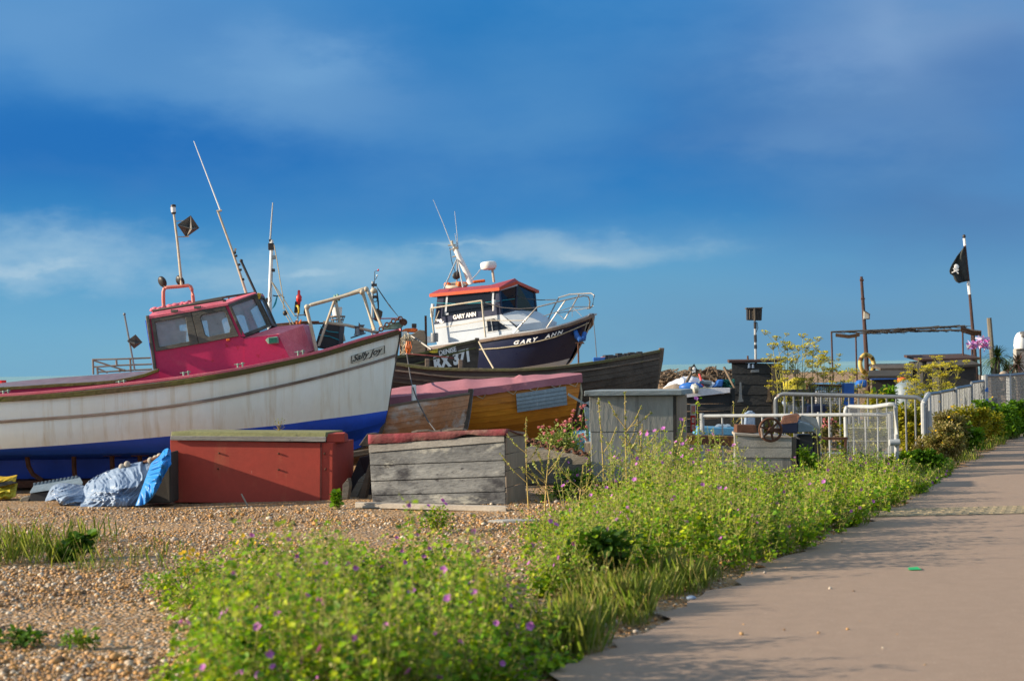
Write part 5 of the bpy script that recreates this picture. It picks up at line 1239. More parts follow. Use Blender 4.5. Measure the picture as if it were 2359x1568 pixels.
# ================================================================== PEELING BROWN DINGHY
DB = 23.35
def brown_boat():
    base = V((P(990, 850, DB).x, DB, 0))
    b = thing('wooden_dinghy', base, 'small brown clinker dinghy with peeling white patches and a dark stem', 'dinghy')
    H = Hull(DB, n=32)
    bw = lambda x: .72 if x < 900 else max(.03, .72 * (1 - ((x - 900) / 184.0) ** 2.1))
    ln = lambda pts, k=1, xe=1083: [(x, y, max(.02, bw(900 + (x - 900) * 183 / (xe - 900) if x > 900 else x) * k)) for x, y in pts]
    sh = H.line(ln([(700, 946), (800, 942), (894, 934.6), (959, 924), (1020, 915.5), (1083, 906)]))
    bt = H.line(ln([(700, 1010), (800, 1008), (894, 1003), (959, 994), (1020, 984), (1072, 972)], .78, 1074))
    kl = H.line([(x, y, .04) for x, y in [(700, 1072), (800, 1072), (894, 1068), (959, 1055), (1020, 1030), (1063, 1000)]])
    mb = MB(); H.clinker(mb, sh, bt, 5, .012, .04); H.clinker(mb, bt, kl, 4, .01, .02); transom(mb, sh, bt, kl); build('hull', mb, M['brownboat'], b)
    mb = MB(); H.rail(mb, sh, .025, .035, inset=.04); build('gunwale_rail', mb, M['oldwood2'], b, bevel=.006)
    mb = MB(); H.stem(mb, [(1090, 895, 11), (1088, 915, 11), (1082, 960, 13), (1076, 990, 15), (1060, 1020, 26)], .045); build('stem', mb, M['oldwood'], b, bevel=.008)
    mb = MB(); H.stem(mb, [(1091.5, 897, 2), (1089.5, 915, 2), (1083.5, 960, 2), (1078, 988, 2)], .02); build('stem_band', mb, M['galv'], b)
    mb = MB(); H.deck(mb, sh, -.15); build('floorboards', mb, M['oldwood2'], b)
    mb = MB(); mb.lathe(P(954, 926, DB - .6), (0, 0, 1), [(.034, 0), (.036, .12), (.035, .235), (.02, .25)], 14); mb.box(P(945, 928, DB - .58), (.22, .06, .02), ry=-.2); build('white_fender', mb, M['white'], b, shade=True)
    return b
brown_boat()

# ================================================================== BOXES AND LOCKERS
def red_locker():
    fl, fr = G(397, 1157), G(766, 1161); fl.y = 19.55; fr.y = 19.42
    b = thing('storage_box', (fl + fr) / 2, 'long red painted storage box with a green algae covered lid', 'box')
    bk = V((.17, .86, 0)); d0, d1 = fl.y, fr.y
    dd = lambda x: d0 + (d1 - d0) * (x - 397) / 369.0
    Q = lambda x, y, o=0: P(x, y, dd(x) - o)
    body = [Q(396, 1157), Q(766, 1161), Q(767, 1019.5), Q(394, 1014)]
    bo = build('body', MB().prism(body, bk), M['boxred'], b, bevel=.008)
    mb = MB(); mb.prism([Q(394.5, 1156, .012), Q(737, 1159, .012), Q(738, 1020, .012), Q(392, 1013, .012)], V((0, .012, 0))); build('front_board', mb, M['boxred'], b, bevel=.003)
    mb = MB(); mb.prism([Q(737.6, 1158, .016), Q(740, 1158, .016), Q(741, 1021, .016), Q(738.5, 1021, .016)], V((0, .016, 0))); build('corner_strip', mb, M['oxide'], b)
    lid = [Q(393, 1012.5, .05), Q(752, 1012, .05), Q(752, 995, .02), Q(394.5, 993.5, .02)]
    mb = MB(); A = Q(393, 1003, .04); B_ = Q(752, 1004, .04); C_ = Q(754, 993, -.42); D_ = Q(396, 992.5, -.42)
    mb.prism([A, B_, C_, D_], V((0, .02, .02))); 
    lidp = build('lid', MB().prism([Q(393.5, 1005.5, .045), Q(750, 1007, .045), Q(752, 995, .01), Q(394.5, 993.5, .01)], V((.12, .80, -.01))), M['lidgreen'], b, bevel=.01)
    build('lid_batten', MB().prism([Q(392.5, 1013.5, .055), Q(750, 1017, .055), Q(751, 1005.5, .055), Q(392.5, 1003.5, .055)], V((0, .03, 0))), M['greybatten'], lidp, bevel=.004)
    mb = MB(); mb.prism([Q(752, 1019, -.05), Q(752, 999, -.05), Q(754, 996, -.3), Q(760, 1000, -.6), Q(762, 1017, -.6)], V((.22, .05, 0))); build('lid_end', mb, M['boxred'], b, bevel=.006)
    mb = MB()
    for x, y in ((408, 1042), (505, 1043), (642, 1044), (409, 1078), (503, 1079), (642, 1081), (748, 1044), (750, 1080)): mb.lathe(Q(x, y, .0), (0, -1, 0), [(.012, 0), (.012, .028), (.004, .032)], 8)
    build('bolt_head', mb, M['rust'], b)
    return b
red_locker()
mb = MB(); p = G(572, 1162); mb.tube([p - V((0, 0, .03)), P(556, 1137, p.y - .05)], [.012, .009], 6); solo('wooden_stake', mb, M['plank'], 'thin bleached stick leaning in the shingle in front of the red box', 'stick')

def crate_locker():
    fl, fr = G(860, 1160), G(1165, 1163)
    b = thing('storage_box', (fl + fr) / 2, 'weathered silver grey plank box with torn red felt roof and pale plank at its foot', 'box')
    d0, d1 = fl.y, fr.y; dd = lambda x: d0 + (d1 - d0) * (x - 860) / 305.0
    Q = lambda x, y, o=0: P(x, y, dd(x) - o)
    bk = V((.22, .78, 0))
    L_ = [(850.5, 1024), (853, 1062), (855.5, 1091), (857, 1121), (859, 1140), (861, 1161)]; R_ = [(1161, 1008), (1162, 1044), (1163, 1076), (1164, 1106), (1165, 1136), (1166, 1163)]
    ys_l = [1042, 1072, 1108, 1141, 1158]; ys_r = [1017, 1060, 1097, 1132, 1162]
    mb = MB(); mb.prism([Q(852, 1008, -.02), Q(861, 1159, -.02), Q(1165, 1162, -.02), Q(1162, 996, -.02)], V((.02, .03, 0)))
    mb.prism([Q(852, 1008, -.02), Q(861, 1159, -.02), Q(864, 1159, -.02), Q(856, 1008, -.02)], bk)
    mb.prism([P(900, 1150, 19.6), P(1165, 1150, 19.3), P(1165, 1010, 19.3), P(900, 1010, 19.6)], V((.1, .03, 0)))
    build('carcass', mb, M['skirt'], b)
    mb = MB()
    for i in range(4):
        o = R.uniform(0, .012)
        mb.prism([Q(851 + i * 2, ys_l[i] + .9, o), Q(853 + i * 2, ys_l[i + 1] - .9, o + .006), Q(1164 + i * .4 + R.uniform(-1.5, 0), ys_r[i + 1] - .9, o + .006), Q(1163 + i * .4, ys_r[i] + .9, o)], V((0, .02, 0)))
    build('front_boards', mb, M['crate'], b, bevel=.004)
    mb = MB(); mb.prism([Q(850, 1042, .03), Q(1162, 1017, .03), Q(1161.5, 1001, .03), Q(849.5, 1025, .03)], V((0, .022, 0))); build('top_batten', mb, M['greybatten'], b, bevel=.003)
    # right end, four boards with a corner post
    mb = MB()
    ev = lambda x, y, t: Q(x, y) + bk * t
    top0, bot0 = Q(1167, 1007), Q(1168.5, 1162)
    for i in range(4):
        z0 = bot0.lerp(top0, i / 4.0 + .004); z1 = bot0.lerp(top0, (i + 1) / 4.0 - .004); o = R.uniform(-.006, .006)
        mb.prism([z0 + V((o, 0, 0)), z0 + bk + V((o, 0, 0)), z1 + bk + V((o, 0, 0)), z1 + V((o, 0, 0))], V((-.02, .006, 0)))
    pk = Q(1169, 988); mb.prism([Q(1167, 1006), Q(1167, 1006) + bk, Q(1167, 1006) + bk + V((0, 0, .02)), pk + V((0, .02, -.01))], V((-.02, .006, 0)))
    build('end_boards', mb, M['crateside'], b, bevel=.003)
    # felt roof, sloping away, with a torn curled edge
    mb = MB(); n = 40; r0, r1, r2 = [], [], []
    for i in range(n + 1):
        t = i / n; x = 848 + (1170 - 848) * t
        yb = 1023 + (1000.5 - 1023) * t; yt = 1000.5 + (987 - 1000.5) * t
        j = .004 * math.sin(x * .11) + .003 * math.sin(x * .31) 
        r0.append(Q(x, yb + 1.0 * math.sin(x * .05) - (7 * math.exp(-((x - 1075) / 26) ** 2)), .05 + j)); r1.append(Q(x, yt, .03 + j)); p = Q(x, yt, .03) + bk * 1.04 + V((0, 0, -.11)); r2.append(p)
    mb.grid([r0, r1, [a.lerp(c, .5) + V((0, 0, .01 * math.sin(k * .9))) for k, (a, c) in enumerate(zip(r1, r2))], r2])
    rf = build('felt_roof', mb, M['felt_red'], b, shade=True, auto=.5); sm = rf.modifiers.new('t', 'SOLIDIFY'); sm.thickness = .012
    mb = MB()
    for l in ([(948, 993.5), (962, 990), (985, 988), (1000, 990.5), (1014, 990)], [(1018, 992), (1032, 988), (1046, 985.5), (1066, 984.5), (1076, 989)]):
        a = [Q(x, y + 4, -.02) for x, y in l]; c = [Q(x, y + R.uniform(-1, .5), -.06) for x, y in l]; e = [p + V((0, .10, -.02)) for p in c]; mb.grid([a, c, e])
    build('torn_felt', mb, M['oldwood'], rf)
    return b
crate_locker()
mb = MB(); a, c = G(818, 1163, .03), G(1166, 1172, .03); mb.prism([a + V((0, 0, -.03)), c + V((0, 0, -.03)), c + V((0, 0, .03)), a + V((0, 0, .03))], V((0, .13, 0))); solo('ground_plank', mb, M['plank'], 'long bleached plank lying on the shingle along the grey plank box', 'plank', bevel=.006)
mb = MB(); c = G(1185, 1200, .03); pts = [(-.27, .02), (-.15, .10), (.02, .11), (.2, .05), (.27, -.03), (.1, -.07), (-.12, -.06)]
mb.prism([c + V((x, y, -.02)) for x, y in pts], V((0, 0, .035))); solo('stone_slab', mb, M['stone'], 'flat pale grey slab lying alone on the shingle among the weeds', 'slab', bevel=.008)
# sheets and offcuts between the two boxes
mb = MB(); p = G(838, 1152); mb.prism([P(786, 1150, 20.2), P(812, 1090, 20.2), P(828, 1052, 20.2), P(856, 1046, 20.0), P(858, 1150, 20.0)], V((.1, .12, 0))); solo('rubber_sheet', mb, M['slate'], 'blue black sheet leaning between the red box and grey plank box', 'sheet', bevel=.01)
for k, (q, lab) in enumerate((([(800, 1150), (826, 1104), (842, 1088), (846, 1094), (818, 1152)], 'short broken brown board leaning between the two boxes'), ([(824, 1152), (846, 1078), (855, 1052), (858, 1058), (840, 1152)], 'tall dark board leaning against the left end of the plank box'), ([(788, 1148), (789, 1116), (802, 1100), (805, 1118), (800, 1150)], 'splintered board stump beside the right end of the red box'))):
    mb = MB(); d = 19.7 - .15 * k; mb.prism([P(x, y, d) for x, y in q], V((.03, .05, 0))); solo('broken_board', mb, M['log'] if k != 1 else M['oldwood'], lab, 'board', bevel=.004)
mb = MB(); mb.prism([P(826, 1026, 20.6), P(846, 998, 20.6), P(858, 998, 20.6), P(862, 1030, 20.6)], V((.05, .3, 0))); mb.prism([P(800, 1042, 20.7), P(862, 1032, 20.7), P(862, 1044, 20.7), P(800, 1056, 20.7)], V((0, .2, 0)))
solo('dark_block', mb, M['oldwood'], 'dark timber blocks stacked behind the gap between the two boxes', 'timber', bevel=.01)

def grey_cabinet():
    fl, fr = G(1364, 1143), G(1559, 1141); D0 = (fl.y + fr.y) / 2
    b = thing('storage_cabinet', (fl + fr) / 2, 'tall grey plywood cabinet with blue grey lid standing among the weeds', 'cabinet')
    Q = lambda x, y, o=0: P(x, y, D0 - o)
    bk = V((.20, .75, 0))
    build('body', MB().prism([Q(1362, 1112), Q(1557, 1110), Q(1556, 910), Q(1358, 912)], bk), M['cabgrey'], b, bevel=.006)
    mb = MB(); mb.prism([Q(1359, 994.5, .014), Q(1551, 992, .014), Q(1550.5, 912, .014), Q(1358.5, 914, .014)], V((0, .014, 0))); mb.prism([Q(1363, 1109, .014), Q(1552, 1107, .014), Q(1551, 995, .014), Q(1362, 997.5, .014)], V((0, .014, 0))); build('front_panel', mb, M['cabgrey'], b, bevel=.003)
    mb = MB(); mb.prism([Q(1552.5, 1109, .02), Q(1558, 1109, .02), Q(1557, 912, .02), Q(1551.5, 912, .02)], V((0, .02, 0))); build('corner_batten', mb, M['skirt'], b)
    s0 = Q(1557.6, 1108); s1 = Q(1557, 912)
    mb = MB(); mb.prism([s0 + V((.005, 0, 0)), s0 + bk + V((.005, 0, 0)), s1 + bk + V((.005, 0, 0)), s1 + V((.005, 0, 0))], V((.012, 0, 0))); build('side_panel', mb, M['crateside'], b)
    lid = build('lid', MB().prism([Q(1345.5, 912, .09), Q(1571, 909.5, .09), Q(1570, 898, .09), Q(1346, 900, .09)], V((.24, .92, 0))), M['cablid'], b, bevel=.006)
    build('base', MB().prism([Q(1364, 1146), Q(1557, 1144), Q(1557, 1110.5), Q(1363, 1112.5)], bk * .98), M['oxide'], b)
    mb = MB(); mb.prism([Q(1346, 1020, -.1), Q(1361, 1020, -.1), Q(1363, 1146, -.1), Q(1350, 1146, -.1)], V((.05, .4, 0))); build('side_board', mb, M['crateside'], b)
    # red and white notice on the side
    a = s1.lerp(s0, .10) + bk * .55 + V((.03, 0, 0)); c = s1.lerp(s0, .43) + bk * .55 + V((.03, 0, 0))
    x0 = [P(1590.5, 930, D0 + .42), P(1602.5, 930, D0 + .35), P(1602, 993, D0 + .35), P(1591, 993, D0 + .42)]
    nb = build('notice', MB().prism(x0, V((.004, .012, 0))), M['white'], b)
    mid = lambda t: (x0[0].lerp(x0[3], t), x0[1].lerp(x0[2], t))
    m0, m1 = mid(.42), mid(1.0)
    build('red_panel', MB().prism([m0[0] + V((0, -.006, 0)), m0[1] + V((0, -.006, 0)), m1[1] + V((0, -.006, 0)), m1[0] + V((0, -.006, 0))], V((0, .004, 0))), M['redplast'], nb)
    mb = MB()
    for t0, t1, s0_, s1_ in ((.06, .36, .22, .34), (.06, .36, .46, .58), (.06, .36, .70, .84)):
        q0, q1 = mid(t0), mid(t1); f = lambda q, s: q[0].lerp(q[1], s) + V((0, -.006, 0)); mb.prism([f(q0, s0_), f(q0, s1_), f(q1, s1_), f(q1, s0_)], V((0, .004, 0)))
    build('faded_print', mb, M['redplast'], nb)
    mb = MB()
    for t0, t1 in ((.50, .68), (.76, .94)):
        q0, q1 = mid(t0), mid(t1); f = lambda q, s: q[0].lerp(q[1], s) + V((0, -.012, 0)); mb.ring([f(q0, .25), f(q0, .75), f(q1, .75), f(q1, .25)], [f(q0.__class__((q0[0].lerp(q1[0], .2), q0[1].lerp(q1[1], .2))), .42), f((q0[0].lerp(q1[0], .2), q0[1].lerp(q1[1], .2)), .58), f((q0[0].lerp(q1[0], .8), q0[1].lerp(q1[1], .8)), .58), f((q0[0].lerp(q1[0], .8), q0[1].lerp(q1[1], .8)), .42)], V((0, .004, 0)))
    build('figure_mark', mb, M['white'], nb)
    return b
grey_cabinet()
# blue trestle frame left of the cabinet, chain and old timber
mb = MB(); d = 21.6; mb.prism([P(1310, 905, d), P(1360, 935, d), P(1360, 941, d), P(1308, 910, d)], V((0, .05, 0))); mb.prism([P(1345, 930, d), P(1362, 922, d), P(1362, 990, d), P(1352, 990, d)], V((0, .1, 0))); mb.tube([P(1352, 990, d), P(1354, 1075, d)], .03, 6)
solo('blue_trestle', mb, M['greycrate'], 'blue grey metal trailer arm behind the left edge of the grey cabinet', 'trailer')
mb = MB(); mb.prism([P(1322, 996, 22.1), P(1365, 992, 22.0), P(1365, 1060, 22.0), P(1324, 1062, 22.1)], V((0, .6, 0))); solo('blue_tub', mb, M['tray_blue'], 'blue tub half hidden between the pink flowered bush and grey cabinet', 'tub', bevel=.03)
mb = MB(); mb.prism([P(1204, 1030, 19.6), P(1360, 1046, 19.3), P(1362, 1115, 19.3), P(1204, 1120, 19.6)], V((.1, .35, 0))); solo('old_timber', mb, M['log'], 'thick old grey timber baulk lying behind the weeds beside the plank box', 'timber', bevel=.03)
mb = MB(); chain(mb, [P(1206, 1008, 19.9), P(1240, 1022, 19.7), P(1280, 1034, 19.5), P(1320, 1040, 19.4), P(1358, 1047, 19.3)], .014, .06); solo('chain', mb, M['rust'], 'dark rusty chain sagging from the plank box to the grey cabinet', 'chain')

# ------------------------------------------------------------------ tarpaulin over a dark frame, left of the red box
def tarp():
    b = thing('tarpaulin', G(250, 1165), 'crumpled silver and blue tarpaulin draped beside the red box', 'tarpaulin')
    global sheet
    def sheet(name, top, bot, m, nu, nv, d0, d1, amp, seed, par):
        t = lerp_line([(x, y) for x, y in top], nu); bo = lerp_line([(x, y) for x, y in bot], nu)
        rows = []
        for j in range(nv):
            v = j / (nv - 1); row = []
            for i in range(nu):
                u = i / (nu - 1); x = t[i][0] * (1 - v) + bo[i][0] * v; y = t[i][1] * (1 - v) + bo[i][1] * v
                q0 = P(x, y, d0 * (1 - v) + d1 * v); o3 = V((seed * 7.1, seed * 3.3, 0))
                wv = noise.noise_vector(q0 * 2.2 + o3) * .35; s3 = V(((q0.x + wv.x) * 4.2 - (q0.z + wv.z) * 2.4, (q0.z + wv.z) * 5.0 + q0.x * 1.2, seed))
                w = noise.ridged_multi_fractal(s3, .9, 2.1, 4, 1.0, 2.0) * .5 - .5 + .30 * abs(noise.noise(s3 * 2.3)) + .12 * noise.noise(s3 * 6.0)
                edge = min(1, 6 * min(u, 1 - u) + .15) 
                d = d0 * (1 - v) + d1 * v - .25 * math.sin(math.pi * v) * math.sin(math.pi * u) - amp * w * edge
                p = P(x, y, d); p.z = max(p.z, .012)
                row.append(p)
            rows.append(row)
        o = build(name, MB().grid(rows), m, par, shade=True, auto=2.5); sm = o.modifiers.new('t', 'SOLIDIFY'); sm.thickness = .006
        return o
    sheet('silver_sheet', [(186, 1140), (200, 1112), (235, 1090), (279, 1074), (318, 1064), (354, 1058)], [(185, 1166), (215, 1167), (250, 1165), (285, 1166), (318, 1162), (346, 1150)], M['tarp_silver'], 110, 64, 19.7, 19.0, .20, 3, b)
    sheet('silver_fold', [(105, 1148), (120, 1120), (140, 1112), (170, 1114), (195, 1118), (212, 1124)], [(104, 1153), (128, 1150), (140, 1160), (162, 1162), (190, 1166), (215, 1163)], M['tarp_silver'], 60, 34, 19.9, 19.2, .20, 5, b)
    sheet('blue_sheet', [(348, 1066), (358, 1057), (368, 1049), (377, 1036), (386, 1032), (394, 1036)], [(312, 1164), (328, 1163), (345, 1152), (362, 1130), (378, 1094), (394, 1068)], M['tarp_blue'], 70, 60, 19.04, 18.80, .22, 12, b)
    sheet('silver_corner', [(380, 1060), (388, 1048), (397, 1060)], [(384, 1070), (391, 1073), (398, 1068)], M['tarp_silver'], 14, 10, 19.75, 19.6, .04, 2, b)
    mb = MB(); mb.tube([P(278, 1078, 19.75), P(320, 1068, 19.7), P(366, 1052, 19.5)], .018, 6); build('edge_pole', mb, M['rust'], b)
    for x, y in ((281, 1075), (293, 1069), (347, 1060), (359, 1055.5), (368, 1051)):
        build('net_float', MB().ell(P(x, y, 19.6), (.042, .042, .042), None, 12, 8), M['plank'], b, shade=True)
tarp()
mb = MB(); mb.prism([P(366, 1051, 19.08), P(393, 1040, 19.06), P(394, 1159, 19.06), P(332, 1159, 19.08)], V((0, .46, 0))); solo('dark_block', mb, M['skirt'], 'dark block added under the blue tarpaulin to cast shade on the red box', 'timber', bevel=.02)  # added block, shaped to throw the diagonal shadow across the red box
def dark_crate():
    p = G(120, 1152); b = thing('fish_crate', p, 'dark plastic crate with a ridged blue grey lid under the white boat', 'crate'); d = p.y
    build('body', MB().prism([P(62, 1156, d), P(178, 1154, d), P(186, 1128, d), P(70, 1134, d)], V((.1, .5, 0))), M['darkcrate'], b, bevel=.01)
    lid = build('lid', MB().prism([P(68, 1136, d - .04), P(190, 1116, d - .04), P(182, 1102, d + .2), P(78, 1120, d + .2)], V((.0, .03, .03))), M['greycrate'], b, bevel=.006)
    mb = MB()
    for i in range(12): q = P(80 + i * 8.7, 1117 - i * 1.5, d + .2); mb.box(q, (.022, .06, .06))
    build('lid_rib', mb, M['greycrate'], lid)
    build('shingle_guard', MB().prism([P(40, 1160, d), P(80, 1160, d), P(66, 1140, d), P(48, 1144, d)], V((.1, .2, 0))), M['log'], b, bevel=.02)
dark_crate()
def yellow_pile():
    p = G(25, 1150); d = p.y
    b = thing('yellow_sheeting', p, 'torn yellow plastic sheeting heaped under the stern of the white boat', 'sheeting')
    sheet('upper_sheet', [(-50, 1098), (-10, 1095), (15, 1097), (40, 1093)], [(-50, 1126), (-10, 1118), (15, 1112), (36, 1108)], M['yellow'], 50, 30, d + .5, d + .2, .16, 4, b)
    sheet('lower_sheet', [(-50, 1118), (-10, 1117), (15, 1116), (41, 1112)], [(-50, 1156), (-10, 1154), (15, 1152), (36, 1142)], M['tarp_yellow'], 60, 40, d + .3, d, .20, 6, b)
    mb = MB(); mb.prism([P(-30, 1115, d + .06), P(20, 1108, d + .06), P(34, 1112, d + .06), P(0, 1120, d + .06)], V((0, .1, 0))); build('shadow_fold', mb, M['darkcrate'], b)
yellow_pile()
mb = MB(); mb.box(P(4, 1060, 26), (.16, .2, .5)); mb.box(P(0, 1090, 26), (.35, .3, .16)); solo('white_post', mb, M['white'], 'short white post seen under the stern of the white boat', 'post', bevel=.02)

# ================================================================== WINCH WITH RUSTY WHEEL
def winch():
    p = G(1760, 1092); d = 20.9
    b = thing('winch', V((p.x, d, 0)), 'old beach winch with rusty spoked handwheel on a grey housing', 'winch')
    Q = lambda x, y, o=0: P(x, y, d - o)
    build('housing', MB().prism([Q(1693, 1110), Q(1824, 1110), Q(1824, 1009), Q(1694, 1003)], V((.05, .55, 0))), M['cabgrey'], b, bevel=.006)
    mb = MB(); mb.prism([Q(1692, 1003.5, .012), Q(1824, 1009, .012), Q(1824, 1030, .012), Q(1692, 1030, .012)], V((0, .012, 0))); mb.prism([Q(1693, 1032, .012), Q(1824, 1032, .012), Q(1824, 1054, .012), Q(1693, 1053, .012)], V((0, .012, 0))); build('front_board', mb, M['stone'], b, bevel=.003)
    build('top_board', MB().prism([Q(1692, 1003, .03), Q(1824, 1009, .03), Q(1824, 1006, .03), Q(1692, 997, .03)], V((.05, .6, 0))), M['plank'], b, bevel=.004)
    mb = MB(); mb.prism([Q(1824, 1110), Q(1836, 1110), Q(1834, 1006), Q(1824, 1006)], V((0, .08, 0))); mb.prism([Q(1876, 1090, -.3), Q(1892, 1090, -.3), Q(1888, 985, -.3), Q(1874, 985, -.3)], V((0, .05, 0))); build('frame_post', mb, M['hutside'], b, bevel=.006)
    mb = MB(); mb.prism([Q(1836, 1090, -.25), Q(1876, 1090, -.25), Q(1874, 1000, -.25), Q(1838, 1000, -.25)], V((0, .3, 0))); build('engine_block', mb, M['slate'], b, bevel=.03)
    cov = build('hood', MB().prism([Q(1838, 996), Q(1876, 994), Q(1875, 984), Q(1866, 976), Q(1845, 970), Q(1838, 974)], V((.02, .35, .02))), M['greycrate'], b, bevel=.012)
    build('hood_back', MB().prism([Q(1842, 975, -.12), Q(1846, 955, -.12), Q(1881, 963, -.2), Q(1889, 988, -.2), Q(1893, 1012, -.2), Q(1876, 996, -.2)], V((0, .04, 0))), M['stone'], cov, bevel=.006)
    build('drum_cover', MB().prism([Q(1799, 998, .02), Q(1838, 998, .02), Q(1838, 974, .02), Q(1801, 976, .02)], V((.02, .35, .02))), M['navy'], b, bevel=.015)
    build('rusted_flap', MB().prism([Q(1799, 977, .03), Q(1838, 973, .03), Q(1843, 957, -.1), Q(1836, 955, -.15), Q(1806, 961, -.1)], V((.01, .12, .02))), M['rust'], b, bevel=.008)
    c = Q(1775, 989.5, .12); nrm = V((.12, -1, .05))
    wl = build('handwheel', MB().torus(c, nrm, .147, .018, 40, 10), M['rust'], b, shade=True)
    mb = MB(); nn = nrm.normalized(); a = nn.cross(V((0, 0, 1))).normalized(); e = a.cross(nn)
    for k in range(6):
        w = k * math.pi / 3 + .3; mb.tube([c, c + (a * math.cos(w) + e * math.sin(w)) * .147], [.02, .012], 6)
    build('spokes', mb, M['rust'], wl); build('hub', MB().lathe(c - nn * .04, nn, [(.035, 0), (.04, .04), (.03, .08)], 14), M['rust'], wl); build('crank_handle', MB().tube([Q(1754, 986, .16), Q(1757, 1008, .2)], .018, 8), M['rail_wood'], wl)
    build('axle', MB().tube([c, Q(1800, 990, .05)], .025, 8), M['rust'], b)
    build('steel_plate', MB().prism([Q(1697, 996, -.2), Q(1744, 997, -.2), Q(1743, 979, -.2), Q(1698, 978, -.2)], V((0, .3, 0))), M['rust'], b, bevel=.006)
    return b
winch()
mb = MB(); d = 21.3; mb.prism([P(1578, 1023, d), P(1700, 1028, d), P(1700, 1005, d), P(1580, 1002, d)], V((.05, .18, 0))); mb.tube([P(1640, 1026, d + .1), P(1642, 1100, d + .1)], .03, 6)
solo('steel_beam', mb, M['beam_yel'], 'flaking yellow and rust steel beam between grey cabinet and winch', 'beam', bevel=.01)
mb = MB(); d = 23.4; mb.prism([P(1604, 1002, d), P(1697, 1003, d), P(1697, 985, d), P(1606, 983, d)], V((0, .5, 0))); solo('blue_tray', mb, M['tray_blue'], 'pale blue plastic fish tray behind the yellow beam', 'tray', bevel=.015)
mb = MB()
for i in range(7): mb.ell(P(1652 + i * 4 + R.uniform(-2, 2), 982 + R.uniform(-2, 2), 23.6), (.05, .05, .03), None, 8, 6)
solo('white_bag', mb, M['white'], 'small white bag lying in the pale blue tray', 'bag', shade=True)
mb = MB(); mb.prism([P(1716, 985, 24.2), P(1740, 985, 24.2), P(1740, 950, 24.2), P(1718, 950, 24.2)], V((.0, .15, 0))); mb.prism([P(1720, 951, 24.2), P(1737, 951, 24.2), P(1734, 946, 24.2), P(1726, 946, 24.2)], V((0, .12, 0))); solo('plastic_drum', mb, M['tarp_silver'], 'translucent pale blue jerrycan behind the rusty handwheel', 'jerrycan', bevel=.015)
def gp(x, y, d):      # ground point under a traced pixel at depth d
    p = P(x, y, d); return V((p.x, p.y, gz(p.x, p.y)))
# ================================================================== BARRIERS AND FENCES
def arc(p, q, r, n=5):
    return [p + (q - p) * (i / n) for i in range(n + 1)]
def barrier(label, A, B, dA, dB, ytopA, ytopB, nb, m='galv', rad=.021, legs=True, bend=14, group=None, bot=.14, fine=False, name='crowd_barrier', hoop=True, skip=()):
    """a hoop of pipe with upright bars, from pixel column A to B"""
    b = thing(name, gp((A + B) / 2, ytopA, (dA + dB) / 2), label, 'barrier', group)
    tl, tr = P(A, ytopA, dA), P(B, ytopB, dB)
    gl, gr = V((tl.x, tl.y, gz(tl.x, tl.y))), V((tr.x, tr.y, gz(tr.x, tr.y)))
    e = (tr - tl).normalized(); r = .15 if hoop else .03
    pts = [gl + V((0, 0, bot))] + [tl - V((0, 0, r))]
    for k in range(1, 6):
        w = k * math.pi / 12; pts.append(tl + e * (r * (1 - math.cos(w))) - V((0, 0, r * (1 - math.sin(w)))))
    pts.append(tl + e * r)
    pts.append(tr - e * r)
    for k in range(1, 6):
        w = k * math.pi / 12; pts.append(tr - e * (r * (1 - math.sin(w))) - V((0, 0, r * (1 - math.cos(w)))))
    pts += [tr - V((0, 0, r)), gr + V((0, 0, bot))]
    build('frame', MB().tube(pts, rad, 8), M[m], b, shade=True)
    build('lower_rail', MB().tube([gl + V((0, 0, bot)), gr + V((0, 0, bot))], rad * .9, 7), M[m], b, shade=True)
    mesh = MB()
    for i in range(nb):
        if i in skip: continue
        t = (i + 1) / (nb + 1); a = gl.lerp(gr, t) + V((0, 0, bot)); c = tl.lerp(tr, t)
        if fine: mesh.tube([a, c], rad * (.5 if i % 9 == 4 else .15), 4)
        else: build('bar', MB().tube([a, c], rad * .46, 6), M[m], b, shade=True)
    if fine:
        build('mesh_infill', mesh, M[m], b)
    if legs:
        for g in (gl, gr):
            mb = MB(); nrm = V((-e.y, e.x, 0)); mb.tube([g + nrm * .3 + V((0, 0, .02)), g + V((0, 0, bot + .05)), g - nrm * .3 + V((0, 0, .02))], rad * .8, 6); build('foot', mb, M[m], b, shade=True)
    return b
barrier('long silver hoop barrier standing behind the low white rail', 1786, 2130, 25.2, 24.6, 906.5, 915, 15, rad=.032)
# low white rail in front
def low_rail():
    b = thing('low_railing', gp(1830, 958, 22.8), 'low white pipe railing with thin bars behind the rusty winch', 'railing')
    tl, tr = P(1617, 958, 23.2), P(2052, 954, 22.0)
    build('top_rail', MB().tube([tl, tr], .026, 9), M['galvw'], b, shade=True)
    for t, r in ((0, .034), (.63, .02), (1.0, .036)):
        p = tl.lerp(tr, t); build('post', MB().tube([p + V((0, 0, .04)), V((p.x, p.y, gz(p.x, p.y)))], r, 8), M['galvw'], b, shade=True)
    for x in (1666, 1713, 1761, 1807, 1856, 1888, 1915, 1969, 1996, 2023):
        t = (x - 1617) / 435; p = tl.lerp(tr, t); build('bar', MB().tube([p, V((p.x, p.y, .12))], .013, 6), M['galvw'], b, shade=True)
    build('lower_rail', MB().tube([V((tl.x, tl.y, .12)), V((tr.x, tr.y, .12))], .02, 7), M['galvw'], b, shade=True)
low_rail()
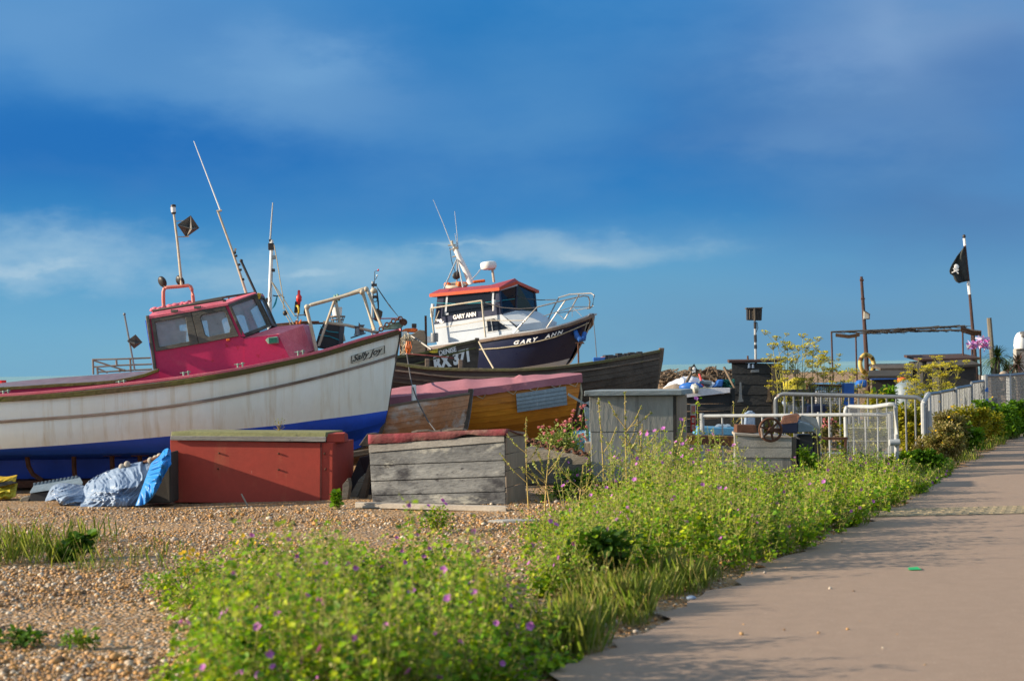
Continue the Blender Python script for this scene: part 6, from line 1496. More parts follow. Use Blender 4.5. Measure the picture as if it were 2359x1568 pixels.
def mesh_gate():
    b = thing('mesh_barrier', gp(2005, 940, 21.8), 'white framed wire mesh barrier panel beside the footpath', 'barrier')
    d0, d1 = 22.3, 21.4
    l = [P(1950, 1085, d0), P(1949, 1000, d0), P(1947.5, 946, d0), P(1950, 938, d0), P(1957, 936, d0), P(2010, 937, (d0+d1)/2), P(2050, 931, d1), P(2058, 931, d1), P(2063, 938, d1), P(2065, 1000, d1), P(2066, 1090, d1)]
    build('frame', MB().tube(l, .030, 9), M['galvw'], b, shade=True)
    mb = MB()
    for i in range(54):
        t = (i + .5) / 54; x = 1951 + 111 * t; y0 = 937 - 5 * max(0, (t - .5) * 2); mb.tube([P(x, y0, d0 + (d1 - d0) * t), P(x + 1.5, 1082, d0 + (d1 - d0) * t)], .0030, 3, False)
    for k in range(3): y = 955 + k * 30; mb.tube([P(1949, y, d0), P(2064, y, d1)], .0032, 3, False)
    build('wire_mesh', mb, M['galvw'], b)
    build('clamp', MB().tube([P(2049, 1019, d1 - .05), P(2072, 1018, d1 - .05)], .045, 10), M['galvw'], b, shade=True)
    build('post', MB().tube([P(2050.5, 952, d1 + .15), P(2053, 1090, d1 + .15)], .036, 9), M['galvw'], b, shade=True)
mesh_gate()
mb = MB(); d = 21.6; mb.prism([P(1885, 1013, d), P(1953, 1013, d), P(1953, 1006.5, d), P(1885, 1007, d)], V((0, .06, 0))); mb.prism([P(1946, 1013, d), P(1951, 1013, d), P(1951, 1075, d), P(1946, 1075, d)], V((0, .06, 0))); solo('rusty_bracket', mb, M['rust'], 'rusty angle iron bar reaching from the winch to the mesh barrier', 'iron bar')
# run of panels receding along the path
prev = None
segs = [(2133, 2164, 908, 904, 24.9, 26.6, 'first grey mesh panel of the path fence, right behind the long silver hoop barrier'), (2165, 2198, 903, 897, 26.8, 28.6, 'second grey mesh panel of the path fence with a rusty top rail'), (2202, 2236, 894, 888, 28.4, 30.6, 'third taller mesh panel of the path fence above brownish bushes'), (2238, 2266, 881, 877, 31.5, 34.2, 'short dark mesh panel before the striped fence post')]
for a, c, ya, yc, da, dc_, lab in segs:
    barrier(lab, a, c, da, dc_, ya, yc, 26, fine=True, legs=False, name='mesh_fence_panel', group='grey mesh fence panels along the path', rad=.028, hoop=False)
barrier('upright barrier of thick white pipe at the start of the path fence', 2126, 2140, 24.5, 24.9, 928, 906, 1, m='galvw', rad=.036, name='white_pipe_frame', hoop=False)
def far_fence():
    b = thing('wire_fence', gp(2315, 862, 38), 'sagging wire mesh fence on white posts at the right edge of the frame', 'fence')
    tl, tr = P(2269, 866, 36), P(2420, 856, 41)
    build('top_rail', MB().tube([tl, tl.lerp(tr, .35) - V((0, 0, .02)), tr], .04, 7), M['galv'], b, shade=True)
    for t, r in ((0, .05), (.33, .06), (.62, .045), (1, .05)):
        p = tl.lerp(tr, t); build('post', MB().tube([p, V((p.x, p.y, gz(p.x, p.y)))], r, 8), M['galvw'], b, shade=True)
    mb = MB(); h = tl.z - .15
    for i in range(90): t = i / 89; p = tl.lerp(tr, t); mb.tube([p, V((p.x, p.y, .15))], .006, 3, False)
    for k in range(14): z = .15 + (h) * k / 14; mb.tube([V((tl.x, tl.y, z)), V((tr.x, tr.y, z))], .006, 3, False)
    build('wire_mesh', mb, M['galv'], b)
    build('bottom_rail', MB().tube([V((tl.x, tl.y, .15)), V((tr.x, tr.y, .15))], .035, 6), M['galv'], b)
far_fence()
# striped post wound with tape
mb = MB(); p = P(2268, 865, 35.3); mb.tube([p, V((p.x - .02, p.y, gz(p.x, p.y)))], .07, 8); o = solo('taped_post', mb, M['galvw'], 'white fence post wound with blue tape where two fences meet', 'post', shade=True)
mb = MB()
for z in (.85, .6, .3): mb.lathe(V((p.x, p.y, z)), (0, .1, 1), [(.076, 0), (.076, .09)], 10)
build('tape', mb, M['blueplast'], o)

# ================================================================== BLACK HUT WITH LAMP
def hut():
    d = 30.0; b = thing('net_hut', gp(1740, 900, d), 'small tarred black hut with brown lid and two long strap hinges', 'hut')
    Q = lambda x, y, o=0: P(x, y, d - o)
    z0 = lambda x: V((P(x, 900, d).x, d, .0))
    body = [z0(1690), z0(1782), Q(1779.5, 838), Q(1685, 836)]
    build('body', MB().prism(body, V((.35, 1.1, 0))), M['blackwood'], b, bevel=.01)
    mb = MB()
    for i in range(8):
        ya, yb = 838 + i * 24, 861 + i * 24
        mb.prism([Q(1686 + i * .3, yb, .02), Q(1776, yb, .02), Q(1776, ya, .012), Q(1686 + i * .3, ya, .012)], V((0, .012, 0)))
    build('door', mb, M['blackwood'], b, bevel=.002)
    mb = MB()
    s0, s1 = z0(1782.5), Q(1780, 838); bk = V((.35, 1.1, 0))
    for t in (0, .52): mb.prism([s0.lerp(s1, t + .01) + V((.004, 0, 0)), s0.lerp(s1, t + .01) + bk + V((.004, 0, 0)), s0.lerp(s1, t + .47) + bk + V((.004, 0, 0)), s0.lerp(s1, t + .47) + V((.004, 0, 0))], V((.02, 0, 0)))
    mb.prism([z0(1777) - V((0, .03, 0)), z0(1790) - V((0, .03, 0)), Q(1789, 838, .03), Q(1777, 838, .03)], V((0, .03, 0)))
    build('side_boards', mb, M['hutside'], b, bevel=.003)
    build('lid', MB().prism([Q(1679, 836.5, .08), Q(1806, 834, .02), Q(1806, 828, .02), Q(1679, 829.5, .08)], V((.15, 1.3, .02))), M['hutlid'], b, bevel=.01)
    for x in (1706, 1772):
        mb = MB(); mb.prism([Q(x - 4, 922, .03), Q(x + 4, 922, .03), Q(x + 1.8, 880, .03), Q(x - 1.8, 880, .03)], V((0, .008, 0))); mb.prism([Q(x - 7, 926, .035), Q(x + 7, 925, .035), Q(x + 6, 919, .035), Q(x - 5, 920, .035)], V((0, .012, 0))); build('strap_hinge', mb, M['galv'] if x < 1750 else M['drift'], b)
    mb = MB()
    for x, h in ((1726, 11), (1735, 9)): mb.prism([Q(x - 3, 848, .06), Q(x + 3, 848, .06), Q(x + 2, 848 - h, .06), Q(x - 2, 848 - h, .06)], V((0, .04, 0)))
    build('door_ornament', mb, M['tarp_silver'], b, bevel=.008); build('hasp', MB().prism([Q(1730, 858, .045), Q(1749, 857, .045), Q(1749, 850, .045), Q(1730, 852, .045)], V((0, .03, 0))), M['galv'], b, bevel=.004)
    build('vent_stub', MB().tube([P(1723, 830, d + .4), P(1722.5, 819, d + .4)], .018, 7), M['rust'], b)
hut()
def lamp_pole():
    d = 30.7; b = thing('floodlight_pole', V((P(1741, 850, d).x, d, gz(0, d))), 'black and white striped pole carrying a square black floodlight above the hut', 'floodlight')
    base = V((P(1741, 830, d).x, d, .0))
    build('pole', MB().tube([base, P(1741, 830, d), P(1739.3, 741, d)], .024, 8), M['galvw'], b, shade=True)
    mb = MB()
    for y0, y1 in ((741, 757), (771, 788), (794, 803)): mb.tube([P(1739.5 + (y0 - 741) * .018, y0, d), P(1739.5 + (y1 - 741) * .018, y1, d)], .029, 8)
    mb.tube([P(1744, 742, d), P(1746, 755, d), P(1741, 768, d)], .007, 5)
    build('black_band', mb, M['black'], b)
    h = build('lamp_head', MB().prism([P(1721.5, 737, d - .1), P(1755, 738, d - .1), P(1756, 711, d - .1), P(1721, 711, d - .1)], V((0, .14, 0))), M['black'], b, bevel=.012)
    mb = MB(); mb.prism([P(1719.5, 711.5, d - .14), P(1757, 710.5, d - .14), P(1757, 707.5, d - .14), P(1719.5, 708.5, d - .14)], V((0, .2, 0))); mb.tube([P(1739, 740, d - .13), P(1738.5, 710, d - .13)], .022, 6)
    for x in (1727, 1733, 1745, 1751): mb.tube([P(x, 735, d - .11), P(x, 713, d - .11)], .009, 4)
    build('lamp_bracket', mb, M['hutside'], h)
lamp_pole()

# ================================================================== CATCH BIN HEAPED WITH GEAR
def gear_bin():
    d = 28.6; b = thing('plank_bin', gp(1620, 920, d), 'low dark plank bin heaped with sheets and nets beside the black hut', 'bin')
    mb = MB()
    z0 = [(1530, 925), (1692, 922)]
    for i in range(6):
        ya = 914 + i * 17; mb.prism([P(1528, ya + 16, d - .01 * (i % 2)), P(1690, ya + 15, d - .01 * (i % 2)), P(1690, ya - (2 if i else 8), d), P(1528, ya + (1 if i else 3), d)], V((0, .05, 0)))
    mb.prism([P(1684, 1010, d - .03), P(1694, 1010, d - .03), P(1693, 893, d - .03), P(1685, 893, d - .03)], V((0, .9, 0)))
    build('planks', mb, M['blackwood'], b, bevel=.004)
    mb = MB(); mb.prism([P(1560, 918, d - .06), P(1682, 904, d - .06), P(1682, 893, d - .06), P(1600, 894, d - .06), P(1556, 903, d - .06)], V((0, .06, 0))); build('white_edge_board', mb, M['tarp_white'], b, bevel=.004)
    build('yellow_edge', MB().prism([P(1576, 896, d), P(1600, 892, d), P(1674, 893.5, d), P(1674, 897, d), P(1600, 898, d)], V((0, .1, 0))), M['tarp_yellow'], b)
gear_bin()
def blobmesh(pts, d0, depth, zdrop, seed, amp, n=26, m_=10):
    """a rumpled sheet laid over a heap: traced ridge line pts, falling to zdrop below at the front and back"""
    rr = np.random.default_rng(seed); ph = rr.random(8) * 6.28; fr = rr.uniform(.05, .5, 8)
    l = lerp_line(pts, n); rows = []
    for j in range(m_ + 1):
        t = j / m_; row = []
        for i in range(n):
            x, y = l[i][0], l[i][1]; w = sum(math.sin(fr[k] * x + ph[k] + 5 * t * (k - 3)) for k in range(8)) / 8
            s = 1 - (2 * t - 1) ** 2
            p = P(x, y, d0 + depth * (t - .5)); p.z += -zdrop * (1 - s) + amp * w
            row.append(p)
        rows.append(row)
    return MB().grid(rows)
o = solo('white_sheet', blobmesh([(1528, 893), (1545, 880), (1572, 868), (1590, 866), (1610, 872), (1640, 880), (1668, 884)], 29.3, .9, .16, 3, .05), M['tarp_white'], 'rumpled white plastic sheet on top of the gear heap', 'sheet', shade=True, recalc=True); o.modifiers.new('t', 'SOLIDIFY').thickness = .008
o = solo('brown_sack', blobmesh([(1515, 905), (1530, 893), (1555, 884), (1580, 888), (1590, 898)], 28.9, .5, .14, 5, .02, 18), M['crateside'], 'dusty brown sheet folded at the left end of the gear heap', 'sheet', shade=True)
mb = MB(); mb.ell(P(1592, 891, 28.7), (.22, .15, .09)); solo('blue_bowl', mb, M['blueplast'], 'dark blue plastic bowl in the gear heap under the white sheet', 'bowl', shade=True)
mb = MB(); mb.lathe(P(1593, 897, 28.5), (1, 0, .3), [(.05, 0), (.09, .04), (.09, .1), (.03, .14)], 12); solo('white_float', mb, M['plate'], 'pale float lying at the front of the gear heap', 'float', shade=True)
mb = MB(); mb.prism([P(1641, 893, 28.8), P(1652, 891, 28.8), P(1664, 892, 28.8), P(1668, 874, 28.8), P(1655, 874, 28.8), P(1648, 886, 28.8)], V((0, .2, 0))); solo('blue_sack', mb, M['blueplast'], 'bright blue sack upright in the gear heap near the hut', 'sack', bevel=.03)
mb = MB()
for i in range(46): mb.tube([P(R.uniform(1664, 1692), R.uniform(874, 892), 29 + R.uniform(-.2, .2)) for k in range(4)], .012, 4)
solo('teal_net', mb, M['net_teal'], 'tangled teal net spilling between blue sack and black hut', 'net')
mb = MB(); mb.prism([P(1610, 883, 28.8), P(1640, 888, 28.8), P(1640, 876, 28.8), P(1614, 876, 28.8)], V((0, .3, 0))); solo('grey_box', mb, M['greycrate'], 'low blue grey box in the middle of the gear heap', 'box', bevel=.02)
mb = MB(); mb.tube([P(1577, 889, 28.7), P(1598, 849, 28.9)], .028, 6); solo('oar', mb, M['drift'], 'weathered wooden oar handle slanting up to the right from the gear heap', 'oar')
mb = MB(); mb.tube([P(1693, 895, 28.6), P(1668, 846, 28.9)], [.02, .028], 6); solo('wooden_pole', mb, M['drift'], 'weathered pole slanting up to the left against the black hut', 'pole')
mb = MB(); mb.tube([P(1611, 862, 29), P(1616, 878, 28.9), P(1620, 890, 28.8)], [.02, .022, .014], 6); solo('red_handle', mb, M['redplast'], 'red handled tool sticking out of the gear heap', 'tool')
mb = MB(); c = P(1597, 846, 28.85); fl = thing('small_flag', c, 'small black diamond flag with white skull mark on the oar tip', 'flag')
mb.prism([P(1590, 852, 28.8), P(1598, 862, 28.8), P(1607, 852, 28.8), P(1599, 837, 28.8)], V((0, .012, 0))); build('cloth', mb, M['cloth_black'], fl)
mb = MB(); mb.ell(P(1599, 849, 28.79), (.03, .006, .032)); mb.tube([P(1594.5, 854.5, 28.79), P(1602, 857.5, 28.79)], .008, 5); mb.tube([P(1602, 854, 28.79), P(1594.5, 858, 28.79)], .008, 5); build('skull_mark', mb, M['text_white'], fl)

# driftwood and weed heaps behind
def heap(cx, y, w, h, d, seed, label):
    rr = random.Random(seed); mb = MB(); c = P(cx, y, d); W = w / F * d; Hh = h / F * d
    for i in range(150):
        t = rr.uniform(-1, 1); z = Hh * math.sqrt(max(0, 1 - t * t)) * rr.uniform(.1, 1)
        p = c + V((t * W / 2, rr.uniform(-.5, .5), z)); a = rr.uniform(0, 6.28); L_ = rr.uniform(.12, .5)
        q = V((math.cos(a) * L_, rr.uniform(-.2, .2), math.sin(a) * L_ * .5)); mb.tube([p - q * .5, p + V((0, 0, rr.uniform(-.05, .09))), p + q * .5], rr.uniform(.012, .04), 5)
    # solid heart so that no light shows through
    mb.ell(c + V((0, .2, 0)), (W * .5, .45, Hh * .8), None, 16, 8)
    return solo('driftwood_heap', mb, M['drift'], label, 'driftwood', group='driftwood heaps on the beach crest')
heap(1545, 888, 60, 32, 47, 1, 'driftwood heap just right of the dark boat stem post')
heap(1592, 886, 60, 34, 46, 2, 'driftwood heap behind the small black diamond flag')
heap(1640, 886, 70, 37, 45, 3, 'largest driftwood heap, with curved pale branches, behind the white sheet')
heap(1682, 886, 44, 32, 46, 4, 'driftwood heap against the left side of the black hut')
heap(1425, 850, 70, 8, 48, 6, 'low driftwood heap beyond the bow of the dark boat')

# ================================================================== LOBSTER CAGE, BOARDS, SHEDS
def cage():
    d = 31; b = thing('lobster_cage', gp(1900, 900, d), 'wire mesh storage cage with rusty frame behind the silver barrier', 'cage')
    c = [P(1866, 941, d), P(1942, 941, d), P(1942, 889, d), P(1867, 887, d)]; bk = V((.1, .9, 0))
    fr = MB()
    for q in (V((0, 0, 0)), bk):
        for i in range(4): fr.tube([c[i] + q, c[(i + 1) % 4] + q], .02, 5)
    for p in c: fr.tube([p, p + bk], .02, 5)
    build('frame', fr, M['rust'], b)
    mb = MB(); m2 = MB()
    for i in range(15): t = i / 14; mb.tube([c[0].lerp(c[1], t), c[3].lerp(c[2], t)], .006, 3, False); m2.tube([c[0].lerp(c[1], t) + bk, c[3].lerp(c[2], t) + bk], .006, 3, False)
    for i in range(11): t = i / 10; mb.tube([c[0].lerp(c[3], t), c[1].lerp(c[2], t)], .006, 3, False); m2.tube([c[0].lerp(c[3], t) + bk, c[1].lerp(c[2], t) + bk], .006, 3, False)
    build('wire_mesh', mb, M['galv'], b); build('wire_mesh', m2, M['galv'], b)
    mb = MB(); mb.prism([P(1872, 940, d + .3), P(1936, 940, d + .3), P(1930, 900, d + .3), P(1880, 902, d + .3)], V((0, .4, 0))); build('white_liner', mb, M['tarp_white'], b, bevel=.05)
    mb = MB(); mb.prism([P(1865, 945, d - .05), P(1877, 945, d - .05), P(1877, 885, d - .05), P(1866, 885, d - .05)], V((0, .15, 0))); build('corner_post', mb, M['hutside'], b)
    p = gp(1870, 940, d); mb = MB()
    for x in (1868, 1940): q = P(x, 941, d); mb.tube([q, V((q.x, q.y, gz(q.x, q.y)))], .03, 6)
    build('leg', mb, M['rust'], b)
cage()
def ground_board(name, pts, d, m, t, label, cat, bev=.01):
    c = [P(x, y, d) for x, y in pts]; lo = min(c, key=lambda p: p.z).z
    return solo(name, MB().prism(c, t), M[m], label, cat, bevel=bev)
ground_board('blue_board', [(1944, 985), (1968, 985), (1968, 882), (1944, 882.5)], 30.5, 'blueplast', V((0, .2, 0)), 'upright dark blue board beside the wire cage', 'board')
ground_board('dark_tank', [(1855, 985), (1985, 985), (1975, 937), (1920, 942), (1905, 930), (1860, 932)], 30, 'navy', V((0, .8, 0)), 'low navy tub behind the bars of the long silver barrier', 'tub', .03)
ground_board('black_shelf', [(1800, 920), (1868, 920), (1868, 897), (1800, 897)], 31.5, 'slate', V((0, .4, 0)), 'black plank shelf between hut and wire cage', 'shelf')
ground_board('white_tub', [(1805, 975), (1860, 975), (1860, 922), (1808, 922)], 31.8, 'tarp_silver', V((0, .4, 0)), 'pale grey tub under the black shelf beside the hut', 'tub', .03)
o = solo('yellow_cover', blobmesh([(1795, 890), (1806, 878), (1822, 872), (1840, 871), (1856, 880), (1862, 890)], 33.5, 1.0, .25, 8, .05, 20), M['tarp_yellow'], 'yellow plastic cover behind the black hut and fennel', 'cover', shade=True)
ground_board('yellow_box', [(1795, 910), (1862, 910), (1862, 886), (1797, 884)], 33.6, 'tarp_yellow', V((0, .6, 0)), 'yellow box under the yellow plastic cover', 'box', .02)
ground_board('turquoise_tub', [(1880, 905), (1975, 903), (1975, 880), (1885, 883)], 36, 'tray_blue', V((0, .9, 0)), 'faded turquoise tub beyond the wire cage under the straw frame', 'tub', .03)
mb = MB(); mb.prism([P(1976, 893, 33), P(1998, 893, 33), P(1998, 874, 33), P(1977, 876, 33)], V((0, .3, 0))); solo('blue_bag', mb, M['blueplast'], 'bright blue bag below the yellow lifebuoy', 'bag', bevel=.05)
# sheds
def shed(label, pts, d, m, roof, depth=2.2, name='beach_shed', rl=None):
    b = thing(name, gp((pts[0][0] + pts[1][0]) / 2, pts[0][1], d), label, 'shed')
    c = [P(x, y, d) for x, y in pts]
    for i in (0, 1): c[i] = V((c[i].x, c[i].y, gz(c[i].x, c[i].y)))
    build('walls', MB().prism(c, V((.2, depth, 0))), M[m], b, bevel=.01)
    a, e = c[3], c[2]
    build('roof', MB().prism([a + V((-.12, -.1, 0)), e + V((.12, -.1, 0)), e + V((.12, -.1, .07)), a + V((-.12, -.1, .07))], V((.2, depth + .2, .12))), M[roof], b, bevel=.01)
    return b
shed('long low black shed with pale roof edge below the flagpole', [(2128, 905), (2252, 905), (2248, 829), (2124, 832)], 43, 'blackwood', 'hutlid')
shed('dark grey green shed front streaked with pale stains', [(2163, 905), (2246, 905), (2244, 844), (2163, 850)], 40.5, 'blackwood', 'skirt', 1.4)
shed('low dark shed with flat roof left of the streaked shed', [(2040, 905), (2165, 905), (2162, 852), (2036, 853)], 44, 'skirt', 'hutside')
shed('black locker with blue rim below the lifebuoy', [(2010, 930), (2086, 930), (2086, 872), (2008, 872)], 36, 'skirt', 'skirt', .5, 'black_locker')
ground_board('blue_strip', [(2006, 874.5), (2088, 873), (2088, 870), (2006, 871)], 35.9, 'blueplast', V((0, .1, 0)), 'bright blue strip along the top of the black locker', 'strip', .004)
mb = MB(); mb.lathe(P(2092, 935, 35) + V((0, 0, -.3)), (0, 0, 1), [(.30, 0), (.31, .5), (.28, .75), (.16, .86), (.03, .88)], 20); solo('blue_barrel', mb, M['greycrate'], 'blue grey round topped barrel among the yellow fennel', 'barrel', shade=True)
mb = MB(); mb.lathe(P(2114, 945, 35) + V((0, 0, -.3)), (0, 0, 1), [(.26, 0), (.27, .55), (.24, .75), (.12, .84), (.03, .86)], 20); solo('grey_barrel', mb, M['tarp_silver'], 'paler grey barrel right of the blue grey barrel', 'barrel', shade=True)
mb = MB(); mb.lathe(P(2078, 884, 35.4), (0, 0, 1), [(.05, 0), (.10, .02), (.10, .12), (.06, .15)], 14); solo('orange_buoy', mb, M['orange'], 'small orange buoy above the blue grey barrel', 'buoy', shade=True)
mb = MB(); mb.tube([P(2130, 846, 39.5), P(2188, 839.5, 39.5)], .05, 6); solo('yellow_pole', mb, M['tarp_yellow'], 'yellow pole lying along the shed roof', 'pole')
# notice board on the beach
def board():
    d = 45; b = thing('notice_board', gp(1825, 855, d), 'far low notice board with a red patch beside the black hut', 'sign')
    build('panel', MB().prism([P(1787, 862, d), P(1843, 861, d), P(1842, 850, d), P(1787, 851.5, d)], V((0, .06, 0))), M['reflector'], b)
    build('red_patch', MB().prism([P(1792, 858.5, d - .01), P(1804, 858.5, d - .01), P(1804, 853, d - .01), P(1792, 853, d - .01)], V((0, .008, 0))), M['redplast'], b)
    for x in (1792, 1831): q = P(x, 860, d + .03); build('post', MB().tube([q, V((q.x, q.y, gz(q.x, q.y)))], .04, 6), M['hutside'], b)
board()
# ================================================================== STRAW TOPPED FRAME
def pergola():
    d = 44; b = thing('pole_frame', gp(2080, 880, d), 'thin pole frame topped with ragged straw matting', 'frame')
    for x, y, x2, dd in ((1915.5, 765, 1919, d - .6), (1971.5, 771, 1974, d + 1.0), (2217.5, 757, 2219.5, d + .3), (2238, 760, 2240, d + 2.0)):
        p = P(x, y, dd); q = P(x2, 870, dd); build('leg', MB().tube([p, V((q.x, q.y, gz(q.x, q.y)))], .025, 6), M['hutlid'], b)
    def bar(pts, dd, seed, nm):
        l = lerp_line(pts, 30); rr = random.Random(seed); mb = MB(); mb.tube([P(x, y, dd) for x, y in l], .026, 6)
        for i in range(120):
            k = rr.uniform(0, 28.9); i0 = int(k); x = l[i0][0] + (l[i0+1][0] - l[i0][0]) * (k - i0); y = l[i0][1] + (l[i0+1][1] - l[i0][1]) * (k - i0)
            a = P(x, y + rr.uniform(-1, 2), dd + rr.uniform(-.08, .08)); mb.tube([a, a + V((rr.uniform(.1, .34), rr.uniform(-.04, .04), rr.uniform(-.05, .035)))], .009, 4)
        return build(nm, mb, M['hutside'], b)
    bar([(1914, 764.5), (1972, 762), (2040, 759.5), (2120, 755), (2213, 751)], d - .6, 1, 'front_rail'); bar([(1972, 768), (2040, 764), (2120, 761.5), (2217, 760)], d + 1, 2, 'rear_rail')
    o = build('torn_matting', MB().grid([[P(x, y + dy, d + dd) for x, y in ((1925, 770), (1940, 772), (1955, 774), (1968, 772), (1980, 769))] for dy, dd in ((-3, -.5), (3, 0), (1, .6))]), M['rail_wood'], b); o.modifiers.new('t', 'SOLIDIFY').thickness = .03
    o = build('torn_matting', MB().grid([[P(x, y + dy, d + dd) for x, y in ((2214, 753), (2226, 757), (2240, 761), (2252, 762), (2261, 763))] for dy, dd in ((-2, -.6), (9, 0), (6, .5), (2, 1.4))]), M['rail_wood'], b); o.modifiers.new('t', 'SOLIDIFY').thickness = .03
pergola()
def buoy_mast():
    d = 46; x = P(1994, 820, d)
    b = thing('mast_pole', gp(1996, 860, d), 'tall brown pole with a small birdhouse and a lifebuoy at its foot', 'pole')
    q = gp(1998, 860, d); build('pole', MB().tube([q, P(1995.3, 813, d), P(1989, 710, d), P(1984.3, 637, d)], [.075, .065, .05, .042], 8), M['hutlid'], b, shade=True)
    mb = MB()
    for y in (645, 688): mb.tube([P(1980.5 + (y - 640) * .06, y, d - .02), P(1989.5 + (y - 640) * .06, y, d - .02)], .028, 6)
    build('peg', mb, M['rust'], b)
    h = thing('birdhouse', P(1997, 733, d), 'small white birdhouse fixed to the tall brown pole', 'birdhouse')
    build('box', MB().prism([P(1990.5, 734, d - .12), P(2003, 733, d - .12), P(2003, 724, d - .12), P(1991, 716, d - .12)], V((0, .16, 0))), M['plate'], h); mb = MB(); mb.prism([P(1990, 716, d - .16), P(1990, 713.5, d - .16), P(2004.5, 723, d - .16), P(2004.5, 725.5, d - .16)], V((0, .24, 0))); mb.prism([P(1990, 735.5, d - .15), P(2004, 735, d - .15), P(2004, 733.5, d - .15), P(1990, 734, d - .15)], V((0, .2, 0))); mb.prism([P(2001.8, 734, d - .135), P(2003.8, 734, d - .135), P(2003.8, 724, d - .135), P(2001.8, 723, d - .135)], V((0, .17, 0))); build('house_roof', mb, M['oldwood'], h)
    lb = thing('lifebuoy', P(1997.5, 865, d - .2), 'faded yellow lifebuoy with dark bands leaning at the foot of the brown pole', 'lifebuoy')
    c = P(1997.5, 838.5, d - .22); nrm = V((.65, -1, .1)).normalized()
    build('ring', MB().torus(c, nrm, .275, .062, 36, 12), M['buoy'], lb, shade=True)
    a = nrm.cross(V((0, 0, 1))).normalized(); e = a.cross(nrm); mb = MB()
    for w in (.5, 1.35, 2.5, 3.7, 5.4): 
        cc = c + (a * math.cos(w) + e * math.sin(w)) * .275; t = (-a * math.sin(w) + e * math.cos(w)); mb.tube([cc - t * .05, cc + t * .05], .068, 12)
    build('grab_band', mb, M['beam_yel'], lb, shade=True)
buoy_mast()
def flagpole():
    d = 46; b = thing('flagpole', gp(2249, 860, d), 'leaning flagpole with white bands flying a ragged black pirate flag', 'flagpole')
    q = gp(2250, 860, d); build('pole', MB().tube([q, P(2248.8, 850, d), P(2232, 655, d), P(2221, 546, d)], [.06, .058, .04, .032], 8), M['hutlid'], b, shade=True)
    mb = MB(); mb.tube([P(2221.3, 549, d), P(2223, 566, d)], .04, 8); mb.tube([P(2230.5, 648, d), P(2234, 678, d)], .046, 8); build('white_band', mb, M['white'], b); build('finial', MB().ell(P(2221, 544.5, d), (.05, .05, .06)), M['black'], b)
    fl = thing('pirate_flag', P(2230, 650, d), 'drooping black pirate flag with white skull mark on the leaning flagpole', 'flag')
    hoist = lerp_line([(2221.8, 567), (2226, 605), (2230.5, 647)], 14); fly = lerp_line([(2219, 571), (2212, 580), (2204.7, 589), (2197, 602), (2190, 614), (2187, 624), (2186.5, 630), (2192, 632), (2197, 637), (2199, 645), (2205, 650), (2210, 652)], 14)
    rows = []
    for i in range(14):
        rows.append([P(hoist[i][0] + (fly[i][0] - hoist[i][0]) * k / 8, hoist[i][1] + (fly[i][1] - hoist[i][1]) * k / 8, d - .02 + .10 * math.sin(k * 1.1 + i * .3) * k / 8) for k in range(9)])
    o = build('cloth', MB().grid(rows), M['cloth_black'], fl, shade=True, auto=2.5); o.modifiers.new('t', 'SOLIDIFY').thickness = .008
    mb = MB(); c = P(2203.5, 615, d - .16); mb.ell(c, (.07, .012, .085)); mb.box(c + V((-.03, 0, -.10)), (.08, .02, .06)); mb.tube([P(2193, 628, d - .16), P(2208, 622, d - .16)], .016, 5); mb.tube([P(2196, 618, d - .16), P(2208, 630, d - .16)], .016, 5); build('skull_mark', mb, M['text_white'], fl)
flagpole()
mb = MB(); q = gp(2290, 860, 42); mb.tube([q, P(2289, 860, 42), P(2278.5, 732, 42)], [.075, .072, .065], 8); solo('grey_post', mb, M['post'], 'tall bare grey post right of the flagpole', 'post', shade=True)
# windmill streamers
def streamers():
    d = 41; b = thing('streamer_pole', gp(2262, 860, d), 'garden pole with pink white and violet foil streamers', 'windmill')
    q = gp(2261, 860, d); build('pole', MB().tube([q, P(2258, 800, d), P(2257, 775, d)], .025, 6), M['rust'], b)
    M['foil_a'] = leafmat('foil_strips', [(.75, .7, .8), (.55, .05, .3), (.4, .2, .6), (.8, .75, .85), (.15, .12, .5), (.7, .1, .25), (.6, .5, .75)], trans=.1, rough=.3)
    mb = MB()
    for (cx, cy, n) in ((2252, 795, 110), (2265, 783, 70), (2237, 797, 40), (2270, 799, 40)):
        for i in range(n):
            a = R.uniform(0, 6.28); r0 = R.uniform(0, 5); r1 = r0 + R.uniform(5, 15); dd = d + R.uniform(-.2, .2); w = R.uniform(-.4, .4)
            p = P(cx + math.cos(a) * r0, cy + math.sin(a) * r0 * .8, dd); e = P(cx + math.cos(a + w) * r1, cy + math.sin(a + w) * r1 * .7, dd + R.uniform(-.1, .1)); t = V((R.uniform(-.03, .03), 0, R.uniform(.015, .045)))
            mb.add([p, e, e + t, p + t], [(0, 1, 2, 3)])
    o = build('streamers', mb, M['foil_a'], b, recalc=False)
streamers()
def palm(cx, cy, d, n, L_, label, m, name='cordyline', seed=1, cat='palm'):
    rr = random.Random(seed); b = thing(name, gp(cx, cy, d), label, cat); q = gp(cx, cy, d); top = P(cx, cy, d)
    build('trunk', MB().tube([q, top], .06, 7), M['hutside'], b)
    mb = MB()
    for i in range(n):
        a = rr.uniform(0, 6.28); el = rr.uniform(-.7, 1.4); L2 = L_ * rr.uniform(.7, 1.1); h = V((math.cos(a), math.sin(a), 0)); s = h.cross(V((0, 0, 1))) * rr.uniform(.014, .024); pts = []
        for k in range(5):
            t = k / 4; pts.append(top + h * (L2 * t * math.cos(el)) + V((0, 0, L2 * t * math.sin(el) - L2 * .55 * t * t)))
        vs = []; fs = []
        for k, p in enumerate(pts): w = 1 - (k / 4) ** 1.5 * .95; vs += [p - s * w, p + s * w]
        for k in range(4): fs.append((2*k, 2*k+1, 2*k+3, 2*k+2))
        mb.add(vs, fs)
    build('fronds', mb, m, b, recalc=False)
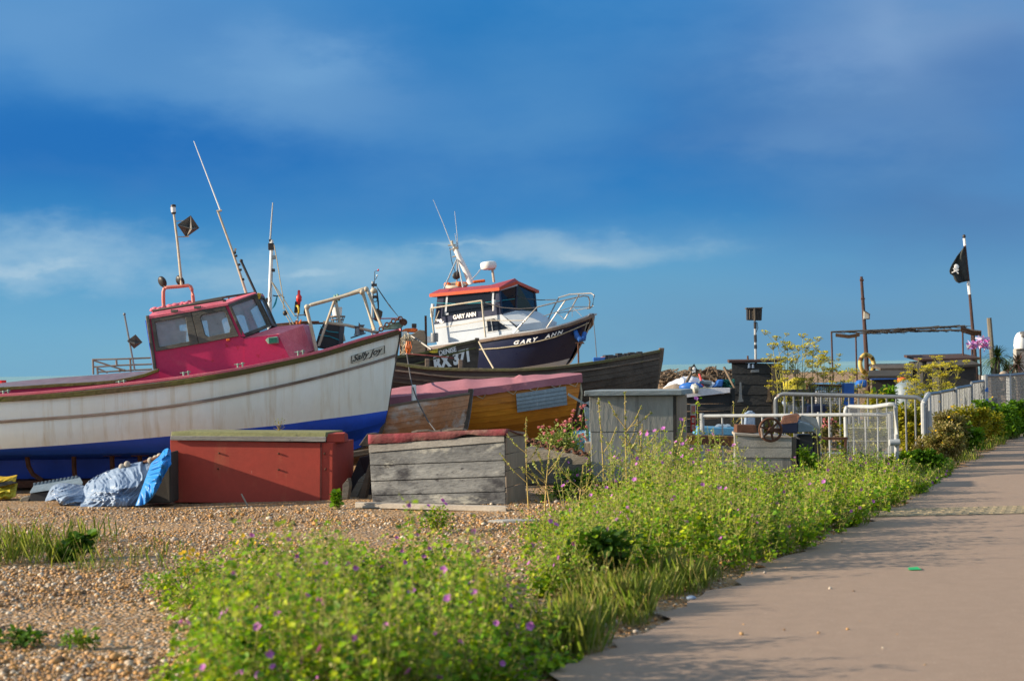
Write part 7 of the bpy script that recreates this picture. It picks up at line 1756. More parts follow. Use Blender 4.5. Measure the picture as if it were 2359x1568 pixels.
LM_dark = leafmat('palm_leaf', [(.03, .06, .015), (.05, .09, .02), (.08, .11, .03)], .2)
LM_purp = leafmat('purple_leaf', [(.06, .03, .035), (.10, .06, .05), (.05, .05, .03)], .2)
palm(2298, 822, 41, 130, .75, 'dark green spiky palm beside the tall grey post', LM_dark, seed=2)
palm(2345, 838, 43, 120, .75, 'purple brown spiky plant below the white tank at the frame edge', LM_purp, seed=3, name='purple_cordyline')
palm(2320, 846, 44, 70, .6, 'smaller dull green spiky plant between the dark palm and the purple one', LM_dark, seed=4)
mb = MB(); c = P(2352, 803, 47); mb.lathe(c, (0, 0, 1), [(.19, 0), (.21, .1), (.19, .28), (.15, .40), (.09, .47), (.02, .5)], 18); o = solo('white_tank', mb, M['white'], 'white rounded tank with a grey top at the right frame edge', 'tank', shade=True); mb = MB(); mb.ell(c + V((.06, -.05, .38)), (.15, .15, .14)); build('grey_top', mb, M['reflector'], o, shade=True); q = gp(2349, 830, 47); build('stand', MB().prism([c + V((-.14, 0, 0)), c + V((.14, 0, 0)), V((c.x + .14, c.y, q.z)), V((c.x - .14, c.y, q.z))], V((0, .3, 0))), M['stone'], o)
mb = MB(); c = P(2290, 880, 40); mb.ell(c + V((.25, 0, .15)), (.13, .1, .13)); solo('terracotta_pot', mb, M['crateside'], 'terracotta coloured round pot behind the wire fence', 'pot', shade=True)
# litter
mb = MB(); c = G(2104, 1308, .03); mb.prism([c + V((-.045, -.05, -.008)), c + V((.05, -.05, -.006)), c + V((.045, .06, .0)), c + V((-.03, .05, -.004))], V((0, 0, .003))); solo('green_wrapper', mb, mat('green_litter', (.02, .42, .12), rough=.5), 'small bright green wrapper lying on the footpath', 'litter')
mb = MB(); c = G(1592, 1376, .03); mb.ell(c, (.035, .02, .015)); solo('blue_litter', mb, M['tarp_silver'], 'small pale blue scrap at the edge of the footpath', 'litter')
# ================================================================== VEGETATION
class Veg:
    """collects leaves (folded six-point blades) and thin stems into one mesh"""
    def __init__(s): s.lp = []; s.ld = []; s.ln = []; s.ls = []; s.lw = []; s.li = []; s.seg = []
    def leaf(s, p, d, n, size, wid=.8, mi=0):
        s.lp.append(p); s.ld.append(d); s.ln.append(n); s.ls.append(size); s.lw.append(wid); s.li.append(mi)
    def stem(s, pts, r0, r1, mi=1):
        k = len(pts) - 1
        for i in range(k): s.seg.append((pts[i], pts[i + 1], r0 + (r1 - r0) * i / k, r0 + (r1 - r0) * (i + 1) / k, mi))
    def mesh(s, name, mats, origin=(0, 0, 0)):
        V_ = []; F_ = []; I_ = []
        o = 0
        if s.lp:
            p = np.array(s.lp); d = np.array(s.ld); d /= np.linalg.norm(d, axis=1)[:, None] + 1e-9
            n = np.array(s.ln); side = np.cross(d, n); side /= np.linalg.norm(side, axis=1)[:, None] + 1e-9; n = np.cross(side, d)
            L_ = np.array(s.ls)[:, None]; W = np.array(s.lw)[:, None] * L_ * .5
            up = n * W * .35
            v = np.stack([p, p + d*L_*.28 + side*W + up*.9, p + d*L_*.72 + side*W*.85 + up*.6 - n*L_*.06, p + d*L_ - n*L_*.14, p + d*L_*.72 - side*W*.85 + up*.6 - n*L_*.06, p + d*L_*.28 - side*W + up*.9], 1)
            k = len(p); V_.append(v.reshape(-1, 3)); b = (np.arange(k) * 6)[:, None]
            F_.append(np.concatenate([b + np.array([[0, 1, 2, 3]]), b + np.array([[0, 3, 4, 5]])], 1).reshape(-1, 4)); I_.append(np.repeat(np.array(s.li), 2)); o = k * 6
        if s.seg:
            a = np.array([q[0] for q in s.seg]); c = np.array([q[1] for q in s.seg]); r0 = np.array([q[2] for q in s.seg])[:, None]; r1 = np.array([q[3] for q in s.seg])[:, None]
            t = c - a; t /= np.linalg.norm(t, axis=1)[:, None] + 1e-9; e = np.cross(t, np.array([[.31, .87, .12]])); e /= np.linalg.norm(e, axis=1)[:, None] + 1e-9; g = np.cross(t, e)
            ring = [e, e * -.5 + g * .866, e * -.5 - g * .866]
            v = np.stack([a + q * r0 for q in ring] + [c + q * r1 for q in ring], 1); k = len(a); V_.append(v.reshape(-1, 3)); b = (np.arange(k) * 6)[:, None] + o
            F_.append(np.concatenate([b + np.array([[0, 1, 4, 3]]), b + np.array([[1, 2, 5, 4]]), b + np.array([[2, 0, 3, 5]])], 1).reshape(-1, 4)); I_.append(np.repeat(np.array([q[4] for q in s.seg]), 3))
        v = np.concatenate(V_) - np.array(origin)[None]
        return np_mesh(name, v, np.concatenate(F_), mats, np.concatenate(I_))
    def obj(s, name, mats, parent=None, origin=None):
        org = wpos(parent) if parent else (origin or V((0, 0, 0)))
        o = bpy.data.objects.new(name, s.mesh(name, mats, tuple(org))); COL.objects.link(o)
        if parent: o.parent = parent
        else: o.location = org
        return o
rf = R.uniform
def rdir(up=.3):
    a = rf(0, 6.283); z = rf(-1, 1) * .8 + up; k = 1
    return np.array((math.cos(a), math.sin(a), z))
def npv(p): return np.array((p[0], p[1], p[2]))

LG = leafmat('mallow_leaf', [(.018, .07, .006), (.15, .33, .010), (.34, .50, .012), (.05, .16, .008), (.50, .57, .018), (.19, .40, .012), (.09, .22, .010), (.44, .45, .05)], .40)
LT = leafmat('bud_and_seed', [(.30, .30, .09), (.24, .31, .05), (.34, .28, .13), (.31, .37, .09), (.18, .26, .05)], .3)
LS = mat('green_stem', (.24, .27, .05), (.30, .25, .09), 9, rough=.8)
LDRY = mat('dry_stem', (.38, .29, .10), (.30, .22, .07), 9, rough=.9)
LDK = leafmat('dark_leaf', [(.03, .085, .010), (.06, .14, .012), (.09, .19, .015), (.04, .10, .012)], .3)
LGR = leafmat('grass_blade', [(.13, .23, .02), (.21, .30, .03), (.30, .32, .07), (.09, .17, .015), (.44, .38, .17)], .35)
LBR = leafmat('bright_bush_leaf', [(.08, .18, .01), (.13, .28, .012), (.19, .35, .018), (.04, .11, .01)], .35)
LYE = leafmat('yellow_green_leaf', [(.30, .31, .02), (.40, .35, .02), (.18, .22, .015), (.46, .38, .03), (.13, .18, .02)], .35)
LBN = leafmat('olive_brown_leaf', [(.20, .16, .06), (.28, .23, .07), (.17, .19, .04), (.34, .26, .13), (.12, .15, .03)], .3)
LFY = leafmat('fennel_flower', [(.55, .45, .02), (.48, .42, .02), (.38, .40, .03), (.62, .50, .03)], .3)
LVA = leafmat('valerian_leaf', [(.28, .36, .10), (.36, .42, .14), (.16, .26, .06), (.42, .42, .15)], .3)
PMAL = leafmat('mallow_petal', [(.52, .14, .55), (.60, .20, .62), (.42, .11, .50), (.66, .30, .66)], .3)
PPNK = leafmat('pink_petal', [(.62, .24, .30), (.55, .18, .26), (.70, .38, .40)], .3)
PYEL = leafmat('yellow_petal', [(.72, .47, .01), (.80, .55, .02), (.66, .40, .01)], .25)

# flower heads shared by all flowers of a kind
def petal_mesh(name, m, n, r, cup, wid, jag=0):
    vg = Veg()
    for k in range(n):
        a = 6.283 * k / n; d = np.array((math.cos(a), math.sin(a), cup)); vg.leaf(np.array((0, 0, 0.0)), d, np.array((-math.cos(a) * cup, -math.sin(a) * cup, 1)), r, wid)
    return vg.mesh(name, [m])
FM = [petal_mesh('mallow_flower', PMAL, 5, .026, .5, 1.0), petal_mesh('mallow_flower', PMAL, 5, .023, .9, 1.0), petal_mesh('mallow_flower', PMAL, 5, .019, 1.6, .9)]
FY = petal_mesh('yellow_flower', PYEL, 10, .020, .25, .5)
def flower(me, name, p, parent, sc=1.0):
    o = bpy.data.objects.new(name, me); COL.objects.link(o); o.parent = parent; o.location = V(p) - wpos(parent)
    # most heads look out of the plant, towards the light or the path
    o.rotation_euler = (rf(.5, 1.3), rf(-.4, .4), rf(-1.6, 1.6)); o.scale = (sc, sc, sc)
    return o

def mallow(vg, x, y, h, nst, nl, fl, seedy=.3, spread=.22, z=None):
    z = gz(x, y) if z is None else z
    tall = R.random() < .3; wild = R.random() < .35
    for s in range(nst):
        a = rf(0, 6.283); sp = spread * rf(.2, 1.0) * min(1, h / .5 + .2); hh = h * rf(.45, 1.0) * (1.28 if tall and s == 0 else 1)
        b = np.array((x + rf(-.05, .05), y + rf(-.05, .05), z))
        tip = b + np.array((math.cos(a) * sp, math.sin(a) * sp, hh)); mid = (b + tip) / 2 + np.array((math.cos(a) * sp * .22, math.sin(a) * sp * .22, -hh * .05))
        pt = lambda t: b * (1 - t) ** 2 + 2 * mid * t * (1 - t) + tip * t * t
        vg.stem([pt(0), pt(.33), pt(.66), pt(1)], .0042, .0016)
        big = rf(.75, 1.15)
        if wild or (tall and s == 0):      # leggy flowering stem with few leaves and side shoots
            for k in range(5):
                q = rf(.4, .95); e = pt(q) + np.array((rf(-.12, .12), rf(-.12, .12), rf(.03, .14))); vg.stem([pt(q), e], .0026, .0013)
                for j in range(3): vg.leaf(pt(q) + (e - pt(q)) * rf(.4, 1), rdir(.4), rdir(.2), rf(.012, .03), .8, R.choice((0, 2)))
        for k in range(int(nl * (.45 if wild else 1))):
            t = rf(.05, 1) ** .8; p = pt(t) + np.array((rf(-.05, .05), rf(-.05, .05), rf(-.035, .035)))
            if R.random() < seedy * t:
                d = rdir(.5); vg.leaf(p, d, rdir(.2), rf(.012, .022), rf(.6, .9), 2)
            else:
                d = rdir(.15); n_ = np.array((rf(-.9, .5), rf(-.8, .5), .9)); vg.leaf(p, d, n_, rf(.026, .058) * big * (1.2 - .55 * t), rf(.75, 1.05), 0)
        if fl is not None:
            if R.random() < fl[1]: fl[0].append(tuple(pt(rf(.75, 1.0)) + np.array((rf(-.02, .02), rf(-.03, .0), rf(-.02, .02)))))
HOR = lambda x: 845.2 - .01836 * (x - 1179.5)
def bank(label, sampler, n, prof, name, flp, seedy, dens=26, hmax=.85):
    vg = Veg(); fl = []
    for i in range(n):
        q = sampler()
        if q is None: continue
        x, y, k = q
        # plants grow tallest where the bank is deep and thin out to its edges
        px = 1179.5 + F * x / y; top = float(np.interp(px, [p[0] for p in prof], [p[1] for p in prof]))
        h = max(.10, min(hmax, 1.6 - (top - HOR(px)) / F * y)) * (rf(.5, 1.08) if R.random() < .8 else rf(.25, .6)) * k
        mallow(vg, x, y, h, R.choice((3, 4, 4, 5)), int(dens * (.5 + h)), (fl, flp), seedy)
    o = vg.obj(name, [LG, LS, LT]); tag(o, label, 'wild plants', kind='stuff')
    fl.sort(key=lambda p: p[1])
    for i, p in enumerate(fl[:95]): flower(FM[i % 3 if R.random() < .6 else 0], 'mallow_flower', p, o, rf(.65, 1.05))
    if len(fl) > 95:
        vg2 = Veg()
        for p in fl[95:]:
            for q in range(5):
                a = 6.283 * q / 5 + rf(0, 1); d = np.array((math.cos(a), -.5 - .3 * R.random(), math.sin(a))); vg2.leaf(npv(p), d, np.array((0, -1, .1)), rf(.015, .022), 1.0)
        f2 = vg2.obj('far_flowers', [PMAL], o); tag(f2, kind='stuff')
    return o
def sampA():
    for _ in range(300):
        y = rf(6.6, 12.0); xl = float(np.interp(y, [6.4, 8, 10, 11, 12.3], [-1.2, -1.5, -2.0, -2.25, -1.8])); xr = path_x(y) + .02
        x = rf(xl - .5, xr)
        if 8.5 > y and x > path_x(y) - .10: continue
        t = (x - xl) / (xr - xl)
        if t < 0 and R.random() > .22 * math.exp(t * 4): continue
        if y > 10.4 and x > -.35: continue
        if 8.5 < y and x > xr - .75 - .15 * math.sin(y * 5): continue
        if y > 9.6 and x > -.10: continue
        if R.random() > .34 + 1.4 * max(0, t): continue
        if R.random() > .62 + .6 * math.sin(x * 3.4 + y * 1.3) * math.sin(y * 2.1 - x * 1.2): continue
        return x, y, 1.0
def limB(x): return 18.8 if x < 2.75 else (20.5 if x < 4.15 else 22.6)
def sampB():
    for _ in range(300):
        y = rf(11.0, 22.6); xl = float(np.interp(y, [11, 12.5, 15, 17, 19, 22], [.15, .10, .18, .22, .3, 3.0])); xr = path_x(y) + .05
        x = rf(xl, xr)
        if y > limB(x): continue
        if .95 < x < 2.3 and y > 18.95: continue
        t = (x - xl) / max(.1, xr - xl)
        if y < 12.0 and x > xr - .6: continue
        if R.random() > .30 + 1.5 * t: continue
        if R.random() > .66 + .5 * math.sin(x * 2.6 + y * 1.1) * math.sin(y * 1.7 - x): continue
        return x, y, 1.0
PRA = [(200, 1400), (330, 1360), (430, 1295), (560, 1235), (660, 1195), (720, 1172), (770, 1180), (835, 1262), (900, 1250), (980, 1195), (1040, 1188), (1090, 1230), (1140, 1310), (1190, 1400), (1260, 1500), (1400, 1560)]
PRB = [(1120, 1290), (1180, 1235), (1230, 1190), (1300, 1160), (1400, 1105), (1500, 1035), (1580, 985), (1650, 1010), (1700, 1062), (1800, 1082), (1880, 1045), (1960, 1030), (2040, 1042), (2100, 1090), (2200, 1120)]
bank('bushy bank of purple flowering mallows in the foreground between shingle and footpath', sampA, 255, PRA, 'mallow_undergrowth', .22, .30, 42)
bank('mallow and weed bank along the footpath below the grey cabinet and winch', sampB, 550, PRB, 'weed_undergrowth', .16, .42, 36, .90)

# leggy weeds standing out above the bank, thin enough to see through
vg = Veg(); fl = []
for i in range(52):
    y = rf(15.2, 18.7); x = rf(.55, min(path_x(y) - .9, 2.35)); h = rf(.5, .98)
    if x < 1.0 and R.random() < .5: continue
    for s in range(2):
        b = np.array((x + rf(-.06, .06), y, 0)); e = b + np.array((rf(-.2, .2), rf(-.15, .15), h * rf(.75, 1))); m_ = (b + e) / 2 + np.array((rf(-.05, .05), 0, .02)); pt = lambda t: b * (1 - t) ** 2 + 2 * m_ * t * (1 - t) + e * t * t
        vg.stem([pt(k / 4) for k in range(5)], .0045, .0018)
        for k in range(30):
            t = rf(.3, 1); vg.leaf(pt(t) + np.array((rf(-.03, .03), rf(-.03, .03), rf(-.02, .02))), rdir(.3), np.array((rf(-.9, .5), rf(-.8, .5), .9)), rf(.014, .036) * (1.2 - .5 * t), .85, R.choice((0, 0, 2)))
        for k in range(4):
            q = rf(.45, .95); g = pt(q) + np.array((rf(-.14, .14), rf(-.1, .1), rf(.05, .16))); vg.stem([pt(q), g], .0028, .0014)
            for j in range(5): vg.leaf(pt(q) + (g - pt(q)) * rf(.3, 1), rdir(.4), rdir(.2), rf(.012, .026), .8, 2)
        if R.random() < .34: fl.append(tuple(e + np.array((0, -.03, -.02))))
o = tag(vg.obj('tall_weeds', [LG, LS, LT]), 'thin tall weeds rising above the bank before the grey cabinet and yellow beam', 'wild plants', kind='stuff')
for p in fl: flower(FM[0], 'mallow_flower', p, o, rf(.8, 1.1))

def grass(label, spots, name='grass', seed=0, mats=None, wd=.02):
    vg = Veg()
    for (x, y, r, n, h) in spots:
        for i in range(n):
            a = rf(0, 6.28); q = r * math.sqrt(R.random()); b = np.array((x + math.cos(a) * q, y + math.sin(a) * q, gz(x, y)))
            a2 = rf(0, 6.28); l = h * rf(.5, 1.1); tip = np.array((math.cos(a2) * l * .45, math.sin(a2) * l * .45, l))
            d = tip / np.linalg.norm(tip); vg.leaf(b, d, np.array((math.cos(a2 + 1.5), math.sin(a2 + 1.5), .2)), l, wd, 0)
            if R.random() < .04: vg.stem([b, b + tip * .6, b + tip * 1.35], .0018, .001, 1); vg.leaf(b + tip * 1.3, d, rdir(), .04, .3, 2)
    o = vg.obj(name, mats or [LGR, LDRY, LT]); return tag(o, label, 'grass', kind='stuff')
sp = []
for i in range(34):
    y = rf(8.7, 11.7); sp.append((path_x(y) - rf(.07, .75), y, rf(.08, .2), 110, rf(.12, .30)))
grass('strip of green and straw coloured grass along the near edge of the footpath', sp)
grass('sparse pale green grass on the shingle at the left edge', [(rf(-4.7, -3.9), rf(12.9, 15.2), .25, 22, rf(.18, .38)) for i in range(24)] + [(rf(-3.6, -3.0), rf(12.8, 14.2), .25, 20, rf(.12, .24)) for i in range(10)], 'sparse_grass', mats=[LGR, LDRY, LT], wd=.013)
grass('thin fringe of grass along the far edge of the footpath below the fences', [(path_x(y) - rf(.0, .3), y, .15, 40, rf(.08, .2)) for y in [rf(12, 33) for i in range(60)]], 'verge_grass')

def clump(name, label, base, w, h, n, size, leaf, cat='plant', flowers=None, fn=0, stem=LS, wid=.8, core=.35, depth=None, stems=10, flc='flower', flsz=1.0, group=None, shape=1.0):
    """a leafy plant or bush: foliage through an uneven dome, thin stems inside"""
    t = thing(name, base, label, cat, group); vg = Veg(); st = Veg(); depth = depth or w * .7
    lob = [(rf(-.6, .6), rf(-.5, .5), rf(.45, 1.0), rf(.25, .5)) for _ in range(9)]
    b = npv(base)
    for i in range(n):
        l = R.choice(lob); a = rdir(0); a /= np.linalg.norm(a); rr_ = l[3] * rf(core, 1.05)
        p = b + np.array(((l[0] + a[0] * rr_) * w * .5, (l[1] + a[1] * rr_) * depth * .5, max(.01, (l[2] * shape - .25 + a[2] * rr_ * .7)) * h))
        vg.leaf(p, a + rdir(.2) * .8, np.array((rf(-.7, .7), rf(-.7, .7), 1)), size * rf(.6, 1.25), wid)
    vg.obj('foliage', [leaf, stem, LT], t)
    for i in range(stems):
        l = R.choice(lob); e = b + np.array((l[0] * w * .5, l[1] * depth * .5, l[2] * h * .9)); st.stem([b + np.array((rf(-.04, .04), rf(-.04, .04), 0)), (b + e) / 2 + np.array((rf(-.03, .03), 0, .02)), e], .006, .002, 0)
    st.obj('stems', [stem], t)
    if flowers:
        for i in range(fn):
            l = R.choice(lob); p = b + np.array(((l[0] + rf(-.3, .3)) * w * .5, (l[1] - rf(.1, .4)) * depth * .5, (l[2] + rf(.0, .15)) * h * rf(.85, 1.0)))
            flower(flowers, flc, p, t, flsz * rf(.8, 1.2))
    return t
# plants that stand apart
clump('dock_plant', 'dark green round leaved clump alone on the shingle at the left', G(160, 1291), .46, .25, 420, .06, LDK, wid=1.0)
clump('dock_plant', 'dark leaved bush in the weeds beside the grassy path edge', G(1375, 1350), .66, .46, 620, .075, LDK, wid=.7)
clump('yellow_daisy', 'low tuft with dark stalk and yellow flowers at the bottom left corner', G(50, 1488), .40, .10, 120, .05, LDK, flowers=FY, fn=1, wid=.6)
clump('grass_tuft', 'small bright green tuft alone on the bottom left shingle', G(190, 1496), .26, .13, 150, .05, LBR, wid=.25, flowers=FY, fn=1)
clump('yellow_daisy', 'loose plant dotted with yellow flowers on the left of the mallow bank', G(430, 1392), .70, .36, 900, .030, LG, flowers=FY, fn=12, wid=.5)
clump('yellow_daisy', 'thin straggling yellow flowered weed behind the left end of the mallow bank', G(590, 1300), .65, .30, 420, .026, LG, flowers=FY, fn=8, wid=.45)
clump('mallow_seedling', 'single bright green mallow shoot at the right corner of the red box', G(777, 1172), .13, .24, 110, .055, LBR, wid=1.0)
clump('mallow_seedling', 'solitary mallow sprig with one flower left of the main bank', G(470, 1465), .16, .20, 110, .05, LG, wid=1.0, flowers=FM[0], fn=1)
clump('pale_mallow', 'pale green mallow in front of the plank box', G(1010, 1228), .42, .30, 420, .030, LG, flowers=FM[0], fn=3, flc='mallow_flower')
clump('ground_weed', 'low greyish green weed behind the dry stalks beside the plank box', V((P(1300, 1120, 18.9).x, 18.9, 0)), .85, .42, 1300, .045, LDK, flowers=FM[1], fn=5, flc='mallow_flower', wid=.5)
# red valerian between the boxes
vb = clump('valerian_bush', 'pink flowered valerian bush between plank box and grey cabinet', V((P(1295, 1060, 21.0).x, 21.0, 0)), 1.0, 1.04, 4200, .05, LVA, wid=.45, core=.2, stems=40)
def head_mesh(name, m, n, r):
    vg = Veg()
    for k in range(n): d = rdir(.4); vg.leaf(d / np.linalg.norm(d) * r * rf(.1, .5), d, rdir(), r * .8, .7)
    return vg.mesh(name, [m])
HP = head_mesh('flower_head', PPNK, 26, .028)
for i in range(34): flower(HP, 'flower_head', P(rf(1240, 1352), 985 + rf(-18, 34), 20.6 + rf(-.25, .2)), vb, rf(.5, .9))
for x, y in ((1302, 972), (1313, 966), (1300, 980), (1336, 960)): flower(HP, 'flower_head', P(x, y, 21.2), vb, 1.2)
vb2 = clump('valerian_bush', 'tall pink valerian stems against the dark gap left of the grey cabinet', V((P(1330, 1000, 21.4).x, 21.4, 0)), .35, 1.12, 420, .045, LBR, wid=.4, core=.2)
for x, y in ((1322, 946), (1318, 956), (1338, 938), (1346, 934)): flower(HP, 'flower_head', P(x, y, 21.3), vb2, 1.0)
vb3 = clump('valerian_bush', 'pink valerian growing behind the bars right of the winch', V((P(1905, 1050, 23.3).x, 23.3, 0)), .60, .88, 800, .045, LBN, wid=.5, core=.2)
for i in range(12): flower(HP, 'flower_head', P(rf(1893, 1935), rf(965, 985), 23.2), vb3, .9)

# dead stalks standing up from the weeds
def stalk(px, ytop, ybase, d, label, lean=0.0, br=0, seed=0, col=LDRY, name='dry_stalk'):
    rr = random.Random(seed); g = V((P(px, ybase, d).x, d, 0)); t = thing(name, g, label, 'dry plant'); top = P(px + lean, ytop, d)
    st = Veg(); hd = Veg(); a, b = npv(g), npv(top); mid = (a + b) / 2 + np.array((rr.uniform(-.03, .03), 0, 0))
    pt = lambda q: a * (1 - q) ** 2 + 2 * mid * q * (1 - q) + b * q * q
    st.stem([pt(k / 6) for k in range(7)], .010, .004, 0)
    def knobs(f, q0, q1, n):
        for i in range(n):
            q = rr.uniform(q0, q1); p = f(q); dd = rdir(.2) * np.array((1, 1, .6)); hd.leaf(p, dd, rdir(), rr.uniform(.014, .030), .8, 0)
    knobs(pt, .58, 1.0, 46)
    for k in range(br):
        q = rr.uniform(.25, .7); s0 = pt(q); an = rr.choice((-1, 1)); e = s0 + np.array((an * rr.uniform(.12, .30), rr.uniform(-.08, .08), rr.uniform(.14, .34))); m2 = (s0 + e) / 2 + np.array((an * .03, 0, -.03))
        f = lambda w, s0=s0, m2=m2, e=e: s0 * (1 - w) ** 2 + 2 * m2 * w * (1 - w) + e * w * w
        st.stem([f(0), f(.5), f(1)], .006, .003, 0); knobs(f, .4, 1, 22)
    st.obj('stem', [col], t); tag(hd.obj('seed_heads', [LT], t), kind='stuff')
    return t
stalk(1218, 962, 1175, 17.6, 'tall dry seed stalk beside the right end of the plank box', -6, 3, 1)
stalk(1392, 918, 1170, 17.9, 'dry seed stalk in front of the left half of the grey cabinet', -14, 1, 2)
stalk(1446, 902, 1165, 17.8, 'tallest dry seed stalk, branching in front of the middle of the grey cabinet', -6, 6, 3)
stalk(1470, 975, 1165, 18.0, 'shorter branching dry stalk before the grey cabinet', 10, 5, 4)
stalk(1535, 960, 1160, 17.9, 'leaning pale stalk across the right edge of the grey cabinet', 44, 1, 5)
stalk(1270, 1040, 1180, 17.2, 'low forked dry stalk over the grey green weed', -30, 4, 6)
stalk(1255, 1010, 1180, 17.4, 'thin dry stalk right of the plank box', 14, 3, 8)
stalk(1332, 1070, 1180, 17.0, 'bent dry stalk left of the grey cabinet', 12, 4, 9)
stalk(1690, 925, 1010, 24.5, 'bushy dry dock spike in front of the black hut', 0, 7, 7, name='dock_spike')
# tall mallow shoots with flowers before the cabinet
def shoot(px, ytop, ybase, d, label, flows):
    g = V((P(px, ybase, d).x, d, 0)); t = thing('mallow_shoot', g, label, 'plant'); vg = Veg(); st = Veg(); a = npv(g); b = npv(P(px, ytop, d))
    st.stem([a, (a + b) / 2 + np.array((.02, 0, 0)), b], .006, .003, 0)
    for i in range(46):
        q = rf(.35, 1); vg.leaf(a + (b - a) * q + np.array((rf(-.03, .03), rf(-.03, .03), 0)), rdir(.2), np.array((rf(-.6, .6), rf(-.6, .6), 1)), rf(.02, .042), .95, 0)
    vg.obj('leaves', [LG], t); st.obj('stem', [LS], t)
    for x, y in flows: flower(FM[0], 'mallow_flower', P(x, y, d - .04), t, 1.25)
shoot(1606, 915, 1120, 18.3, 'tallest mallow shoot with one flower beside the cabinet lid', [(1603, 918)])
shoot(1568, 965, 1120, 18.2, 'mallow shoot with a flower at the right edge of the cabinet front', [(1569, 967)])
shoot(1530, 985, 1130, 18.2, 'mallow shoot flowering in front of the cabinet', [(1528, 987)])
shoot(1490, 990, 1130, 18.1, 'mallow shoot with narrow flower near the cabinet middle', [(1490, 995)])
shoot(1580, 1015, 1140, 18.0, 'mallow shoot with three flowers below the red notice', [(1582, 1015), (1593, 1036), (1597, 1066)])
shoot(1640, 1030, 1140, 18.4, 'mallow shoot before the flaking yellow beam', [(1642, 1039), (1655, 1052)])

# fennel with flat yellow heads
UM = []
for q in range(3):
    vg = Veg()
    for k in range(26):
        a = rf(0, 6.28); r_ = .085 * math.sqrt(R.random()); vg.leaf(np.array((math.cos(a) * r_, math.sin(a) * r_, .02 - r_ * .25)), rdir(.8), rdir(), rf(.022, .034), .8)
        vg.stem([np.array((0, 0, -.06)), np.array((math.cos(a) * r_, math.sin(a) * r_, .015 - r_ * .25))], .0025, .0015)
    UM.append(vg.mesh('umbel', [LFY, LS]))
def fennel(label, stems, d, seed, leafy=60):
    rr = random.Random(seed); x0, yb = stems[0][0], 905; g = gp(x0, yb, d); t = thing('fennel_plant', g, label, 'plant'); st = Veg(); lf = Veg()
    for (x, y) in stems:
        a = npv(g) + np.array((rr.uniform(-.1, .1), rr.uniform(-.1, .1), 0)); b = npv(P(x, y, d)); mid = (a + b) / 2 + np.array((rr.uniform(-.1, .1), 0, .1))
        pt = lambda q, a=a, b=b, mid=mid: a * (1 - q) ** 2 + 2 * mid * q * (1 - q) + b * q * q
        st.stem([pt(k / 5) for k in range(6)], .011, .005, 0)
        o = bpy.data.objects.new('flower_umbel', R.choice(UM)); COL.objects.link(o); o.parent = t; o.location = V(b) - g; o.rotation_euler = (rf(-.3, .3), rf(-.3, .3), rf(0, 6)); s = rr.uniform(1.0, 1.5); o.scale = (s, s, s)
        for k in range(6):
            q = rr.uniform(.45, .95); s0 = pt(q); e = s0 + np.array((rr.uniform(-.26, .26), rr.uniform(-.2, .2), rr.uniform(.1, .3))); st.stem([s0, (s0 + e) / 2 + np.array((0, 0, -.02)), e], .005, .003, 0)
            o = bpy.data.objects.new('flower_umbel', R.choice(UM)); COL.objects.link(o); o.parent = t; o.location = V(e) - g; o.rotation_euler = (rf(-.3, .3), rf(-.3, .3), rf(0, 6)); s = rr.uniform(.55, 1.1); o.scale = (s, s, s)
        for k in range(leafy):
            q = rr.uniform(.05, .7); p = pt(q) + np.array((rr.uniform(-.14, .14), rr.uniform(-.14, .14), rr.uniform(-.05, .12))); lf.leaf(p, rdir(.4), rdir(), rr.uniform(.04, .09), .12, 0)
    st.obj('stems', [LS], t); lf.obj('leaves', [LYE], t)
fennel('tall yellow fennel right behind the black hut, beside the lamp pole', [(1808, 790), (1788, 777), (1814, 800), (1780, 795), (1800, 826)], 29.5, 1)
fennel('tallest yellow fennel between the black hut and the straw frame', [(1850, 772), (1840, 800), (1858, 795), (1872, 812), (1832, 830)], 30.5, 2)
fennel('yellow fennel at the left leg of the straw frame', [(1886, 822), (1900, 812), (1878, 838), (1912, 832), (1925, 848)], 31, 3)
fennel('low yellow fennel below the lifebuoy', [(1958, 852), (1970, 858), (1940, 858), (1990, 868)], 31.5, 4)
fennel('yellow fennel in front of the long black shed', [(2100, 842), (2120, 852), (2135, 848), (2085, 860), (2150, 840)], 33.5, 5, 90)
fennel('yellow fennel with brown heads before the stained shed', [(2165, 822), (2180, 838), (2195, 834), (2150, 862), (2210, 850)], 34, 6, 90)
fennel('small yellow fennel behind the first mesh panel', [(2118, 885), (2134, 892), (2104, 878)], 32, 7, 90)
# leafy growth behind and beside the fences
def bush(label, cx, ytop, d, w, leaf, n, size, flowers=None, fn=0, name='bush', ybase=None, wid=.6, depth=None):
    top = P(cx, ytop, d); g = V((top.x, d, gz(top.x, d))); W = w / F * d
    return clump(name, label, g, W, (top.z - g.z) * 1.02, n, size, leaf, 'bush', flowers, fn, wid=wid, core=.15, stems=26, depth=depth)
bush('yellow leaved bush under the lifebuoy behind the hoop barrier', 2010, 888, 29, 110, LYE, 1700, .09)
bush('yellow green bush behind the right bars of the hoop barrier', 2085, 925, 27, 110, LYE, 2400, .075, FY, 14)
bush('green leafy bush beside the blue grey barrel', 2050, 880, 33, 80, LBR, 1000, .10)
bush('golden brown weeds behind the bend of the hoop barrier', 2105, 960, 25.6, 70, LYE, 1500, .06, FY, 8)
bush('olive weeds seen through the mesh barrier', 2000, 965, 23.2, 150, LYE, 3600, .05)
bush('olive brown bush at the foot of the first fence panel', 2155, 940, 23.9, 125, LBN, 3400, .05, FY, 6)
bush('grey brown bush along the second fence panel', 2195, 930, 25.4, 120, LBN, 3400, .05, FY, 8)
bush('yellowish bush below the third fence panel', 2235, 925, 27.6, 115, LYE, 3600, .055, FY, 5)
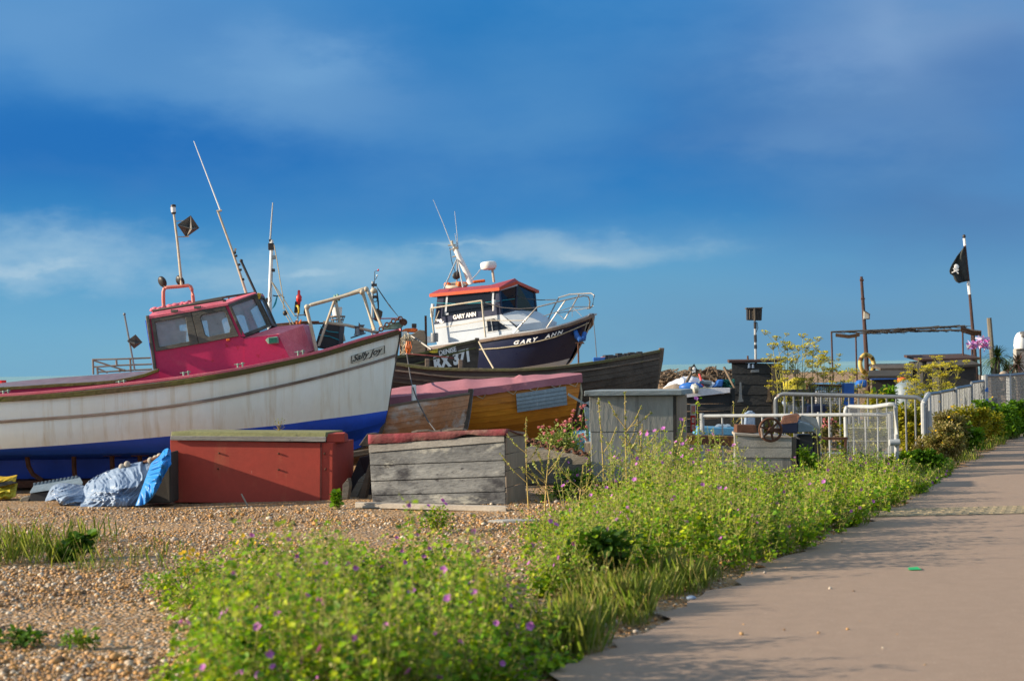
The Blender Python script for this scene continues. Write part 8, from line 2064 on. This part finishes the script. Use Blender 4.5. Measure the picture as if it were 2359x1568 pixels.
bush('bright green bush below the taped fence post', 2285, 912, 30, 110, LBR, 3600, .075)
bush('bright green bush under the sagging wire fence', 2325, 938, 31.5, 90, LBR, 2600, .075)
bush('low bright green bush at the foot of the white pipe frame', 2125, 1030, 22.2, 150, LBR, 3600, .05)
bush('straw coloured weeds between white pipe frame and mesh barrier', 2070, 1030, 21.4, 75, LG, 1500, .045)
bush('small white flowered weed beside the hoop barrier and hut', 1765, 925, 26.5, 55, LBN, 700, .05)
bush('yellow flowered weed inside the left end of the hoop barrier', 1815, 950, 26, 70, LYE, 900, .05, FY, 8)
bush('yellow weeds rising before the stained shed front', 2195, 872, 33, 90, LYE, 1500, .07, FY, 6)
bush('yellow green growth between the barrels and the first fence panel', 2130, 880, 31, 80, LYE, 1600, .07)
bush('dull olive growth around the wire cage', 1900, 915, 29.5, 120, LBN, 1600, .06)
bush('golden weeds below the yellow cover', 1830, 895, 32, 70, LYE, 900, .07)
bush('brown green bush between the white pipe frame and the path', 2168, 958, 23.5, 110, LBN, 3200, .05, FY, 5)
bush('leafy green bush spilling to the path below the second fence panel', 2212, 950, 25.8, 110, LBR, 3200, .055)
bush('olive bush at the path side below the short dark panel', 2258, 935, 28.4, 110, LYE, 3000, .06)
bush('dense bright green bush below the sagging wire, path side', 2302, 928, 30.8, 100, LBR, 3200, .075)
bush('green bush at the right frame edge under the wire fence', 2345, 915, 34, 90, LBR, 2400, .08)
bush('dark creeping growth below the purple spiky plant', 2340, 850, 44, 90, LDK, 900, .12)
bush('leafy stems growing up the dark end of the winch', 1858, 1015, 20.3, 55, LG, 700, .045)
# twig plant growing from the lid of the red box
tw = thing('twig_plant', P(643, 991, 19.0), 'small bare yellowish twig plant growing on the red box lid', 'plant'); st = Veg()
for x, y in ((640, 965), (634, 975), (649, 968), (656, 983), (638, 978), (629, 985)): st.stem([npv(P(643, 991, 19.0)), npv(P((643 + x) / 2 + 1, (991 + y) / 2, 19.0)), npv(P(x, y, 19.0))], .006, .002, 0)
lf = Veg()
for i in range(26): p = npv(P(643 + rf(-12, 12), 972 + rf(-8, 10), 19.0)); lf.leaf(p, rdir(.3), rdir(), .018, .6, 0)
st.obj('stem', [LDRY], tw); lf.obj('leaves', [LT], tw)
